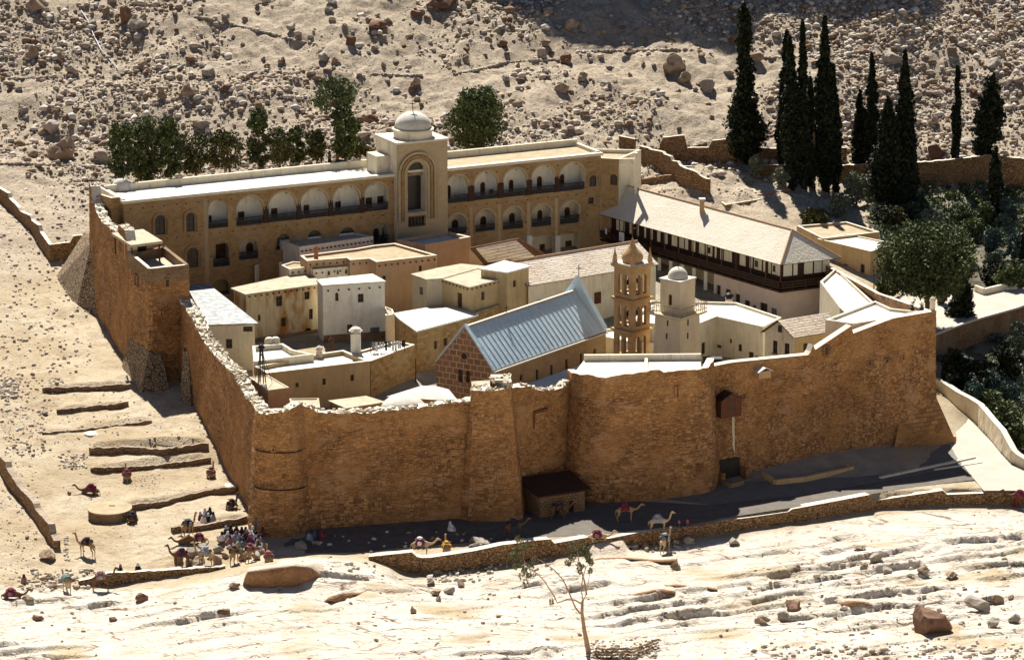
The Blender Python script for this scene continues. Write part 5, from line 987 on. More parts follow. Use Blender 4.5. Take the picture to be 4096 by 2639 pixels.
# hipped roof
ov = .75; eF, eR, eL, eB = [(*p, 12.0) for p in (F - dl * ov - dw * ov, Rr - dl * ov + dw * ov, L + dl * .2 - dw * ov, L + dw * (LW + ov) + dl * .2)]
rF, rL = P(7, 1850, 45, 15.4), P(0, 1490, 436, 15.4); rm = F + dw * LW / 2; rl = (V2(rF) - rm).dot(dl); rF = Vector((*(rm + dl * max(3, rl)), 15.4)); rL = Vector((*(rm + dl * (LL + .2)), 15.4))
mb = MB(); slab(mb, [eL, eF, rF, rL], .14, 'tile_dorm', 'dark_wood'); slab(mb, [eF, eR, rF], .14, 'tile_dorm', 'dark_wood'); slab(mb, [eR, eB, rL, rF], .14, 'tile_dorm', 'dark_wood'); mb.build('roof', None, gh)
mb = MB()
for p, q in ((rF, rL), (eF, rF), (eR, rF)): mb.tube([Vector(p) + Vector((0, 0, .04)), Vector(q) + Vector((0, 0, .04))], .11, 6, 'orange_plaster')
mb.build('ridge_tiles', None, gh)
q = rF.lerp(rL, .46); mb = MB(); mb.box(q + Vector((-.5, -.6, .2)), (.3, 0, 0), (0, .3, 0), (0, 0, .8), 'orange_plaster'); mb.box(q + Vector((-.5, -.6, 1.15)), (.42, 0, 0), (0, .42, 0), (0, 0, .1), 'coping'); mb.build('chimney', None, gh)
# washing on the balcony
for k, (x0, y0, x1, y1, mt) in enumerate(((1492, 175, 1538, 252, 'white'), (1370, 140, 1388, 190, 'white'))):
    u0, zb, u1, zt_ = rect(o[0], o[1], 6, x0, y0, x1, y1); m_ = MB(); nn_ = 8; D = Df
    for j in range(nn_):
        a, b_ = u0 + (u1 - u0) * j / nn_, u0 + (u1 - u0) * (j + 1) / nn_; w1, w2 = .12 + .05 * math.sin(j * 1.9), .12 + .05 * math.sin((j + 1) * 1.9); p, q = o[0] + D * a + nf * w1, o[0] + D * b_ + nf * w2
        m_.face([(*p, zb), (*q, zb), (*q, zt_), (*p, zt_)], 'cloth_white'); m_.face([(*(p - nf * .02), zb), (*(p - nf * .02), zt_), (*(q - nf * .02), zt_), (*(q - nf * .02), zb)], 'cloth_white')
    tag(m_.build('hanging_cloth', None), ('wide' if k == 0 else 'narrow') + ' white cloth hanging over the dark balcony of the guest house', 'cloth')

# ------------------------------------------------------------------ cream houses behind the right front wall
y0 = P(7, 1115, 873, 10); a0 = P(7, 918, 952, 10); b0 = P(7, 1562, 972, 10)
FB('courtyard_house', 'cream L shaped house with stained walls round a small yard, right of the minaret', [(14.5, 399), (19, 396.3), a0[:2], y0[:2], b0[:2], (32.5, 400.5), (27.5, 408), (17, 409)], 10, 3, 'cream_plaster', 'roof_white',
   [(2, 7, 972, 1122, 1010, 1235), (3, 7, 1238, 1087, 1262, 1130), (3, 7, 1322, 1140, 1356, 1208), (3, 7, 1420, 1213, 1468, 1288, 'rect', 'door'), (3, 7, 1116, 1145, 1162, 1176), (3, 7, 1480, 1250, 1515, 1285, 'rect', 'door')], par=(.3, .3))
FB('low_annex', 'bright white low terrace between the belfry and the minaret', [(8.5, 402), (13.8, 397.6), (19, 396.2), (14.5, 405)], 7.8, 3, 'cream_plaster', 'roof_white', par=(.3, .3), cat='terrace')
e0, ap0, e1, e2, ap1 = P(7, 1580, 1002, 11), P(7, 1720, 906, 12.5), P(7, 1860, 1056, 11), P(7, 2190, 1000, 11), P(7, 2205, 832, 12.5)
e3 = Vector((2 * ap1.x - e2.x, 2 * ap1.y - e2.y, 11)); gb = thing('gabled_house', (e0.x, e0.y, 5), 'small cream gabled house with a ribbed tile roof behind the stepped wall', 'house'); mb = MB()
hs = [(*rect(e0, e1, 7, *q), 'rect', .2) for q in ((1652, 1105, 1696, 1226), (1763, 1130, 1811, 1236))]
g = facade(mb, e0, e1, 4, 11, hs, 'cream_plaster'); hs2 = [(*rect(e1, e2, 7, 1945, 1130, 1985, 1200), 'rect', .2)]; g2 = facade(mb, e1, e2, 4, 10.95, hs2, 'ochre_plaster'); facade(mb, e2, e3, 4, 11, (), 'cream_plaster'); facade(mb, e3, e0, 4, 11, (), 'cream_plaster')
mb.face([e0, e1, ap0], 'cream_plaster'); mb.face([e2, e3, ap1], 'cream_plaster'); mb.build('wall', None, gb)
for h in g: fill(gb, e0, e1, h, sill=True)
for h in g2: fill(gb, e1, e2, h)
mb = MB(); u0, zb, u1, zt_ = rect(e0, e1, 7, 1708, 975, 1736, 1012); D = V2(e1 - e0).normalized(); n = Vector((D.y, -D.x)); q = V2(e0) + D * (u0 + u1) / 2 + n * .03; mb.box((*q, (zb + zt_) / 2), (D.x * .25, D.y * .25, 0), (n.x * .04, n.y * .04, 0), (0, 0, .4), 'window_dark'); mb.build('vent', None, gb)
mb = MB(); rd = (ap1 - ap0).normalized() * .35; lf = (e0 - ap0) * .15; rt = (e1 - ap0) * .12
slab(mb, [e1 + rt - rd, e2 + rt, ap1, ap0 - rd], .12, 'tile_pale', 'brown_wood'); slab(mb, [e3 + lf, e0 + lf - rd, ap0 - rd, ap1], .12, 'tile_pale', 'brown_wood'); mb.build('roof', None, gb)
FB('wall_walk', 'white walkway with cream parapets on top of the far right end of the front wall', [(35.8, 379.4), (38.8, 377.6), (48.0, 382.8), (43.9, 384.8), (42.4, 388.3), (40.8, 386.2)], 15.1, 6, 'cream_plaster', 'roof_white', par=(.3, .3), cat='terrace')
FB('side_gallery', 'white roofed side gallery with dark open bays facing the court, against the side wall', [(38.2, 413), (39.4, 400), (41.2, 389), (47.2, 384.2), (44.0, 401), (40.8, 420)], 11.4, 5, 'cream_plaster', 'roof_white',
   [(0, 7, 2010, 700, 2070, 860, 'rect', 'open'), (1, 7, 2090, 720, 2200, 880, 'rect', 'open'), (1, 7, 2230, 740, 2330, 880, 'rect', 'open')], par=(.35, .3), rd=.6)
# timber hoist box on the front wall and small white dormer
hz = thing('hoist_box', P(11, 1560, 620, 8), 'red brown wooden hoist box with a pitched roof hanging on the front wall', 'hoist'); Dw = (V2(B3) - V2(A3)).normalized(); nw = Vector((Dw.y, -Dw.x))
def WP3(A, B, u, off, z): q = V2(A) + Dw * u + nw * off; return Vector((q.x, q.y, z))
u0, zb = onplane(11, 1500, 620, V2(A3) + nw * 1.2, V2(B3) + nw * 1.2); u1, zt_ = onplane(11, 1655, 455, V2(A3) + nw * 1.2, V2(B3) + nw * 1.2); uc = (u0 + u1) / 2; hw = (u1 - u0) / 2
c = WP3(A3, B3, uc, .75, (zb + zt_) / 2); Dv, nv = Vector((*Dw, 0)), Vector((*nw, 0)); mb = MB(); mb.box(c, Dv * hw, nv * .75, (0, 0, (zt_ - zb) / 2), 'brown_wood')
for k in range(9): mb.seg(c + Dv * hw * (k / 4 - 1) + nv * .76 + Vector((0, 0, -(zt_ - zb) / 2)), c + Dv * hw * (k / 4 - 1) + nv * .76 + Vector((0, 0, (zt_ - zb) / 2)), .07, .05, 'red_wood')
mb.build('box', None, hz); mb = MB(); mb.box(c + nv * .79 + Vector((0, 0, 0)), Dv * .2, nv * .02, (0, 0, .22), 'window_dark'); mb.build('hatch', None, hz)
mb = MB(); t_ = (zt_ - zb) / 2; pk = c + Vector((0, 0, t_ + .75)); L1, R1_ = c - Dv * (hw + .2) + Vector((0, 0, t_ - .05)), c + Dv * (hw + .2) + Vector((0, 0, t_ - .05))
slab(mb, [L1 + nv * .95, pk + nv * .95, pk - nv * .7, L1 - nv * .7], .08, 'dark_wood'); slab(mb, [pk + nv * .95, R1_ + nv * .95, R1_ - nv * .7, pk - nv * .7], .08, 'dark_wood'); mb.build('roof', None, hz)
mb = MB(); mb.face([c + nv * .755 + Vector((0, 0, t_)) - Dv * hw, c + nv * .755 + Vector((0, 0, t_)) + Dv * hw, pk + nv * .755], 'brown_wood'); mb.build('gable', None, hz)
ds = thing('dormer_box', P(11, 1830, 290, 11), 'small white roofed box jutting from the front wall just above the hoist', 'hoist'); A4, B4 = V2(A3) + nw * .8, V2(B3) + nw * .8
u0, zb = onplane(11, 1795, 318, A4, B4); u1, zt_ = onplane(11, 1888, 250, A4, B4); uc, hw = (u0 + u1) / 2, (u1 - u0) / 2; c = WP3(A3, B3, uc, .45, (zb + zt_) / 2); mb = MB(); mb.box(c, Dv * hw, nv * .5, (0, 0, (zt_ - zb) / 2), 'orange_plaster'); mb.build('box', None, ds)
mb = MB(); t_ = (zt_ - zb) / 2; pk = c + Vector((0, 0, t_ + .45)); L1, R1_ = c - Dv * (hw + .2) + Vector((0, 0, t_)), c + Dv * (hw + .2) + Vector((0, 0, t_))
slab(mb, [L1 + nv * .7, pk + nv * .7, pk - nv * .5, L1 - nv * .5], .07, 'frame_white'); slab(mb, [pk + nv * .7, R1_ + nv * .7, R1_ - nv * .5, pk - nv * .5], .07, 'frame_white'); mb.build('roof', None, ds)
# gate passage and guard hut at the foot of the wall
gt_ = thing('gate_hut', P(11, 150, 1380, 0), 'low dark roofed guard hut with two doorways at the foot of the recessed wall', 'hut')
q = [P(11, 118, 1385, 0), P(11, 460, 1330, 0)]; Dg = V2(q[1] - q[0]).normalized(); ng = Vector((-Dg.y, Dg.x)); a, b_ = V2(q[0]), V2(q[1]); pl_ = [(a)[:], (b_)[:], (b_ + ng * 4)[:], (a + ng * 4)[:]]; mb = MB()
hs = [(*rect(a, b_, 11, 228, 1272, 268, 1370), 'rect', .3), (*rect(a, b_, 11, 338, 1255, 380, 1345), 'rect', .3)]; g = facade(mb, pl_[0], pl_[1], -.3, 2.6, hs, 'garden_stone')
for i in (1, 2, 3): facade(mb, pl_[i], pl_[(i + 1) % 4], -.3, 2.6, (), 'garden_stone')
mb.build('wall', None, gt_)
for h in g: fill(gt_, a, b_, h, 'door', 'window_dark', 'brown_wood', (0, 0))
mb = MB(); o_ = inset(pl_, -.5); slab(mb, [(*o_[0], 2.55), (*o_[1], 2.55), (*o_[2], 3.3), (*o_[3], 3.3)], .15, 'dark_wood', 'dark_wood'); mb.build('roof', None, gt_)
mb = MB(); wp = V2(A3) + Dw * onplane(11, 1590, 900, A3, B3)[0] + nw * .55; mb.seg((*wp, .2), (*(wp - nw * .35), 7.6), .25, .12, 'cream_plaster'); tag(mb.build('drain_strip', None), 'pale vertical drain streak strip below the wooden hoist box', 'drain')
mb = MB(); u, _ = onplane(11, 1540, 1040, A3, B3); q = V2(A3) + Dw * u + nw * 1.0
for i in range(2): mb.box((*(q + Dw * (i * 3.2 - 1.6)), .6), Dv * .25, nv * 1.2, (0, 0, .6), 'fort_stone')
mb.box((*(q - nw * .2), 1.2), Dv * 1.3, nv * .2, (0, 0, 1.1), 'window_dark'); tag(mb.build('gateway', None), 'small dark gateway at the foot of the wall under the hoist box', 'gate')
# court clutter
for (c, x, y, z) in ((5, 170, 1188, 8.0), (5, 225, 1185, 8.0)):
    q = P(c, x, y, z - .2); mb = MB(); mb.lathe(q, [(.0, 0), (.55, .02), (.6, .35), (.55, .7), (.5, 1.1), (.3, 1.25), (0, 1.28)], 14, 'coping'); o_ = mb.build('barrel', None, None, smooth=True, weld=True, loc=q)
    tag(o_, ('left' if x < 200 else 'right') + ' one of two round pale barrels on the small white terrace', 'barrel', 'barrels on the terrace')
ln = thing('washing_line', P(5, 1060, 1190, 7.8), 'line of white washing strung across the laundry terrace', 'washing line'); p0, p1 = P(5, 1060, 1140, 9.0), P(5, 1360, 1125, 9.0)
for p in (p0, p1): mb = MB(); mb.seg((p.x, p.y, 7.6), (p.x, p.y, 9.2), .08, .08, 'brown_wood'); mb.build('post', None, ln)
mb = MB(); mb.tube([p0, p1], .02, 4, 'brown_wood'); mb.build('line', None, ln); rr = random.Random(5); f = .04
while f < .95:
    wd = rr.uniform(.05, .11); h = rr.uniform(.7, 1.2); q0_, q1_ = p0.lerp(p1, f), p0.lerp(p1, f + wd); mb = MB(); mt = rr.choice(['cloth_white', 'cloth_white', 'cloth_white', 'cloth_dark', 'cloth_grey'])
    pts = [q0_.lerp(q1_, j / 5) + Vector((0, .06 * math.sin(j * 2.2), 0)) for j in range(6)]
    for s0, s1 in zip(pts, pts[1:]): dz = Vector((0, 0, -h)); mb.face([s0 + dz, s1 + dz, s1, s0], mt)
    mb.build('cloth', None, ln); f += wd + rr.uniform(.01, .05)
# ------------------------------------------------------------------ rocks
def rock_mesh(seed, sub=3, squash=.62, rough=.3, mat='boulder_tan', name='boulder'):
    bm = bmesh.new(); bmesh.ops.create_icosphere(bm, subdivisions=sub, radius=1); rr = random.Random(seed)
    cuts = [(Vector((rr.gauss(0, 1), rr.gauss(0, 1), rr.gauss(0, .8))).normalized(), rr.uniform(.45, .8)) for _ in range(14)]
    for v in bm.verts:
        p = v.co.copy()
        for n, d in cuts:
            e = p.dot(n) - d
            if e > 0: p -= n * e * .97
        p *= 1 + rough * (mnoise.noise(p * 1.3 + Vector((seed * 3.1, 0, 0)))) + rough * .35 * mnoise.noise(p * 4 + Vector((0, seed * 2.7, 0)))
        v.co = Vector((p.x, p.y * .85, p.z * squash))
    me = bpy.data.meshes.new(name); bm.to_mesh(me); bm.free()
    me.uv_layers.new(name='UVMap'); me.materials.append(MATS[mat]); me.polygons.foreach_set('use_smooth', [False] * len(me.polygons)); return me
ROCKS = {m_: [rock_mesh(i * 7 + k, 3, (.6, .7, .5, .8, .62)[i], mat=m_) for i in range(5)] for k, m_ in enumerate(('boulder_tan', 'boulder_grey', 'boulder_red'))}
rr = random.Random(11)
def put_rock(p, wd, ht=None, mat='boulder_tan', label=None, group=None, sink=.25, i=None, rz=None):
    me = ROCKS[mat][rr.randrange(5) if i is None else i]; o = bpy.data.objects.new('boulder', me); col.objects.link(o); s = wd / 2; hz = (ht or wd * .75) / 1.2
    o.scale = (s * 1.1, s * 1.1, hz); o.rotation_euler = (rr.uniform(-.15, .15), rr.uniform(-.15, .15), rr.uniform(0, 6.28) if rz is None else rz)
    o.location = (p.x, p.y, p.z + hz * (.6 - sink)); tag(o, label, 'boulder', group); return o
def rock_px(c, x, y, wpx, hpx, mat='boulder_tan', label=None, group=None, **k):
    p = hit(c, x, y); d = (p - Vector((0, 0, CAM_H))).length; m_ = d / FPX / CR[c][2]; return put_rock(p + Vector((0, wpx * m_ * .2, 0)), wpx * m_, hpx * m_, mat, label, group, **k)
for a in ((1, 415, 1090, 250, 170, 'boulder_tan', 'largest tan boulder on the slope left of the trees', dict(i=1)), (1, 350, 905, 150, 120, 'boulder_grey', 'pale boulder propped on a second block above the largest slope boulder', {}),
          (1, 283, 900, 75, 60, 'boulder_grey', 'small pale block beside the propped boulder on the left slope', {}), (1, 700, 1110, 140, 130, 'boulder_grey', 'whitish split boulder between the largest boulder and the first tree', {}),
          (1, 240, 85, 180, 130, 'boulder_tan', 'big brown boulder at the top left of the slope', {}), (1, 925, 215, 160, 130, 'boulder_grey', 'grey peaked boulder with a dark hollow beside it, high on the left slope', {}),
          (1, 850, 160, 110, 150, 'boulder_red', 'dark cleft rock leaning on the grey peaked boulder', {}), (1, 215, 405, 130, 120, 'boulder_tan', 'rounded boulder pair leaning together at the left edge of the slope', {}),
          (1, 1290, 670, 160, 110, 'boulder_tan', 'orange wedge boulder midway up the slope', {}), (1, 1105, 685, 80, 110, 'boulder_tan', 'upright egg shaped boulder left of the orange wedge', {}), (1, 1420, 510, 140, 70, 'boulder_grey', 'flat white topped boulder in the middle of the slope', {}),
          (1, 1385, 880, 160, 80, 'boulder_grey', 'white slab rock just above the row of trees', {}), (2, 720, 70, 290, 130, 'boulder_red', 'huge red brown boulder cut by the top edge of the picture', dict(i=3)), (2, 260, 205, 170, 80, 'boulder_red', 'long low brown rock on the upper slope', {}),
          (2, 1390, 385, 80, 80, 'boulder_grey', 'white capped boulder near the stone wall line on the slope', {}), (2, 1565, 440, 100, 90, 'boulder_red', 'dark rounded boulder just below the mountain shadow', {}), (2, 85, 310, 90, 100, 'boulder_red', 'brown upright boulder high above the domed portal', {}),
          (2, 240, 850, 110, 80, 'boulder_red', 'dark red boulder just left of the white dome', {}), (2, 2310, 500, 240, 150, 'boulder_tan', 'big square topped block above the garden wall', dict(i=1)), (3, 75, 570, 150, 90, 'boulder_tan', 'flat block wedged under the big square block', {}),
          (3, 230, 630, 150, 130, 'boulder_grey', 'grey craggy block right of the big square block', {}), (3, 1480, 450, 160, 130, 'boulder_grey', 'grey sloping boulder among the distant cypresses', {}), (3, 2200, 470, 140, 100, 'boulder_grey', 'dark grey boulder at the upper right of the scree', {}),
          (3, 1790, 1080, 160, 110, 'boulder_red', 'orange lit boulder above the dark garden wall', {}), (3, 1985, 1010, 130, 90, 'boulder_grey', 'white boulder beside the thin cypress', {}), (19, 1060, 250, 260, 80, 'boulder_grey', 'flat white slab showing through the gap in the garden wall', {})):
    rock_px(*a[:5], mat=a[5], label=a[6], **a[7])
for k in range(215):   # the other boulders one can tell apart on the scree
    x, y = rr.uniform(0, 2390), 395 * (rr.random() ** .9); 
    if x > 1700 and rr.random() < .3: x = rr.uniform(1700, 2390)
    if y > 190 + 50 * (x > 900) and 180 < x < 1500: y = rr.uniform(5, 230)
    w_ = .9 + 1.6 * rr.random() ** 2.2; p = hit(0, x, y)
    if p.y > 452 + (x > 1500) * 20: put_rock(p, w_, w_ * rr.uniform(.5, .8), rr.choice(['boulder_tan', 'boulder_tan', 'boulder_grey', 'boulder_grey', 'boulder_red']), 'weathered brown or grey boulder half sunk in the scree of the hillside', 'boulders strewn over the hillside')
# small stones nobody could count
def rubble(name, pts, mats, seed=0):
    """pts = array (x,y,z,size)"""
    rs = np.random.RandomState(seed); bm = bmesh.new(); bmesh.ops.create_icosphere(bm, subdivisions=1, radius=1); bv = np.array([v.co[:] for v in bm.verts]); bf = np.array([[v.index for v in f.verts] for f in bm.faces]); bm.free()
    n = len(pts); nv = len(bv); allv = np.empty((n, nv, 3), np.float32)
    for i, (x, y, z, s) in enumerate(pts):
        j = 1 + rs.uniform(-.28, .28, (nv, 1)); a = rs.uniform(0, 6.28); c_, s_ = math.cos(a), math.sin(a); v = bv * j * np.array([1.15, .8, .62]) * s
        n1 = rs.normal(size=3); n1 /= np.linalg.norm(n1); e = np.maximum(v @ n1 - .45 * s, 0)[:, None]; v = v - e * n1
        for _ in range(3):
            n1 = rs.normal(size=3); n1 /= np.linalg.norm(n1); e = np.maximum(v @ n1 - .5 * s, 0)[:, None]; v = v - e * n1
        allv[i, :, 0] = x + v[:, 0] * c_ - v[:, 1] * s_; allv[i, :, 1] = y + v[:, 0] * s_ + v[:, 1] * c_; allv[i, :, 2] = z + v[:, 2] + s * .25
    f = (bf[None] + (np.arange(n) * nv)[:, None, None]).reshape(-1, 3).astype(np.int32)
    me = bpy.data.meshes.new(name); me.vertices.add(n * nv); me.vertices.foreach_set('co', allv.ravel()); me.loops.add(f.size); me.loops.foreach_set('vertex_index', f.ravel()); me.polygons.add(len(f)); me.polygons.foreach_set('loop_start', np.arange(0, f.size, 3, dtype=np.int32))
    mi = np.repeat(rs.randint(0, len(mats), n), len(bf)).astype(np.int32)
    for q in mats: me.materials.append(MATS[q])
    me.polygons.foreach_set('material_index', mi); me.update(calc_edges=True); o = bpy.data.objects.new(name, me); link(o); return o
for i, (nm, c_) in enumerate((('pebble_a', (.50, .42, .33)), ('pebble_b', (.34, .26, .18)), ('pebble_c', (.62, .56, .48)), ('pebble_d', (.24, .16, .10)))): plain(nm, c_, .95, .2, 2)
rs = np.random.RandomState(4); pts = []
while len(pts) < 32000:
    x = rs.uniform(-98, 96); y = 450 + 85 * rs.random_sample() ** .85
    d = fbm(np.array([x * .07]), np.array([y * .07]), 4, 91)[0]
    right = min(1, max(0, (x - 25) / 25))
    if rs.random_sample() > .42 + d * 1.7 + right * .4 or (y < 462 and x < 12): continue
    if x > 14 and y < 476: continue
    s = min(1.0, .07 + .16 * rs.exponential() + right * .07); pts.append((x, y, G(x, y), s))
tag(rubble('hillside_rubble', pts, ['pebble_a', 'pebble_b', 'pebble_c', 'pebble_a', 'pebble_d']), 'loose rubble covering the hillside', 'rubble', kind='stuff')
pts = []
def scatter(c, x0, y0, x1, y1, n, smin, smax):
    for _ in range(n):
        p = hit(c, rs.uniform(x0, x1), rs.uniform(y0, y1)); s = smin + (smax - smin) * rs.random_sample() ** 2.5; pts.append((p.x, p.y, p.z, s))
scatter(9, 330, 20, 430, 60, 60, .08, .3); scatter(9, 0, 20, 130, 160, 90, .1, .45); scatter(9, 400, 540, 600, 640, 130, .08, .3); scatter(9, 900, 680, 1100, 780, 120, .04, .12); scatter(9, 300, 120, 1500, 1300, 500, .04, .14); scatter(9, 0, 100, 260, 1400, 420, .04, .2)
scatter(4, 0, 150, 700, 1540, 900, .05, .38); scatter(9, 0, 0, 300, 560, 350, .06, .35); scatter(9, 300, 100, 1400, 560, 260, .05, .22); scatter(0, 250, 600, 300, 700, 60, .1, .4); scatter(13, 260, 740, 840, 900, 150, .12, .45); scatter(13, 150, 800, 500, 930, 60, .1, .35); scatter(13, 600, 440, 560, 660, 40, .1, .3); scatter(14, 1640, 620, 2330, 800, 110, .12, .5); scatter(14, 700, 560, 1300, 800, 40, .1, .4)
scatter(15, 0, 520, 700, 640, 50, .1, .4); scatter(15, 1020, 400, 1950, 480, 50, .1, .45); scatter(0, 0, 1380, 2390, 1540, 420, .04, .3); scatter(16, 0, 650, 2391, 1520, 260, .05, .4); scatter(16, 200, 1400, 2391, 1520, 170, .15, .5); scatter(0, 700, 1240, 1640, 1290, 110, .06, .35)
scatter(15, 1000, 1240, 1600, 1400, 150, .12, .35)
scatter(19, 300, 420, 2000, 860, 260, .05, .3); scatter(0, 1500, 395, 2390, 560, 300, .05, .35); scatter(12, 1800, 1150, 2310, 1500, 60, .04, .2)
tag(rubble('loose_stones', pts, ['pebble_a', 'pebble_b', 'pebble_c', 'pebble_c'], 2), 'loose stones lying on the sand and rock round the walls', 'stones', kind='stuff')
# foreground boulders and blocks
for a in ((16, 1575, 1290, 430, 320, 'boulder_red', 'huge dark red brown boulder casting a shadow, lower right foreground', dict(i=1)), (16, 1110, 675, 170, 130, 'boulder_grey', 'two toned wedge boulder on the pale rock below the roadside wall', {}), (16, 1515, 775, 145, 100, 'boulder_tan', 'round orange bellied boulder, left of a pair on the bare rock', {}),
          (16, 1760, 815, 165, 95, 'boulder_tan', 'round brown boulder, right of a pair on the bare rock', {}), (16, 960, 570, 150, 70, 'boulder_tan', 'flat topped slab boulder above the two toned wedge', {}), (16, 1000, 735, 110, 60, 'boulder_tan', 'low brown rock under the two toned wedge boulder', {}),
          (16, 1200, 775, 120, 80, 'boulder_grey', 'low grey rock right of the brown rock group', {}), (16, 1990, 1100, 300, 160, 'boulder_grey', 'long grey boulder with a shaded underside at the right edge', {}), (16, 2160, 1040, 140, 110, 'boulder_tan', 'tan block leaning on the long grey boulder', {}),
          (16, 2120, 1240, 140, 110, 'boulder_grey', 'pale rock pinched beside its twin, lower right corner', dict(i=2)), (16, 2310, 1200, 120, 110, 'boulder_grey', 'pointed pale rock at the far right edge', {}), (16, 400, 1085, 180, 110, 'boulder_red', 'orange triangular rock in the right foreground', {}), (16, 310, 1190, 120, 130, 'boulder_grey', 'pale weathered lump below the orange triangular rock', {}),
          (16, 110, 1205, 160, 80, 'boulder_tan', 'dark sided flat rock left of the pale weathered lump', {}), (16, 410, 740, 100, 50, 'boulder_tan', 'small brown rock on the bare granite below the road', {}), (15, 1745, 625, 100, 80, 'boulder_tan', 'smooth rounded stone at the end of the long granite slab', {}),
          (15, 2250, 415, 125, 85, 'boulder_grey', 'clean white boulder against the roadside wall', {}), (15, 1850, 405, 100, 80, 'boulder_grey', 'pale boulder at the wall foot right of the standing camel', {}), (15, 1750, 410, 70, 60, 'boulder_grey', 'small pale boulder touching the standing camel', {}),
          (15, 1375, 445, 100, 50, 'boulder_grey', 'flat pale boulder at the wall foot left of the camel', {}), (15, 1580, 890, 110, 75, 'boulder_tan', 'rounded tan stone below the long granite slab', {}), (15, 1480, 440, 70, 50, 'boulder_grey', 'pointed pale rock between the flat boulder and the camel', {}),
          (14, 2190, 465, 230, 90, 'boulder_grey', 'long pale boulder of the roadside heap behind the parapet', {}), (14, 2110, 485, 90, 60, 'boulder_grey', 'low white boulder at the left end of the roadside heap', {}), (14, 2185, 450, 75, 60, 'boulder_grey', 'white round boulder in front of the roadside heap', {}), (14, 2100, 430, 90, 50, 'boulder_tan', 'flat tan boulder at the back of the roadside heap', {}),
          (14, 1760, 930, 120, 80, 'boulder_tan', 'brown round rock left of a pair in the gully', {}), (14, 1890, 920, 120, 90, 'boulder_grey', 'grey round rock right of a pair in the gully', {}), (14, 1790, 985, 70, 60, 'boulder_tan', 'small rock below the gully pair', {}), (14, 1990, 850, 90, 70, 'boulder_tan', 'brown wedge rock high in the gully', {}),
          (14, 1710, 830, 130, 80, 'boulder_tan', 'flat cracked block at the gully mouth', {}), (14, 470, 490, 170, 90, 'boulder_grey', 'large shaded boulder at the foot of the front wall near the tower', {}), (14, 620, 460, 120, 70, 'boulder_grey', 'shaded flat boulder right of the large wall foot boulder', {}), (14, 1545, 1100, 80, 80, 'boulder_tan', 'brown cube like stone on the smooth foreground rock', {}),
          (13, 410, 655, 215, 110, 'boulder_tan', 'big brown boulder at the near end of the left field wall', dict(i=0)), (13, 600, 85, 60, 40, 'boulder_tan', 'small brown stone left of the crouching red blanketed camel', {}), (13, 230, 460, 60, 35, 'boulder_grey', 'lone grey stone left of the field wall', {}), (13, 2040, 905, 120, 90, 'boulder_tan', 'round brown stone under the overhanging rock', {}),
          (13, 320, 1180, 130, 70, 'boulder_red', 'dark half round rock in the lower left foreground', {}), (13, 980, 1190, 90, 60, 'boulder_red', 'small dark cleft rock in the left foreground', {}), (13, 1955, 1120, 140, 60, 'boulder_red', 'dark pointed rock with a flat stone beside it', {}), (13, 1220, 1010, 180, 75, 'boulder_red', 'long shaded rock ledge stone below the corner camels', {}),
          (13, 240, 1005, 140, 45, 'boulder_tan', 'low brown rock beside the resting camel, bottom left', {}), (13, 470, 900, 90, 60, 'boulder_tan', 'brown block in the rubble heap at the lower left', {}), (13, 430, 820, 100, 50, 'boulder_tan', 'flat block on top of the rubble heap at the lower left', {}), (13, 540, 830, 110, 70, 'boulder_grey', 'pale round block in the rubble heap at the lower left', {}),
          (9, 300, 270, 60, 35, 'boulder_grey', 'round grey stone at the left end of the second terrace step', {})):
    rock_px(*a[:5], mat=a[5], label=a[6], **a[7])
for k, (x, y, w_, h_) in enumerate(((1555, 680, 110, 90), (1640, 700, 90, 80), (1700, 640, 150, 130), (1720, 690, 170, 60), (1755, 555, 110, 70), (1840, 640, 90, 80), (1890, 690, 130, 100), (1900, 590, 90, 80), (1920, 490, 100, 70), (1960, 640, 90, 60), (2000, 560, 90, 60), (2040, 440, 90, 60), (2110, 660, 110, 80), (2150, 640, 80, 60), (2230, 650, 110, 90), (2250, 600, 150, 80), (2290, 560, 110, 80), (2200, 560, 90, 60), (2090, 590, 90, 60), (2140, 420, 80, 50), (1560, 610, 80, 60), (1800, 610, 90, 50))):
    rock_px(13, x, y, w_, h_, mat='boulder_grey' if k % 3 else 'boulder_tan', label='pale stone of the rough heap where people sit, by the round corner tower', group='stones of the sitting heap')
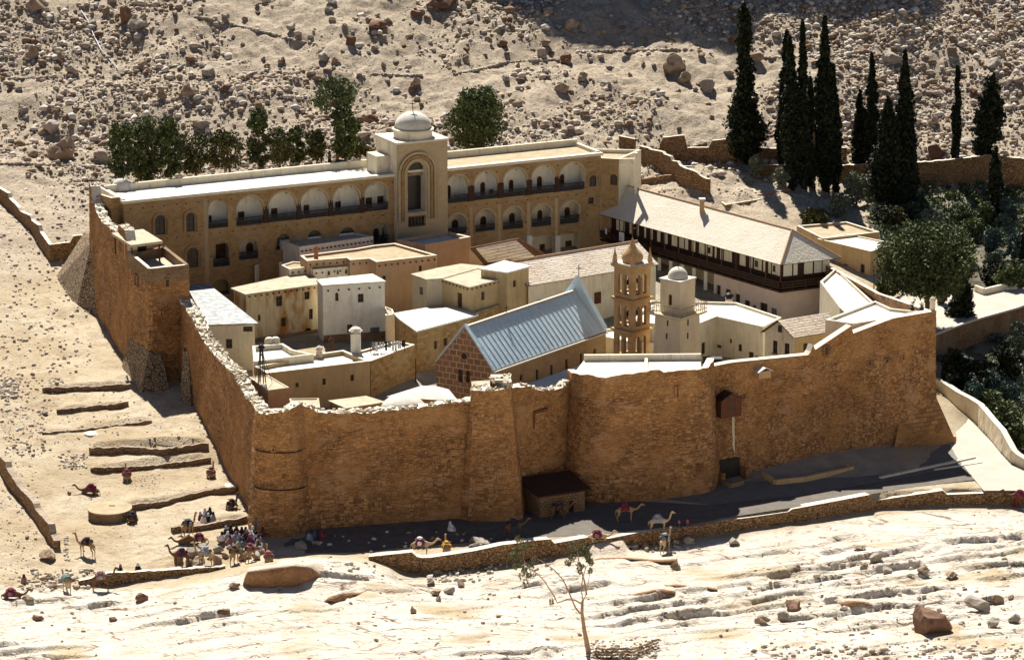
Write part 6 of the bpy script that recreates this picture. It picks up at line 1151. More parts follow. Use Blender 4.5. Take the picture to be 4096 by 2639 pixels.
# ------------------------------------------------------------------ slabs of the foreground outcrop (big overhanging ledges)
def ledge(label, crest, foot, back=4, mat='outcrop_rock'):
    """overhanging rock ledge: crest and foot given as pixels left to right on the ground"""
    cr = [hit(*q) for q in crest]; ft = [hit(*q) for q in foot]; c0 = cr[len(cr) // 2]; mb = MB(); n = 28; rows = []
    def interp(L_, f): k = f * (len(L_) - 1); i = min(int(k), len(L_) - 2); return L_[i].lerp(L_[i + 1], k - i)
    for i in range(n + 1):
        f = i / n; b_ = interp(ft, f); t_ = interp(cr, f); d = ray(*[crest[0][0], 0, 0][:1], 0, 0) if 0 else None
        # crest point raised above the foot: same picture height, standing over the foot
        u = (t_ - Vector((0, 0, CAM_H))); k = (b_.y + .9) / u.y; top = Vector((0, 0, CAM_H)) + u * k; amp = math.sin(math.pi * f) ** .35
        ns = (mnoise.noise(Vector((b_.x * .6, b_.y, 3))) + .6 * mnoise.noise(Vector((b_.x * 2.1, b_.y, 8)))) * .4
        prof = [b_ + Vector((0, 1.2, -.3)), b_ + Vector((0, .7, .05)), b_.lerp(top, .35) + Vector((0, .25 + ns * .3, 0)), b_.lerp(top, .8) + Vector((0, -.35 + ns, 0)), top + Vector((0, -.2, .02)), top + Vector((0, .6, .1 + ns * .2)), top.lerp(Vector((top.x, top.y + back, G(top.x, top.y + back))), .5) + Vector((0, 0, .25 + ns * .3)), Vector((top.x, top.y + back, G(top.x, top.y + back) - .3))]
        rows.append(prof)
    for r0, r1 in zip(rows, rows[1:]):
        for j in range(len(r0) - 1): mb.face([r0[j], r1[j], r1[j + 1], r0[j + 1]][::1], mat if j > 3 else 'outcrop_shade')  # face rows get a browner copy, overhang shade put into the colour
    mb.face(rows[0][::1], mat); mb.face(rows[-1][::-1], mat); o = mb.build('rock_ledge', None, None, smooth=False, loc=c0, weld=True); me = o.data; me.polygons.foreach_set('use_smooth', [True] * len(me.polygons))
    sb = o.modifiers.new('sub', 'SUBSURF'); sb.levels = sb.render_levels = 2; tag(o, label, 'rock'); return o
rockmat('outcrop_rock', (.64, .58, .50), (.56, .48, .38), (.40, .29, .2), .6); rockmat('outcrop_shade', (.36, .20, .10), (.26, .14, .07), (.16, .08, .04), .6)
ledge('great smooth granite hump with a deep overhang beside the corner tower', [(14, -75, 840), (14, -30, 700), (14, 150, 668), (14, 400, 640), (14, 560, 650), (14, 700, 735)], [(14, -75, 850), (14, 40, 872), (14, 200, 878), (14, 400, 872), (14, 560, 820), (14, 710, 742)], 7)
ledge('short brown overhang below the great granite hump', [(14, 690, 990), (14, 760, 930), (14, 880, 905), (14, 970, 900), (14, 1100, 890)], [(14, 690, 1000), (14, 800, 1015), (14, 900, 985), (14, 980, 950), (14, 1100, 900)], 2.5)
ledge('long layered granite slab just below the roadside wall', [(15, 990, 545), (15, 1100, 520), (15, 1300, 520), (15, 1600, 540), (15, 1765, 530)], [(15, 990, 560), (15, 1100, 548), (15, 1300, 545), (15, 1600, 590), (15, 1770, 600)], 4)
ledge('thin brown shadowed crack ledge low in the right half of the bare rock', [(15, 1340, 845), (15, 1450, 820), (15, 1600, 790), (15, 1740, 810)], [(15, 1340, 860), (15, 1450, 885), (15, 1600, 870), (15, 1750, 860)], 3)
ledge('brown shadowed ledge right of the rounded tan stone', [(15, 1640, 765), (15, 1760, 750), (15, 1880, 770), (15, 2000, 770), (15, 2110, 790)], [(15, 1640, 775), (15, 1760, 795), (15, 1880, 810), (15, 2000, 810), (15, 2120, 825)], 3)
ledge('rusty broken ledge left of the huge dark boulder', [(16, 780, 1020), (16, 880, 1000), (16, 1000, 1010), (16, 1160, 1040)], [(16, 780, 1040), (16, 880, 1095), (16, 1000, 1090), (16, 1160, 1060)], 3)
# ------------------------------------------------------------------ roads and kerbs
def sheet(name, px_, z, mat):
    mb = MB(); q = [P(*p_, z) for p_ in px_]; mb.face(q, mat); o = mb.build(name, None, None, loc=q[0]); tag(o, kind='structure'); return o
sheet('paved_forecourt', [(12, -900, 1090), (12, -100, 1190), (12, 600, 1110), (12, 1200, 1010), (12, 1985, 862), (12, 1900, 740), (12, 1700, 660), (12, 900, 770), (12, 200, 900), (12, -200, 960), (12, -900, 1000)], .03, 'paving')  # darkened forecourt, wall shade painted into its tone
sheet('road', [(12, -1500, 1330), (12, -700, 1330), (12, 0, 1300), (12, 700, 1190), (12, 1400, 1060), (12, 2030, 985), (12, 1985, 864), (12, 1200, 1012), (12, 600, 1112), (12, -100, 1192), (12, -900, 1092), (11, 300, 1330), (10, 2040, 1260), (10, 1680, 1250), (10, 1000, 1320), (10, 430, 1370), (10, 300, 1420), (10, 900, 1470), (10, 1250, 1440), (10, 1700, 1410), (11, 0, 1500), (11, 700, 1440)][:0] or [(10, 260, 1400), (10, 300, 1470), (10, 900, 1455), (10, 1240, 1415), (10, 1700, 1385), (15, 0, 410), (15, 600, 345), (15, 1200, 310), (15, 2000, 215), (12, 0, 1290), (12, 700, 1185), (12, 1400, 1060), (12, 2030, 985), (12, 1985, 864), (12, 1200, 1012), (12, 600, 1112), (12, -100, 1192), (12, -900, 1150), (11, 700, 1200), (11, 300, 1150), (10, 2040, 1150), (10, 1680, 1150), (10, 1000, 1200), (10, 440, 1260)], .026, 'road_shade')  # dark sheet paints the front wall's cast shadow over road and wall foot
def bar(name, px_, z0, z1, wd, mat, label, cat):
    mb = MB(); q = [P(*p_, 0) for p_ in px_]
    for a, b_ in zip(q, q[1:]): mb.seg((a.x, a.y, (z0 + z1) / 2), (b_.x, b_.y, (z0 + z1) / 2), wd, z1 - z0, mat)
    return tag(mb.build(name, None, None, loc=q[0]), label, cat)
bar('kerb', [(12, 1200, 988), (12, 1930, 832)], 0, .22, .4, 'cream_plaster', 'pale kerb between the forecourt and the shaded road, half in sun', 'kerb')
bar('kerb', [(12, 1000, 985), (12, 1985, 868)][:0] or [(12, 1620, 925), (12, 1985, 868)], 0, .15, .3, 'cream_plaster', 'short pale kerb at the sunlit end of the shaded road', 'kerb')
bar('kerb', [(12, 750, 835), (12, 1380, 748), (12, 1780, 690)], 0, .5, .5, 'ochre_plaster', 'raised stone footing kerb along the base of the right front wall', 'kerb')
bar('low_wall', [(12, 300, 975), (12, 395, 1035), (12, 620, 1012), (12, 990, 930), (12, 880, 895)], 0, .6, .4, 'ochre_plaster', 'low stepped bench wall on the forecourt right of the gateway', 'bench wall')
bar('low_wall', [(11, 1490, 1115), (11, 1580, 1155), (11, 1680, 1130)], 0, .5, .35, 'garden_stone', 'low wall corner in front of the small dark gateway', 'bench wall')
# ------------------------------------------------------------------ free-standing walls
def field_wall(name, label, base, top, thick=.55, mats=('field_stone', 'field_stone'), topmat='field_stone', **k):
    pts_ = [hit(*q) for q in base]; return rampart(name, label, [p[:2] for p in pts_], top, k.pop('batter', .1), thick, min(p.z for p in pts_) - 1, mats=mats, topmat=topmat, rough=.04, jag=k.pop('jag', .1), cell=k.pop('cell', .5), sink=.9, **k)
RW = [(p.x, p.y) for p in ROADW[1:]]
rampart('roadside_wall', 'long low orange stone wall with a pale coping along the road in front of the fortress', RW,
    [(10, 900, 1492), (10, 1250, 1457), (10, 1290, 1500), (10, 1600, 1468), (10, 1950, 1400), (15, 0, 462), (15, 320, 402), (15, 520, 372), (15, 668, 360), (15, 676, 400), (15, 1010, 340), (15, 1018, 384), (15, 1400, 308), (15, 2050, 232), (15, 2391, 172), (12, 0, 1310), (12, 520, 1240), (12, 526, 1222), (12, 1140, 1108), (12, 1147, 1165), (12, 1700, 1078), (12, 1706, 1112), (12, 2200, 1092)], .25, 1.0, -1.5, mats=('field_stone', 'field_stone'), flat=True, sink=1.2, rough=.05)
field_wall('terrace_wall', 'rough stone retaining wall in shade, left of the great granite hump', [(13, 690, 885), (13, 950, 880), (13, 1500, 790), (13, 1960, 722)], [(13, 690, 835), (13, 940, 765), (13, 1500, 740), (13, 1950, 705)], .6, topmat='coping')
field_wall('field_wall', 'long diagonal stone wall at the lower left edge, ending at a big boulder', [(9, -60, 560), (9, 60, 770), (9, 215, 960), (9, 300, 1090), (9, 370, 1190)], [(9, -60, 500), (9, 40, 595), (9, 42, 630), (9, 130, 770), (9, 230, 880), (9, 232, 905), (9, 335, 1020), (9, 340, 1075), (9, 395, 1165)], .7, topmat='rubble_mat')
field_wall('field_wall', 'stepped diagonal wall with a lit end face, left of the fortress back corner', [(4, -60, 130), (4, 100, 300), (4, 240, 440), (4, 385, 665), (4, 650, 630)], [(4, -60, 70), (4, 60, 140), (4, 62, 170), (4, 140, 250), (4, 145, 275), (4, 235, 315), (4, 240, 350), (4, 300, 390), (4, 302, 430), (4, 365, 520), (4, 560, 515), (4, 566, 465), (4, 650, 462)], .5, topmat='coping', jag=.05)
for k, (b_, lb) in enumerate((([(9, 290, 118), (9, 600, 110), (9, 900, 88)], 'uppermost terrace step wall, left of the guard tower'), ([(9, 390, 262), (9, 720, 232), (9, 880, 212)], 'second terrace step wall from the top'), ([(9, 290, 408), (9, 560, 385), (9, 880, 345), (9, 1040, 325)], 'thin third terrace step wall with gaps'), ([(9, 610, 540), (9, 860, 535), (9, 1120, 550), (9, 1430, 505)], 'tallest broken terrace wall halfway down the slope'),
                      ([(9, 620, 660), (9, 900, 655), (9, 1180, 630), (9, 1445, 592)], 'smooth topped terrace wall above the resting camels'), ([(9, 860, 932), (9, 1150, 890), (9, 1365, 835), (9, 1460, 812), (9, 1620, 800)], 'terrace wall running from the round well to the tower'), ([(9, 1180, 1078), (9, 1400, 1060), (9, 1710, 1000)], 'lowest terrace wall behind the standing camel'))):
    h_ = (30, 28, 14, 42, 26, 34, 36)[k]; field_wall('terrace_wall', lb, b_, [(q[0], q[1], q[2] - h_) for q in b_], .4, mats=('garden_stone', 'garden_stone'), topmat='rubble_mat', jag=.16, cell=.4)
# right side garden walls
field_wall('garden_wall', 'tall stepped garden wall descending from the hillside behind the guest house', [(19, 320, 425), (19, 640, 600), (19, 860, 745), (19, 1150, 835)], [(19, 285, 238), (19, 440, 280), (19, 445, 292), (19, 600, 322), (19, 603, 347), (19, 700, 378), (19, 703, 426), (19, 785, 440), (19, 790, 478), (19, 870, 520), (19, 990, 555), (19, 1050, 612), (19, 1135, 648)], .5, topmat='coping', jag=.03)
field_wall('garden_wall', 'long garden back wall with raised and lowered sections behind the tallest cypress', [(19, 560, 420), (19, 1000, 462), (19, 1550, 465), (19, 1960, 440), (3, 1180, 1105)], [(19, 560, 238), (19, 565, 156), (19, 880, 120), (19, 884, 272), (19, 1175, 268), (19, 1180, 190), (19, 1400, 165), (19, 1640, 200), (19, 1645, 285), (19, 1960, 282), (3, 1180, 1010)], .5, topmat='coping', jag=.03)
field_wall('garden_wall', 'short angled wall end beside the corner of the arcaded building', [(19, 75, 290), (19, 265, 335)], [(19, 75, 132), (19, 262, 168)], .5, topmat='coping', jag=.03)
field_wall('garden_wall', 'low curved field wall below the tall stepped garden wall', [(19, 290, 725), (19, 560, 700), (19, 780, 660)], [(19, 290, 655), (19, 560, 615), (19, 770, 588)], .4, topmat='rubble_mat')
field_wall('garden_wall', 'dark shaded wall behind the right hand cypresses', [(3, 1130, 1230), (3, 1650, 1300), (3, 2100, 1260), (3, 2450, 1290)], [(3, 1130, 1130), (3, 1650, 1112), (3, 1900, 1092), (3, 2150, 1060), (3, 2450, 1090)], .6, topmat='coping', jag=.1)
field_wall('garden_wall', 'thin white topped terrace wall below the dark shaded wall', [(3, 550, 1190), (3, 1250, 1200)], [(3, 550, 1125), (3, 1250, 1135)], .4, topmat='coping', jag=.05)
field_wall('garden_wall', 'low terrace wall near the tallest cypress foot', [(19, 790, 530), (19, 1250, 535)], [(19, 790, 488), (19, 1250, 512)], .4, topmat='coping', jag=.05)
# ------------------------------------------------------------------ outer buildings on the right
gx = lambda c, x, y: hit(c, x, y).z
FB('garden_house', 'brown stone house with a bright white roof in the garden, under the spreading tree', poly(8.6, (8, 380, 120), (8, 850, 232), (8, 1090, 165), (8, 640, 75)), 8.6, 2, 'ochre_plaster', 'roof_white', [(0, 8, 760, 345, 797, 436), (0, 8, 612, 345, 650, 425)], par=(.15, .3))
FB('back_house', 'low white roofed house with cream parapets behind the guest house end', poly(8.8, (8, 200, 5), (8, 430, 118), (8, 930, 60), (8, 640, -30)), 8.8, 3, 'ochre_plaster', 'roof_sand', par=(.3, .35))
FB('ruined_store', 'orange stone store with a wide mud roof beyond the guest house', poly(10.2, (19, 1420, 705), (19, 1740, 832), (19, 2125, 768), (19, 1790, 625)), 10.2, 4, 'brick_red', 'roof_mud', par=(.1, .3), cop='roof_mud')
FB('stone_store', 'small tan stone store left of the wide mud roof', poly(9.8, (19, 1225, 870), (19, 1350, 955), (19, 1775, 885), (19, 1640, 835)), 9.8, 4, 'ochre_stone', 'roof_mud', par=(.25, .3))
FB('garden_shed', 'narrow brick shed half hidden behind the middle cypresses', poly(7.6, (3, 850, 1370), (3, 900, 1400), (3, 1050, 1385), (3, 1000, 1355)), 7.6, 2, 'ochre_plaster', 'roof_mud', par=(.1, .2))
# reservoir with pale floor
pz = 5.2; root = thing('reservoir', P(18, 1200, 450, 4), 'open garden reservoir with a white rim and grey blue floor', 'reservoir'); q = [P(18, *v, pz) for v in ((985, 530), (1625, 500), (1400, 372), (845, 402))]
mb = MB(); pl_ = [v[:2] for v in q]; ip = inset(pl_, .35)
for i in range(4): j = (i + 1) % 4; mb.face([(*pl_[i], pz - 3), (*pl_[j], pz - 3), (*pl_[j], pz), (*pl_[i], pz)], 'ochre_stone'); mb.face([(*pl_[i], pz), (*pl_[j], pz), (*ip[j], pz), (*ip[i], pz)], 'coping'); mb.face([(*ip[i], pz), (*ip[j], pz), (*ip[j], pz - .8), (*ip[i], pz - .8)], 'cloth_blue')
mb.build('rim', None, root); mb = MB(); mb.face([(*v, pz - .8) for v in ip], 'grey_metal'); mb.build('floor', None, root)
# raised terrace in the garden outside the right wall
tw = [P(17, 560, 640, 5), P(17, 815, 545, 5), P(17, 1025, 470, 5), P(17, 1470, 345, 5), P(17, 1560, 310, 5)]
root = thing('garden_terrace', (tw[2].x, tw[2].y, 0), 'bright raised garden terrace held by a tall dark shaded retaining wall', 'terrace')
bk = [P(17, 1560, 130, 5), P(17, 1050, 130, 5), P(17, 300, 190, 5), P(17, 180, 250, 5), P(17, 300, 420, 5)]; al = [v[:2] for v in tw] + [v[:2] for v in bk]
mb = MB()
for i in range(len(al)): a, b_ = al[i], al[(i + 1) % len(al)]; mb.face([(*a, -4), (*b_, -4), (*b_, 5), (*a, 5)], 'garden_stone')
mb.build('retaining_wall', None, root); mb = MB(); mb.face([(*a, 5) for a in al], 'path_dust'); mb.build('terrace_floor', None, root)
mb = MB()
for a, b_ in zip(tw, tw[1:]): mb.seg(a + Vector((0, .1, .1)), b_ + Vector((0, .1, .1)), .4, .22, 'coping')
mb.build('coping', None, root)
bar2 = MB(); q = [P(17, 1040, 165, 5.0), P(17, 1130, 200, 5), P(17, 1340, 150, 5), P(17, 1470, 145, 5)]
for a, b_ in zip(q, q[1:]): bar2.seg(a + Vector((0, 0, .4)), b_ + Vector((0, 0, .4)), .4, .8, 'cream_plaster')
tag(bar2.build('low_wall', None, None, loc=q[0]), 'low white wall on the raised garden terrace by the big cypress', 'bench wall')
# cream parapet sweeping round the path
pp = [(17, 612, 1060), (17, 700, 1100), (17, 850, 1200), (17, 1000, 1280), (17, 1110, 1370), (17, 1200, 1480), (17, 1300, 1590), (12, 2250, 800), (12, 2420, 900)]
bs = [(17, 605, 1270), (17, 690, 1305), (17, 840, 1400), (17, 960, 1470), (17, 1060, 1540), (12, 2050, 700), (12, 2130, 800), (12, 2210, 880), (12, 2400, 970)]
pts_ = [P(*q, -.2) for q in bs]
rampart('path_parapet', 'curving cream plastered parapet wall beside the path, far right', [p[:2] for p in pts_], pp, .05, .7, -3, mats=('cream_plaster', 'cream_plaster'), flat=True, topmat='coping', rough=.02, sink=.8)
sheet('sand_path', [(17, 560, 1300), (17, 600, 1265), (17, 700, 1310), (17, 850, 1405), (17, 980, 1480), (12, 2060, 705), (12, 2140, 805), (12, 2215, 885), (12, 2400, 970), (12, 2400, 1080), (12, 2000, 1080), (12, 1900, 960), (12, 1790, 820), (12, 1735, 720), (12, 1700, 660), (12, 1640, 520)], .06, 'path_dust')
# ------------------------------------------------------------------ trees
def leaves(name, centers, n, sz, mat, parent, seed, flat=1.0, droop=0):
    """n leaf-sized faces in every clump: centers = (x,y,z,rx,rz)"""
    rs = np.random.RandomState(seed); V = []
    for (x, y, z, rx, rz) in centers:
        d = rs.normal(size=(n, 3)); d /= np.linalg.norm(d, axis=1)[:, None]; r = rs.uniform(.35, 1.08, (n, 1)) ** .6; p = d * r * np.array([rx, rx, rz]) + np.array([x, y, z])
        a = rs.normal(size=(n, 3)); a /= np.linalg.norm(a, axis=1)[:, None]; a[:, 2] *= flat; b_ = np.cross(a, rs.normal(size=(n, 3))); b_ /= np.linalg.norm(b_, axis=1)[:, None] + 1e-6
        s = sz * rs.uniform(.6, 1.3, (n, 1)); a2 = a * s; b2 = b_ * s * .62
        if droop: a2[:, 2] = -np.abs(a2[:, 2]) * droop
        V.append(np.stack([p - a2 - b2 * .3, p + b2, p + a2 + b2 * .3, p - b2], 1))
    V = np.concatenate(V).reshape(-1, 3); o0 = org(parent); V = V - np.array(o0[:]); me = bpy.data.meshes.new(name); m_ = len(V) // 4
    me.vertices.add(len(V)); me.vertices.foreach_set('co', V.astype(np.float32).ravel()); me.loops.add(len(V)); me.loops.foreach_set('vertex_index', np.arange(len(V), dtype=np.int32)); me.polygons.add(m_); me.polygons.foreach_set('loop_start', np.arange(0, len(V), 4, dtype=np.int32)); me.update(calc_edges=True)
    me.materials.append(MATS[mat]); o = bpy.data.objects.new(name, me); link(o, parent); return o
def PYr(c, x, y, Y): d = ray(c, x, y); t = Y / d.y; return Vector((d.x * t, Y, CAM_H + d.z * t))
def cypress(c, xb, yb, xt, yt, prof, label, seed, z=None):
    p = hit(c, xb, yb) if z is None else P(c, xb, yb, z); m_ = (p - Vector((0, 0, CAM_H))).length / FPX / CR[c][2]; top = PYr(c, xt, yt, p.y); H = top.z - p.z
    t = thing('cypress', p, label, 'cypress', 'cypress trees of the monastery garden'); tm = MB(); tm.tube([p + Vector((0, 0, -.5)), p + Vector((0, 0, H * .5)), p.lerp(top, .9)], [.35, .25, .05], 7, 'bark'); tm.build('trunk', None, t)
    cs = []; rr_ = random.Random(seed); k = int(H * 2.6)
    for i in range(k):
        f = (i + .5) / k; w_ = float(np.interp(f, [a for a, _ in prof], [b_ for _, b_ in prof])) * m_ / 2 * 1.28; q = p.lerp(top, f)
        for j in range(max(2, int(w_ * 2.6))): a = rr_.uniform(0, 6.28); r = w_ * .66 * rr_.uniform(.2, 1); cs.append((q.x + r * math.cos(a), q.y + r * math.sin(a), q.z, max(.18, w_ * .48), .62 + rr_.uniform(0, .35)))
    leaves('crown', cs, 60, .30, 'leaf_cypress', t, seed); return t
def slim(w, lo=.08): return [(0, w * .25), (lo, w * .7), (.25, w), (.5, w * .85), (.75, w * .55), (.93, w * .25), (1, w * .06)]
CY = [((3, 490, 1110, 478, 42), [(0, 40), (.06, 150), (.13, 225), (.22, 262), (.28, 190), (.4, 155), (.52, 112), (.75, 92), (.9, 105), (.97, 70), (1, 12)], 'tallest cypress with a bulging skirt, standing apart at the left of the group'),
      ((3, 735, 1140, 768, 232), slim(95), 'slim cypress, first left of the tight middle group'), ((3, 815, 1290, 790, 268), slim(135), 'thick cypress leaning on the slim one, middle group'), ((3, 890, 1290, 878, 165), slim(95), 'narrow spire cypress third in the middle group'), ((3, 945, 1300, 932, 560), slim(75), 'short thin cypress between the two tallest of the middle group'),
      ((3, 1040, 1300, 1028, 135), slim(165), 'broadest tall cypress at the right of the middle group'), ((3, 1105, 1300, 1088, 465), slim(95), 'lower cypress fused to the right side of the broadest tall one'), ((3, 1272, 1195, 1268, 645), slim(115), 'small ragged cypress right of the middle group'),
      ((3, 1352, 1230, 1350, 395), slim(110), 'loose open cypress with a bent tip'), ((3, 1475, 1400, 1465, 690), slim(255), 'very wide dark cypress of the right group'), ((3, 1575, 1390, 1580, 362), slim(150), 'tall pointed cypress rising behind the very wide one'), ((3, 1632, 1350, 1632, 890), slim(70), 'small cypress on the right edge of the very wide one'),
      ((3, 1920, 1225, 1938, 475), [(0, 20), (.2, 50), (.5, 62), (.7, 45), (.85, 22), (1, 8)], 'sparse thin cypress standing alone on the right'), ((3, 2110, 1190, 2180, 540), [(0, 30), (.15, 100), (.4, 160), (.65, 175), (.85, 130), (.96, 80), (1, 20)], 'leaning club shaped cypress at the right'), ((3, 2190, 1500, 2196, 1028), [(0, 30), (.2, 60), (.5, 105), (.8, 70), (1, 10)], 'short cypress in front of the leaning one'),
      ((8, 1650, 1190, 1628, 128), slim(240, .05), 'great dark cypress close outside the right fortress wall'), ((8, 2195, 720, 2192, 120), slim(90), 'cypress cut by the right edge of the picture')]
for i, (a, pf, lb) in enumerate(CY): cypress(*a, pf, lb, 100 + i, z=(-1.0 if i == 15 else (0 if i == 16 else None)))
def tree(name, label, c, x, ytop, wpx, ybot, Y=None, ground=None, mat='leaf_broad', seed=1, n=120, clumps=16, sz=.26, cat='tree', group=None, trunk=True, airy=1.0):
    """crown given by its picture box; stands at depth Y (or where its foot meets the ground)"""
    if Y is None: p0 = hit(c, x, ybot) if ground is None else P(c, x, ybot, ground); Y = p0.y
    top, bot = PYr(c, x, ytop, Y), PYr(c, x, ybot, Y); m_ = top.length and (top - Vector((0, 0, CAM_H))).length / FPX / CR[c][2]; W_ = wpx * m_ / 2; gz = G(bot.x, Y); zb = min(bot.z, top.z - 1); H = (top.z - zb) / 2; gz = min(gz, zb)
    t = thing(name, (bot.x, Y, gz), label, cat, group); rr_ = random.Random(seed); cs = []; cz = (top.z + zb) / 2
    for k in range(clumps):
        a = rr_.uniform(0, 6.28); h = rr_.uniform(-1, 1); rmax = math.sqrt(max(.05, 1 - h * h * .85)); r = rmax * math.sqrt(rr_.uniform(.08, 1)); rad = W_ * rr_.uniform(.17, .36)
        cs.append((bot.x + (W_ - rad) * r * math.cos(a), Y + (W_ - rad) * r * math.sin(a), cz + h * (H - rad * .7), rad, rad * rr_.uniform(.7, 1.05)))
    if trunk:
        tm = MB(); b0 = Vector((bot.x, Y, gz - .4)); fk = Vector((bot.x + W_ * .05, Y, zb + H * .5)); tm.tube([b0, (b0 + fk) / 2 + Vector((W_ * .04, 0, 0)), fk], [max(.12, W_ * .09), max(.09, W_ * .07), max(.06, W_ * .05)], 7, 'bark')
        for q in cs[:7]: tm.tube([fk - Vector((0, 0, H * .25)), fk.lerp(Vector(q[:3]), .5) + Vector((0, 0, .1)), Vector(q[:3])], [max(.05, W_ * .04), max(.035, W_ * .025), .02], 5, 'bark')
        tm.build('trunk', None, t)
    leaves('crown', cs, n, sz, mat, t, seed); return t
GT = 'trees behind the arcaded building'
for i, (c, x, yt, w_, yb, mt, lb, nn) in enumerate(((1, 835, 830, 190, 1215, 'leaf_broad', 'dark bushy tree, first on the left behind the arcaded roof', 24), (1, 1000, 785, 260, 1235, 'leaf_broad', 'biggest dark leaning tree of the left row behind the roof', 34), (1, 1160, 795, 190, 1215, 'leaf_broad', 'dark rounded tree, third in the left row behind the roof', 24),
        (1, 1330, 900, 210, 1195, 'leaf_brown', 'low thin yellow green tree, fourth in the row behind the roof', 15), (1, 1560, 890, 200, 1170, 'leaf_brown', 'low sparse tree left of the upright one behind the roof', 15), (1, 1770, 745, 150, 1150, 'leaf_broad', 'upright narrow tree in the middle of the row behind the roof', 20), (1, 1905, 870, 170, 1130, 'leaf_brown', 'small loose tree right of the upright narrow one', 14),
        (1, 2030, 860, 140, 1110, 'leaf_broad', 'small olive green tree left of the tall two layered one', 14), (1, 2160, 890, 130, 1095, 'leaf_brown', 'thin shrub like tree at the foot of the tall two layered one', 10), (1, 2290, 520, 300, 760, 'leaf_broad', 'tall two layered tree just left of the dome, spreading at the top', 16), (1, 2350, 740, 200, 1080, 'leaf_broad', 'dense lower tree under the tall two layered one, beside the dome', 22),
        (2, 950, 590, 440, 1045, 'leaf_broad', 'large round crowned tree standing right of the dome', 60), (2, 645, 850, 90, 970, 'leaf_broad', 'little green tree peeping out between dome and round crowned tree', 7), (2, 150, 930, 110, 1085, 'leaf_brown', 'pale small tree tucked against the portal stair head', 8))):
    q = ray(c, x, yb); Yb = 429 + .49 * (q.x / q.y * 440 + 29) + 14; tree('broadleaf_tree', lb, c, x, yt, w_ * (1.7 if mt == 'leaf_brown' else 1.3 if c == 1 else 1.05), yb, Y=Yb + (2 if i % 2 else 0), mat=mt, seed=200 + i, clumps=int(nn * 2.3), n=85, sz=.2, group=GT)
tree('spreading_tree', 'wide dark spreading tree over the garden house, right of the guest house', 8, 1330, -20, 1000, 640, Y=415, mat='leaf_broad', seed=301, clumps=210, n=120, sz=.22)
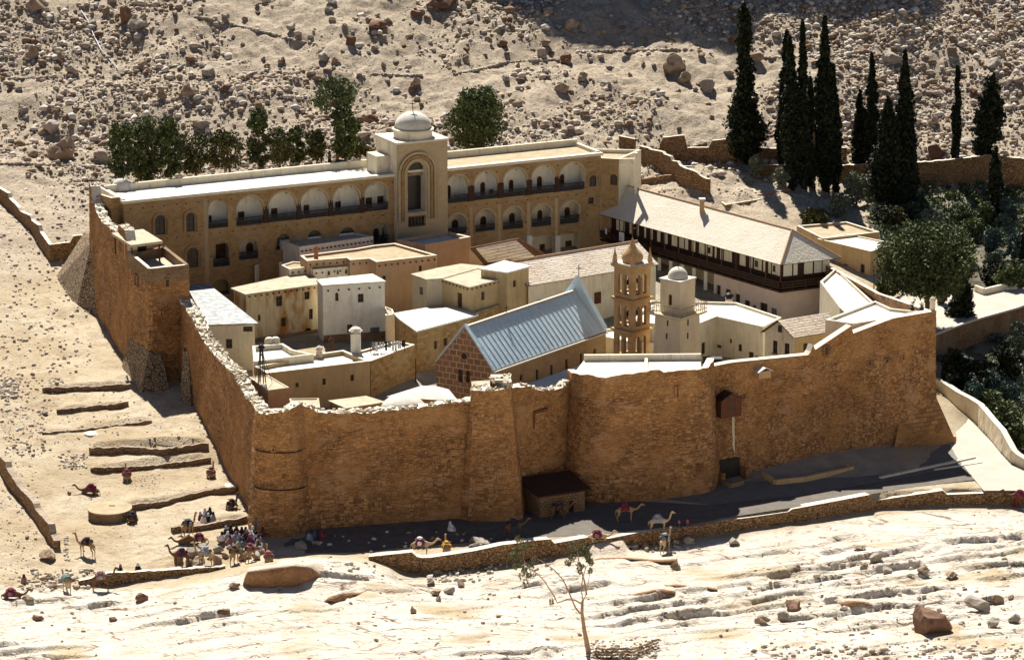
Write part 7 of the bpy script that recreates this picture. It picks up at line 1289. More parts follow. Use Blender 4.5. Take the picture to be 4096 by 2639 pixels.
for i, (c, x, yt, w_, yb, mt, lb) in enumerate(((3, 555, 1060, 110, 1210, 'leaf_grey', 'pale grey shrub at the foot of the tallest cypress'), (3, 740, 1140, 150, 1260, 'leaf_grey', 'silvery bush under the middle cypresses'), (3, 1240, 1170, 220, 1400, 'leaf_grey', 'large silver olive tree left of the very wide cypress'), (3, 1130, 1320, 160, 1480, 'leaf_olive', 'dark olive bush below the silver olive tree'), (3, 1785, 1120, 170, 1270, 'leaf_grey', 'pale yellowish tree in front of the dark shaded wall'),
        (18, 560, 540, 380, 800, 'leaf_brown', 'brown green bush left of the reservoir front'), (18, 980, 570, 400, 800, 'leaf_grey', 'pale olive tree just below the reservoir'), (18, 1430, 560, 230, 800, 'leaf_broad', 'bright green bush below the right end of the reservoir'), (18, 1960, 420, 300, 700, 'leaf_blue', 'blue green bush at the upper right garden edge'), (18, 1900, 640, 220, 800, 'leaf_olive', 'olive bush right of the short cypress'),
        (18, 1750, 820, 300, 1080, 'leaf_blue', 'blue green shrub, upper of the mass right of the spreading tree'), (18, 2040, 880, 330, 1200, 'leaf_blue', 'tall blue green bush at the right garden edge'), (18, 1790, 1080, 330, 1400, 'leaf_olive', 'greyish olive tree below the blue green shrubs'), (18, 2080, 1180, 260, 1480, 'leaf_broad', 'dark green bush low at the right garden edge'),
        (17, 930, 960, 180, 1100, 'leaf_grey', 'small white flowering shrub by the shaded terrace wall'), (17, 1010, 1080, 280, 1330, 'leaf_blue', 'feathery blue green shrub behind the cream parapet'), (17, 1180, 960, 260, 1260, 'leaf_blue', 'taller feathery shrub behind the cream parapet'), (17, 1370, 1080, 260, 1330, 'leaf_blue', 'feathery shrub right of the taller one behind the parapet'), (17, 1300, 1300, 420, 1560, 'leaf_broad', 'dark leafy bush hugging the outside of the curved parapet'),
        (12, 2260, 560, 200, 760, 'leaf_broad', 'dark green bush at the lower right garden corner'), (12, 2050, 300, 260, 460, 'leaf_broad', 'dark low bush between the feathery shrubs and the parapet'), (8, 2130, 850, 220, 1160, 'leaf_olive', 'olive tree at the right edge below the terrace'), (8, 1470, 520, 120, 700, 'leaf_grey', 'pale bush at the left of the great dark cypress'), (8, 1850, 1240, 260, 1400, 'leaf_olive', 'dusty shrub at the foot of the shaded retaining wall'),
        (8, 1150, -190, 520, 60, 'leaf_cypress', 'dark dense tree between the reservoir and the garden house'), (8, 1750, -60, 420, 220, 'leaf_broad', 'dark green tree at the upper right of the spreading tree'), (8, 2080, 330, 360, 560, 'leaf_broad', 'dark bush mass at the right edge beyond the great dark cypress'), (3, 1500, 1400, 420, 1540, 'leaf_cypress', 'very dark bush at the foot of the very wide cypress'), (3, 960, 1420, 230, 1540, 'leaf_brown', 'brown green bush below the middle cypresses'),
        (8, 1700, 1180, 460, 1420, 'leaf_cypress', 'dark shaded bush between the great cypress and the retaining wall'), (12, 1850, 100, 420, 330, 'leaf_cypress', 'dark bush just outside the far right fortress wall'), (12, 2150, 380, 420, 640, 'leaf_broad', 'broad dark bush filling the garden below the feathery shrubs'), (8, 1000, 440, 260, 620, 'leaf_broad', 'low dark tree by the window of the garden house'), (18, 1350, 900, 500, 1200, 'leaf_broad', 'dark lower limb tree beneath the spreading tree'), (18, 700, 250, 420, 560, 'leaf_cypress', 'dark tree mass left of the reservoir, under the very wide cypress'), (18, 1700, 480, 360, 800, 'leaf_broad', 'dark tree between the reservoir and the right garden edge'), (18, 1800, 1250, 460, 1530, 'leaf_cypress', 'black green bush right of the spreading tree'), (17, 1350, 700, 420, 1050, 'leaf_cypress', 'black green bush in front of the shaded retaining wall'), (17, 820, 760, 320, 1120, 'leaf_cypress', 'dark tall bush against the shaded retaining wall'))):
    tree('garden_shrub', lb, c, x, yt, w_, yb, ground=(4.8 if c == 8 and yb < 800 else None), mat=mt, seed=330 + i, clumps=40, n=80, sz=.2, cat='shrub', trunk=True)
# leaning acacia in the foreground
Y0 = 299.5; ac = thing('acacia', PYr(15, 1000, 1425, Y0), 'slender bare limbed tree with two small green crowns in the foreground', 'tree'); tm = MB(); q = lambda x, y, dy=0: PYr(15, x, y, Y0 + dy)
tm.tube([q(1005, 1480), q(985, 1330), q(950, 1150), q(930, 1000), q(935, 900)], [.3, .25, .19, .15, .12], 9, 'bark_pale')
for br, rd in (([(935, 900, 0), (970, 840, .3), (950, 720, .4), (925, 640, .5), (900, 540, .4), (890, 450, .3)], [.11, .09, .08, .06, .05, .03]), ([(920, 920, 0), (870, 890, -.3), (800, 885, -.5), (715, 915, -.7), (690, 860, -.7), (600, 720, -.8), (540, 660, -.9), (450, 600, -1), (410, 500, -1)], [.09, .08, .08, .07, .06, .05, .045, .035, .02]),
               ([(915, 1010, 0), (870, 950, .2), (820, 830, .3), (770, 720, .5), (690, 630, .6), (580, 550, .6), (500, 520, .5)], [.09, .08, .07, .06, .05, .04, .02]), ([(935, 880, 0), (925, 800, 0), (935, 700, .1), (960, 620, .2), (990, 560, .3)], [.06, .05, .05, .04, .02]), ([(700, 880, -.7), (665, 900, -.8), (650, 880, -.8)], [.04, .03, .02]), ([(800, 800, .3), (780, 740, .3), (700, 690, .2)], [.04, .03, .02]), ([(960, 800, .2), (985, 740, .3), (1000, 640, .4)], [.04, .03, .02]), ([(860, 560, .4), (820, 560, .4), (810, 600, .4)], [.03, .02, .015])):
    tm.tube([q(*b_) for b_ in br], rd, 7, 'bark_pale')
tm.build('trunk', None, ac)
rr_ = random.Random(8); cs = []
for cx_, cy_, wx_, wy_, k in ((430, 420, 110, 60, 8), (420, 600, 110, 80, 12), (460, 700, 60, 35, 4), (350, 520, 50, 90, 5), (890, 420, 80, 45, 6), (930, 520, 90, 70, 11), (960, 610, 60, 40, 4), (820, 540, 30, 60, 3), (655, 890, 20, 25, 1)):
    for _ in range(k): w = q(cx_ + rr_.uniform(-1, 1) * wx_, cy_ + rr_.uniform(-1, 1) * wy_, rr_.uniform(-.8, .8)); cs.append((w.x, w.y, w.z, rr_.uniform(.2, .38), rr_.uniform(.2, .42)))
leaves('crown', cs, 48, .1, 'leaf_acacia', ac, 9, droop=1.6)
# ring of stones round its foot
root = thing('stone_ring', hit(15, 1200, 1380), 'low ring of dry stones stacked round the foot of the slender tree', 'stone ring'); rr_ = random.Random(2); sp_ = []
for lay in range(4):
    for k in range(24):
        f = (k + lay * .5) / 24; p = hit(15, 1020 + 560 * f, 1395 - (80 * max(0, f - .65) / .35)); sp_.append((p.x, p.y + rr_.uniform(-.1, .1), p.z + lay * .3 - .05, rr_.uniform(.2, .3)))
o = rubble('stones', sp_, ['pebble_b', 'pebble_d', 'pebble_b'], 8); o.parent = root; o.location = -Vector(root.location); o['kind'] = 'stuff'
# round well
wp = hit(9, 738, 1010); wp.y += 2; root = thing('well', wp, 'round stone well with a pale flat top and a small dark slot', 'well'); mb = MB(); mb.lathe(wp, [(2.35, -1), (2.3, .95)], 36, 'garden_stone'); mb.build('wall', None, root)
mb = MB(); mb.lathe(wp, [(2.4, .95), (2.4, 1.08), (0, 1.1)], 36, 'roof_sand'); mb.build('top', None, root); mb = MB(); mb.box(wp + Vector((.2, .6, 1.1)), (.35, 0, 0), (0, .15, 0), (0, 0, .02), 'window_dark'); mb.build('slot', None, root)
for (c, x, y, w_, lb) in ((9, 630, 402, 75, 'flat white stone disc on the upper terraces'), (9, 1570, 762, 80, 'flat white stone disc beside the wall above the lower terraces')):
    p = hit(c, x, y); mb = MB(); mb.lathe(p, [(.9, -.2), (.9, .12), (0, .14)], 20, 'roof_white'); tag(mb.build('stone_disc', None, None, loc=p), lb, 'stone')
# the crag out of sight whose shadow falls on the upper slope
SH = [(2, 940, -60), (2, 1000, 0), (2, 1150, 75), (2, 1300, 150), (2, 1440, 230), (2, 1560, 285), (2, 1700, 325), (2, 2000, 330), (3, 0, 295), (3, 300, 350), (3, 440, 375), (3, 540, 250), (3, 640, 110), (3, 800, 120), (3, 1000, 150), (3, 1160, 175), (3, 1350, 150), (3, 1500, 135), (3, 1640, 165), (3, 1760, 185), (3, 1850, 0), (3, 1880, -60)]
T_ = 85.0; outl = [hit(*q) + SUN_DIR * T_ for q in SH]; mb = MB(); cen = sum(outl, Vector()) / len(outl)
rows = []
for i, p in enumerate(outl):
    nxt = []
    for k, dy in enumerate((0, 4, 12, 26, 45)):
        dz = (0, -3, -12, -26, -42)[k]; nxt.append(p + Vector((mnoise.noise(p * .1 + Vector((k, 0, 0))) * 3 * (k > 0), dy, dz)))
    fr = [Vector((p.x, p.y - 1.5, p.z - 8 + mnoise.noise(p * .3) * 2)), Vector((p.x, p.y - 3, G(p.x, p.y - 3) - 3))] if p.z - 8 > G(p.x, p.y) else [Vector((p.x, p.y - 1, p.z - 4)), Vector((p.x, p.y - 3, G(p.x, p.y - 3) - 3))]
    rows.append(fr[::-1] + nxt)
for r0, r1 in zip(rows, rows[1:]):
    for j in range(len(r0) - 1): mb.face([r0[j], r1[j], r1[j + 1], r0[j + 1]], 'boulder_red')
for r in (rows[0], rows[-1]): mb.face(r + [Vector((r[-1].x, r[-1].y, 0)), Vector((r[0].x, r[0].y, 0))], 'boulder_red')
o = mb.build('crag', None, None, loc=cen, weld=True); tag(o, kind='structure')

# low undergrowth filling the garden
cs = []; rs = np.random.RandomState(21)
for (c, x0, y0, x1, y1, n_, g_) in ((3, 1000, 1250, 2391, 1537, 300, None), (18, 200, 560, 2150, 1000, 300, None), (17, 660, 1000, 1540, 1540, 90, None), (12, 1760, 120, 2310, 700, 110, None), (8, 860, 560, 1300, 640, 12, None), (3, 350, 1120, 1700, 1290, 26, None), (17, 640, 640, 1540, 1000, 60, None)):
    for _ in range(n_):
        p = hit(c, rs.uniform(x0, x1), rs.uniform(y0, y1)); r = rs.uniform(.4, 1.3)
        if fbm(np.array([p.x * .12]), np.array([p.y * .12]), 2, 5)[0] > -.28 and p.y > 366 and p.x > (61 if p.y < 402 else 50) and G(p.x, p.y) < 12: cs.append((p.x, p.y, p.z + r * .3, r, r * .7))
half = len(cs) // 2
tag(leaves('undergrowth', cs[:half], 90, .2, 'leaf_broad', None, 77), 'dark green undergrowth covering the walled garden', 'undergrowth', kind='stuff')
tag(leaves('undergrowth', cs[half:], 90, .2, 'leaf_olive', None, 78), 'grey green undergrowth covering the walled garden', 'undergrowth', kind='stuff')
# ------------------------------------------------------------------ camels and people
def skin(name, verts, edges, radii, mat, sub=1):
    me = bpy.data.meshes.new(name); me.from_pydata(verts, edges, []); o = bpy.data.objects.new(name, me); col.objects.link(o)
    md = o.modifiers.new('skin', 'SKIN'); md.use_smooth_shade = True; sv = me.skin_vertices[0].data
    for i, r in enumerate(radii):
        r = r if isinstance(r, tuple) else (r, r); sv[i].radius = r
    sv[0].use_root = True; s2 = o.modifiers.new('sub', 'SUBSURF'); s2.levels = s2.render_levels = sub
    dg = bpy.context.evaluated_depsgraph_get(); nm = bpy.data.meshes.new_from_object(o.evaluated_get(dg)); bpy.data.objects.remove(o); bpy.data.meshes.remove(me)
    nm.name = name; nm.materials.clear(); nm.materials.append(MATS[mat]); return nm
def chain(V, E_, Rr_, start, pts):
    """append a chain of (x,y,z,r) hanging off vertex start"""
    p = start
    for (x, y, z, r) in pts: V.append((x, y, z)); Rr_.append(r); E_.append((p, len(V) - 1)); p = len(V) - 1
    return p
def camel_mesh(pose, neck):
    zb = 1.42 if pose == 'stand' else .52; V = [(0, 0, zb)]; Q_ = [.36]; E_ = []
    fr = chain(V, E_, Q_, 0, [(.42, 0, zb + .02, .35), (.75, 0, zb + .02, .27)]); bk_ = chain(V, E_, Q_, 0, [(-.42, 0, zb, .33), (-.75, 0, zb - .02, .24)])
    chain(V, E_, Q_, 0, [(-.02, 0, zb + .42, .2), (-.03, 0, zb + .62, .08)])
    if neck == 'up': nk = [(1.05, 0, zb - .1, .17), (1.3, 0, zb + .05, .13), (1.42, 0, zb + .4, .11), (1.5, 0, zb + .74, .1), (1.66, 0, zb + .84, .11), (1.9, 0, zb + .76, .07), (2.0, 0, zb + .7, .055)]
    elif neck == 'mid': nk = [(1.05, 0, zb - .12, .17), (1.35, 0, zb - .08, .13), (1.6, 0, zb + .1, .11), (1.78, 0, zb + .36, .1), (1.95, 0, zb + .42, .11), (2.18, 0, zb + .33, .07), (2.28, 0, zb + .28, .055)]
    hd = chain(V, E_, Q_, fr, nk); h_ = hd - 2
    for s in (-1, 1): chain(V, E_, Q_, h_, [(V[h_][0] - .08, s * .09, V[h_][2] + .13, .025)])
    chain(V, E_, Q_, bk_, [(-.95, 0, zb - .12, .06), (-1.02, 0, zb - .5, .035), (-1.02, 0, zb - .62, .05)])
    for s in (-1, 1):
        if pose == 'stand':
            chain(V, E_, Q_, fr, [(.72, s * .2, 1.1, .13), (.74, s * .2, .78, .075), (.71, s * .2, .42, .055), (.72, s * .2, .1, .045), (.78, s * .2, .04, .08)])
            chain(V, E_, Q_, bk_, [(-.72, s * .2, 1.1, .17), (-.6, s * .2, .85, .1), (-.84, s * .2, .55, .06), (-.78, s * .2, .1, .045), (-.72, s * .2, .04, .08)])
        else:
            chain(V, E_, Q_, fr, [(.78, s * .26, .3, .12), (1.05, s * .28, .12, .08), (.75, s * .3, .08, .065), (.5, s * .3, .07, .07)])
            chain(V, E_, Q_, bk_, [(-.6, s * .3, .35, .16), (-.2, s * .36, .2, .1), (-.75, s * .38, .1, .07), (-.45, s * .38, .07, .07)])
    return skin('body', V, E_, Q_, 'camel_tan')
def cloth_mesh(zb):
    mb = MB(); n = 10; xs = [-.5, -.3, -.1, .1, .3, .5]; rows = []
    for x in xs:
        r_ = []
        for k in range(n + 1):
            a = math.pi * (k / n * 1.3 - .15); r = .42 + .04 * math.sin(k * 2 + x * 9); hz = .1 * math.exp(-(x * 3) ** 2) * 3; r_.append(Vector((x, -r * math.cos(a), zb + r * math.sin(a) * (1 + hz * max(0, math.sin(a))) + .03)))
        rows.append(r_)
    for a, b_ in zip(rows, rows[1:]):
        for k in range(n): mb.face([a[k], a[k + 1], b_[k + 1], b_[k]])
    me = bpy.data.meshes.new('blanket'); me.from_pydata(mb.v, [], mb.f); me.materials.append(MATS['cloth_maroon']); me.polygons.foreach_set('use_smooth', [True] * len(mb.f)); return me
def saddle_mesh(zb):
    bm = bmesh.new()
    for (x, y, z, sx, sy, sz) in ((0, 0, zb + .56, .34, .26, .16), (-.05, .44, zb + .1, .26, .12, .24), (-.05, -.44, zb + .1, .26, .12, .24)):
        bmesh.ops.create_icosphere(bm, subdivisions=2, radius=1, matrix=Matrix.Translation((x, y, z)) @ Matrix.Diagonal((sx, sy, sz, 1)))
    for y in (0,): bmesh.ops.create_cone(bm, segments=6, radius1=.05, radius2=.04, depth=1.0, matrix=Matrix.Translation((0, 0, zb + .55)) @ Matrix.Rotation(R(90), 4, 'X'), cap_ends=True)
    me = bpy.data.meshes.new('saddle'); bm.to_mesh(me); bm.free(); me.materials.append(MATS['cloth_grey']); me.polygons.foreach_set('use_smooth', [True] * len(me.polygons)); return me
CAM_M = {k: camel_mesh(*k) for k in (('stand', 'up'), ('stand', 'mid'), ('sit', 'up'), ('sit', 'mid'))}
CL_M = {'stand': cloth_mesh(1.42), 'sit': cloth_mesh(.52)}; SA_M = {'stand': saddle_mesh(1.42), 'sit': saddle_mesh(.52)}
def setmat(o, m_): o.material_slots[0].link = 'OBJECT'; o.material_slots[0].material = MATS[m_]
def child(name, me, parent, m_): o = bpy.data.objects.new(name, me); col.objects.link(o); o.parent = parent; setmat(o, m_); return o
def camel(c, x, y, pose, neck, head, coat, cloth, label, load='cloth_grey', Y=None, sc=.98):
    p = hit(c, x, y) if Y is None else Y; t = thing('camel', p, label, 'camel', 'camels waiting round the fortress'); t.rotation_euler.z = R(head); t.scale = (sc, sc, sc)
    child('body', CAM_M[(pose, neck)], t, coat)
    if cloth: child('blanket', CL_M[pose], t, cloth)
    if load: child('saddle', SA_M[pose], t, load)
    return t
for a in ((9, 1283, 1105, 'stand', 'up', 60, 'camel_tan', 'cloth_dark', 'tan camel walking away from the lowest terrace wall', 'cloth_grey'), (9, 600, 1235, 'stand', 'up', 150, 'camel_tan', 'cloth_dark', 'large camel with a dark blanket standing alone on the sand, neck stretched up', 'rust_brown'),
          (9, 690, 1470, 'stand', 'up', 15, 'camel_dark', 'cloth_pink', 'camel with a pinkish blanket in front of the shaded retaining wall', 'cloth_grey'), (9, 458, 1485, 'stand', 'mid', 110, 'camel_pale', 'cloth_teal', 'pale camel under a blue green blanket beside the rubble heap', None),
          (9, 1248, 1312, 'stand', 'up', 165, 'camel_dark', 'cloth_maroon', 'dark camel at the left end of the row by the sitting heap', 'cloth_dark'), (9, 1412, 1300, 'stand', 'up', 150, 'camel_pale', 'cloth_grey', 'pale camel second in the row by the sitting heap', 'cloth_grey'),
          (9, 1603, 1292, 'stand', 'mid', 80, 'camel_tan', 'rust_brown', 'brown camel third in the row by the sitting heap', 'rust_brown'), (9, 1712, 1278, 'stand', 'mid', 70, 'camel_tan', 'cloth_pink', 'camel with a rose blanket fourth in the row by the sitting heap', 'cloth_maroon'),
          (9, 1838, 1275, 'sit', 'up', 100, 'camel_tan', 'cloth_red', 'red blanketed camel couched right of the sitting heap', 'cloth_pink'), (9, 625, 812, 'sit', 'mid', 170, 'camel_dark', 'cloth_red', 'couched camel with a deep red blanket, head stretched to the left', 'cloth_maroon'),
          (9, 868, 712, 'sit', 'up', 100, 'camel_tan', 'cloth_maroon', 'couched camel in front of the smooth topped terrace wall', 'cloth_red'), (9, 1445, 698, 'sit', 'up', 85, 'camel_tan', 'cloth_pink', 'couched camel seen from behind near the left fortress wall', 'rust_brown'),
          (9, 1585, 915, 'sit', 'up', 70, 'camel_dark', 'cloth_dark', 'dark couched camel at the foot of the round corner tower', 'rust_brown'), (9, 905, 1003, 'sit', 'up', 80, 'camel_dark', 'cloth_dark', 'dark couched camel beside the round well', 'cloth_dark'),
          (9, 1362, 1148, 'sit', 'mid', 190, 'camel_tan', 'cloth_maroon', 'couched camel under a big rosy load, below the lowest terrace wall', 'cloth_pink'), (9, 1290, 1155, 'sit', 'mid', 200, 'camel_dark', None, 'small dark camel lying at the feet of the one walking away', None),
          (9, 75, 1528, 'sit', 'mid', 5, 'camel_dark', 'cloth_maroon', 'camel resting with its head low, bottom left corner', 'cloth_pink'), (14, 1610, 552, 'stand', 'mid', 5, 'camel_pale', 'cloth_maroon', 'pale camel standing side on at the edge of the road', 'cloth_white'),
          (14, 1862, 512, 'sit', 'up', 95, 'camel_pale', 'cloth_yellow', 'yellow draped camel seen from behind near the roadside boulder heap', 'cloth_yellow'), (15, 1060, 368, 'sit', 'mid', 5, 'camel_pale', 'cloth_maroon', 'camel with a pink load couched just behind the roadside wall', 'cloth_pink'),
          (15, 1585, 305, 'stand', 'up', 8, 'camel_pale', 'cloth_grey', 'camel with a grey blue load standing behind the roadside wall', 'cloth_grey'), (15, 1650, 470, 'stand', 'up', 65, 'camel_pale', 'cloth_dark', 'camel walking away between boulders in front of the roadside wall', 'cloth_grey'),
          (16, 2350, 195, 'stand', 'mid', 160, 'camel_dark', 'cloth_maroon', 'dark camel at the far right end of the roadside wall', 'cloth_red'), (15, 330, 345, 'stand', 'mid', 30, 'camel_dark', 'cloth_dark', 'camel in deep shade at the foot of the buttress tower', 'cloth_dark'), (15, 1300, 205, 'stand', 'mid', 10, 'camel_tan', 'cloth_maroon', 'camel with a red load in the shade of the great bastion', 'cloth_red'),
          (15, 720, 190, 'stand', 'mid', 20, 'camel_dark', 'cloth_dark', 'camel shaded in front of the guard hut', 'rust_brown')):
    camel(*a)
def person_mesh(pose):
    if pose == 'sit':
        V = [(0, 0, .16)]; Q_ = [.16]; E_ = []; top = chain(V, E_, Q_, 0, [(.0, 0, .36, .14), (-.02, 0, .56, .16)]); hd = chain(V, E_, Q_, top, [(.0, 0, .70, .055), (.03, 0, .80, .09), (.03, 0, .90, .085)]); chain(V, E_, Q_, hd - 1, [(.135, 0, .80, .022)])
        for s in (-1, 1):
            k = chain(V, E_, Q_, 0, [(.24, s * .13, .24, .095), (.44, s * .17, .40, .07), (.46, s * .12, .2, .05), (.46, s * .11, .06, .04), (.58, s * .11, .03, .035)])
            h = chain(V, E_, Q_, top, [(.0, s * .2, .54, .06), (.1, s * .26, .36, .045), (.32, s * .16, .38, .03), (.38, s * .13, .39, .028)])
            for f in range(4): chain(V, E_, Q_, h, [(.44 + .006 * (1.5 - abs(f - 1.5)), s * (.10 + .018 * f), .385, .008), (.465 + .008 * (1.5 - abs(f - 1.5)), s * (.10 + .018 * f), .365, .0075)])
            chain(V, E_, Q_, h, [(.40, s * .085, .40, .0095), (.425, s * .07, .39, .008)])
    else:
        V = [(0, 0, .93)]; Q_ = [.14]; E_ = []; top = chain(V, E_, Q_, 0, [(0, 0, 1.12, .12), (0, 0, 1.38, .15)]); hd = chain(V, E_, Q_, top, [(0, 0, 1.5, .055), (.02, 0, 1.6, .09), (.02, 0, 1.69, .085)]); chain(V, E_, Q_, hd - 1, [(.125, 0, 1.6, .022)])
        for s in (-1, 1):
            chain(V, E_, Q_, 0, [(.02, s * .1, .78, .1), (.05, s * .11, .46, .065), (.0, s * .11, .1, .045), (.1, s * .12, .035, .04)])
            h = chain(V, E_, Q_, top, [(0, s * .2, 1.36, .06), (-.02, s * .25, 1.1, .045), (.08, s * .24, .88, .032), (.1, s * .24, .82, .03)])
            for f in range(4): chain(V, E_, Q_, h, [(.075 + .018 * f, s * .24, .76 - .004 * (1.5 - abs(f - 1.5)), .008), (.08 + .018 * f, s * .235, .725, .0075)])
            chain(V, E_, Q_, h, [(.135, s * .225, .79, .0095), (.145, s * .22, .765, .008)])
    return skin('body', V, E_, Q_, 'skin')
def lathe_mesh(name, prof, n=14, sx=1, dx=0, mat='cloth_dark'):
    mb = MB(); mb.lathe((0, 0, 0), prof, n); me = bpy.data.meshes.new(name); me.from_pydata([(x * sx + dx * (1 - z), y, z) for x, y, z in mb.v], [], mb.f); me.materials.append(MATS[mat]); bm = bmesh.new(); bm.from_mesh(me); bmesh.ops.remove_doubles(bm, verts=bm.verts, dist=.001); bm.to_mesh(me); bm.free(); me.polygons.foreach_set('use_smooth', [True] * len(me.polygons)); return me
PM = {k: person_mesh(k) for k in ('sit', 'stand')}
ROBE = {'sit': lathe_mesh('robe', [(.36, .0), (.38, .12), (.33, .28), (.27, .42), (.24, .55), (.13, .67), (.07, .71)], sx=1.2, dx=.16), 'stand': lathe_mesh('robe', [(.27, .08), (.25, .4), (.21, .8), (.19, 1.1), (.23, 1.36), (.13, 1.47), (.07, 1.5)], dx=0)}
def scarf(z): return lathe_mesh('headscarf', [(.17, z - .2), (.145, z - .06), (.135, z + .05), (.11, z + .12), (.06, z + .155), (0, z + .165)], 12)
SC = {'sit': scarf(.84), 'stand': scarf(1.63)}
def person(c, x, y, pose, robe, hat, label, head=None, group=None, lift=0):
    p = hit(c, x, y) if not isinstance(y, Vector) else y; p.z += lift; t = thing('person', p, label, 'person', group); t.rotation_euler.z = R(rr.uniform(0, 360) if head is None else head); s = rr.uniform(.95, 1.05); t.scale = (s, s, s)
    child('body', PM[pose], t, 'skin'); child('robe', ROBE[pose], t, robe)
    h = child('headscarf' if hat != 'hair' else 'hair', SC[pose], t, hat); h.location = (-.012, 0, 0); return t
G1 = 'people resting on the stone heap'
for i, (x, y, pose, r_, h_) in enumerate(((1762, 1085, 'stand', 'cloth_blue', 'cloth_pink'), (1797, 1120, 'sit', 'cloth_maroon', 'hair'), (1580, 1105, 'sit', 'cloth_dark', 'hair'), (1620, 1112, 'sit', 'cloth_dark', 'cloth_dark'), (1656, 1118, 'sit', 'cloth_dark', 'hair'), (1520, 1152, 'sit', 'cloth_white', 'hair'), (1560, 1150, 'sit', 'cloth_grey', 'cloth_white'), (1576, 1172, 'sit', 'cloth_pink', 'hair'),
        (1615, 1150, 'sit', 'cloth_grey', 'cloth_pink'), (1640, 1168, 'sit', 'cloth_blue', 'cloth_grey'), (1636, 1200, 'sit', 'cloth_grey', 'cloth_blue'), (1668, 1195, 'sit', 'cloth_teal', 'hair'), (1690, 1140, 'sit', 'cloth_dark', 'cloth_pink'), (1725, 1142, 'sit', 'cloth_grey', 'cloth_white'), (1750, 1148, 'sit', 'cloth_white', 'hair'), (1772, 1168, 'sit', 'cloth_grey', 'hair'), (1755, 1190, 'sit', 'cloth_blue', 'hair'),
        (1708, 1168, 'sit', 'cloth_maroon', 'cloth_pink'), (1610, 1130, 'sit', 'cloth_dark', 'hair'), (1682, 1115, 'sit', 'cloth_red', 'cloth_dark'), (1548, 1112, 'sit', 'cloth_dark', 'cloth_grey'), (1730, 1112, 'sit', 'cloth_dark', 'cloth_white'))):
    L_ = 'standing person in a blue robe at the tower end of the stone heap' if pose == 'stand' else 'person sitting among the crowd on the pale stone heap by the corner tower'
    person(9, x, y, pose, r_, h_, L_, group=G1, lift=.35)
for (x, y, r_, h_, lb) in ((1372, 990, 'cloth_red', 'cloth_grey', 'person in red at the left of the seated circle above the camels'), (1403, 965, 'cloth_white', 'cloth_white', 'person in white at the back of the seated circle'), (1396, 1010, 'cloth_white', 'cloth_grey', 'person in pale clothes at the front of the seated circle'), (1437, 965, 'cloth_dark', 'cloth_dark', 'person in black at the right back of the seated circle'), (1460, 995, 'cloth_grey', 'hair', 'person in grey at the right of the seated circle'), (1425, 1000, 'cloth_dark', 'cloth_white', 'dark clothed person in the middle of the seated circle')):
    person(9, x, y, 'sit', r_, h_, lb)
for (c, x, y, pose, r_, h_, lb) in ((9, 825, 1352, 'sit', 'cloth_dark', 'cloth_pink', 'person in black with a red headscarf sitting on the shaded retaining wall'), (9, 945, 1345, 'sit', 'cloth_dark', 'cloth_white', 'person in a white headscarf sitting on the shaded retaining wall'), (9, 165, 1422, 'sit', 'cloth_pink', 'hair', 'person in rose clothes sitting behind the rubble heap'),
        (14, 556, 395, 'sit', 'cloth_grey', 'cloth_blue', 'person in grey, left of three sitting in the wall shade'), (14, 612, 392, 'sit', 'cloth_blue', 'cloth_blue', 'person in navy, middle of three sitting in the wall shade'), (14, 674, 392, 'sit', 'cloth_red', 'cloth_maroon', 'person in dark red, right of three sitting in the wall shade'),
        (15, 1775, 275, 'sit', 'cloth_dark', 'cloth_pink', 'person in black with a pink scarf sitting behind the roadside wall'), (15, 1845, 268, 'sit', 'cloth_red', 'cloth_pink', 'person in red with a pink scarf sitting behind the roadside wall'), (16, 2325, 190, 'stand', 'cloth_red', 'cloth_pink', 'person in red beside the dark camel at the far right'),
        (14, 1898, 312, 'sit', 'cloth_white', 'cloth_white', 'person all in white sitting in the wall shade left of the buttress tower')):
    person(c, x, y, pose, r_, h_, lb)
# small things on roofs
def boxthing(name, p, s, mat, label, cat, feet=True):
    mb = MB(); mb.box(Vector(p) + Vector((0, 0, s[2] / 2 + .12)), (s[0] / 2, 0, 0), (0, s[1] / 2, 0), (0, 0, s[2] / 2), mat); mb.box(Vector(p) + Vector((0, 0, .06)), (s[0] / 2.3, 0, 0), (0, s[1] / 2.3, 0), (0, 0, .06), mat); mb.box(Vector(p) + Vector((0, 0, s[2] + .15)), (s[0] / 1.9, 0, 0), (0, s[1] / 1.9, 0), (0, 0, .035), mat); return tag(mb.build(name, None, None, loc=p), label, cat)
boxthing('roof_tank', P(1, 2330, 1130, 20.1), (1.5, .7, .5), 'black_iron', 'dark tank on the white roof left of the portal', 'tank')
person(1, 0, P(1, 2252, 1118, 20.1), 'stand', 'cloth_dark', 'cloth_dark', 'dark figure standing on the white roof left of the portal')
for k, (x, lb) in enumerate(((1215, 'left'), (1300, 'right'))):
    p = P(8, x, 752, 15.0); mb = MB(); mb.lathe(p, [(.22, 0), (.3, .35), (.32, .4), (0, .4)], 8, 'black_iron')
    for j in range(7): a = j * .9; mb.tube([p + Vector((0, 0, .4)), p + Vector((.3 * math.cos(a), .3 * math.sin(a), .8 + .1 * (j % 3)))], [.06, .02], 4, 'leaf_cypress')
    tag(mb.build('planter', None, None, loc=p), lb + ' one of two dark planters on the side parapet near the far right corner', 'planter')
p = P(7, 1075, 1320, 5.7); boxthing('crate', p, (2.2, 1.2, .5), 'black_iron', 'black crate lying in the small yard behind the stepped wall', 'crate')
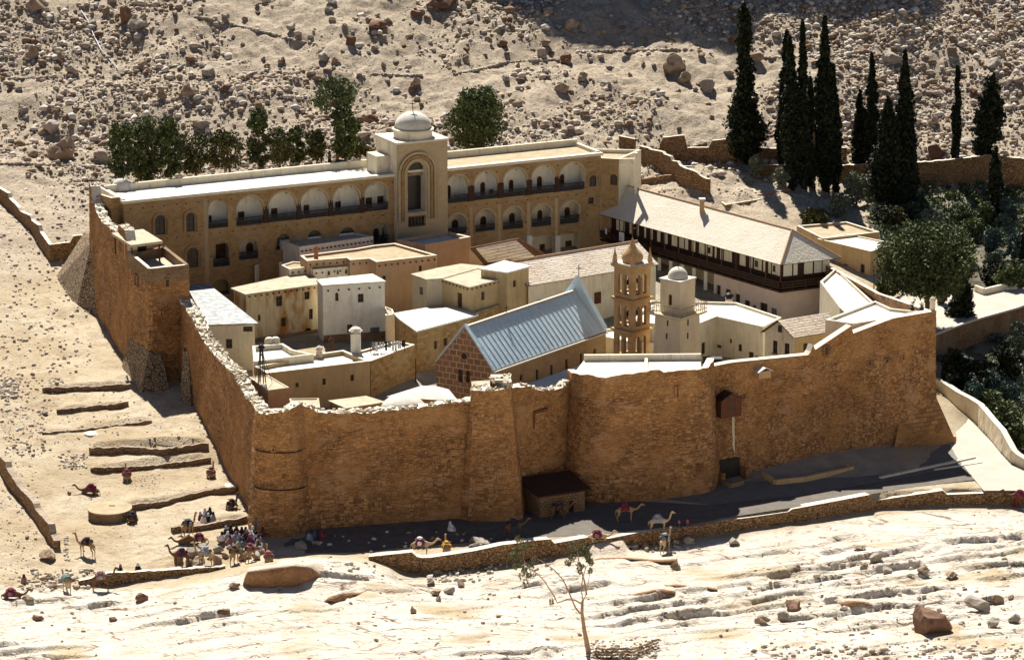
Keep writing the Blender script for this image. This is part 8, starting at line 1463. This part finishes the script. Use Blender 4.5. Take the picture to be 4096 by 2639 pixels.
# dry stone lines and a cable on the hillside
pts = []; rs = np.random.RandomState(9)
for (c, L_) in ((1, ((70, 540), (400, 528))), (1, ((860, 490), (1080, 465), (1330, 445))), (1, ((1360, 520), (1460, 580), (1530, 620))), (1, ((1330, 115), (1600, 170), (1900, 250), (2100, 300))), (2, ((1130, 435), (1300, 420), (1520, 412))), (2, ((800, 510), (1000, 470), (1130, 435))), (2, ((1640, 360), (1900, 350), (2391, 342))), (3, ((560, 400), (1000, 385), (1400, 380))), (2, ((230, 510), (560, 520))), (1, ((0, 1120), (330, 1125), (800, 1150))), (5, ((0, 0), (1, 1)))):
    if c == 5: continue
    for (x0, y0), (x1, y1) in zip(L_, L_[1:]):
        n_ = int(abs(x1 - x0) / 9)
        for k in range(n_): f = k / n_; p = hit(c, x0 + (x1 - x0) * f + rs.uniform(-6, 6), y0 + (y1 - y0) * f + rs.uniform(-4, 4)); pts.append((p.x, p.y, p.z, rs.uniform(.18, .42)))
tag(rubble('dry_stone_lines', pts, ['pebble_b', 'pebble_a', 'pebble_c'], 5), 'broken lines of dry stones crossing the slope', 'stones', kind='stuff')
cb = [hit(1, *q) + Vector((0, 0, .25)) for q in ((555, 85), (600, 150), (640, 250), (690, 350), (750, 420), (805, 480))]; mb = MB(); mb.tube(cb, .09, 6, 'cloth_white'); tag(mb.build('pipe', None, None, loc=cb[0]), 'thin white pipe running down the upper left slope', 'pipe')

for (c, x, y0_, y1_, z, lb) in ((5, 1458, 1530, 1280, 3.2, 'tall thin dark pole standing left of the church gable'), (8, 880, 640, 395, 5.2, 'thin pole rising beside the garden house wall'), (2, 478, 0, 0, 0, '')):
    if not lb: continue
    p = P(c, x, y0_, z); q = PYr(c, x, y1_, p.y); mb = MB(); mb.tube([p - Vector((0, 0, 1)), q], [.09, .06], 6, 'brown_wood'); mb.seg(q - Vector((.25, 0, .15)), q + Vector((.25, 0, -.15)), .06, .06, 'brown_wood'); tag(mb.build('pole', None, None, loc=p), lb, 'pole')
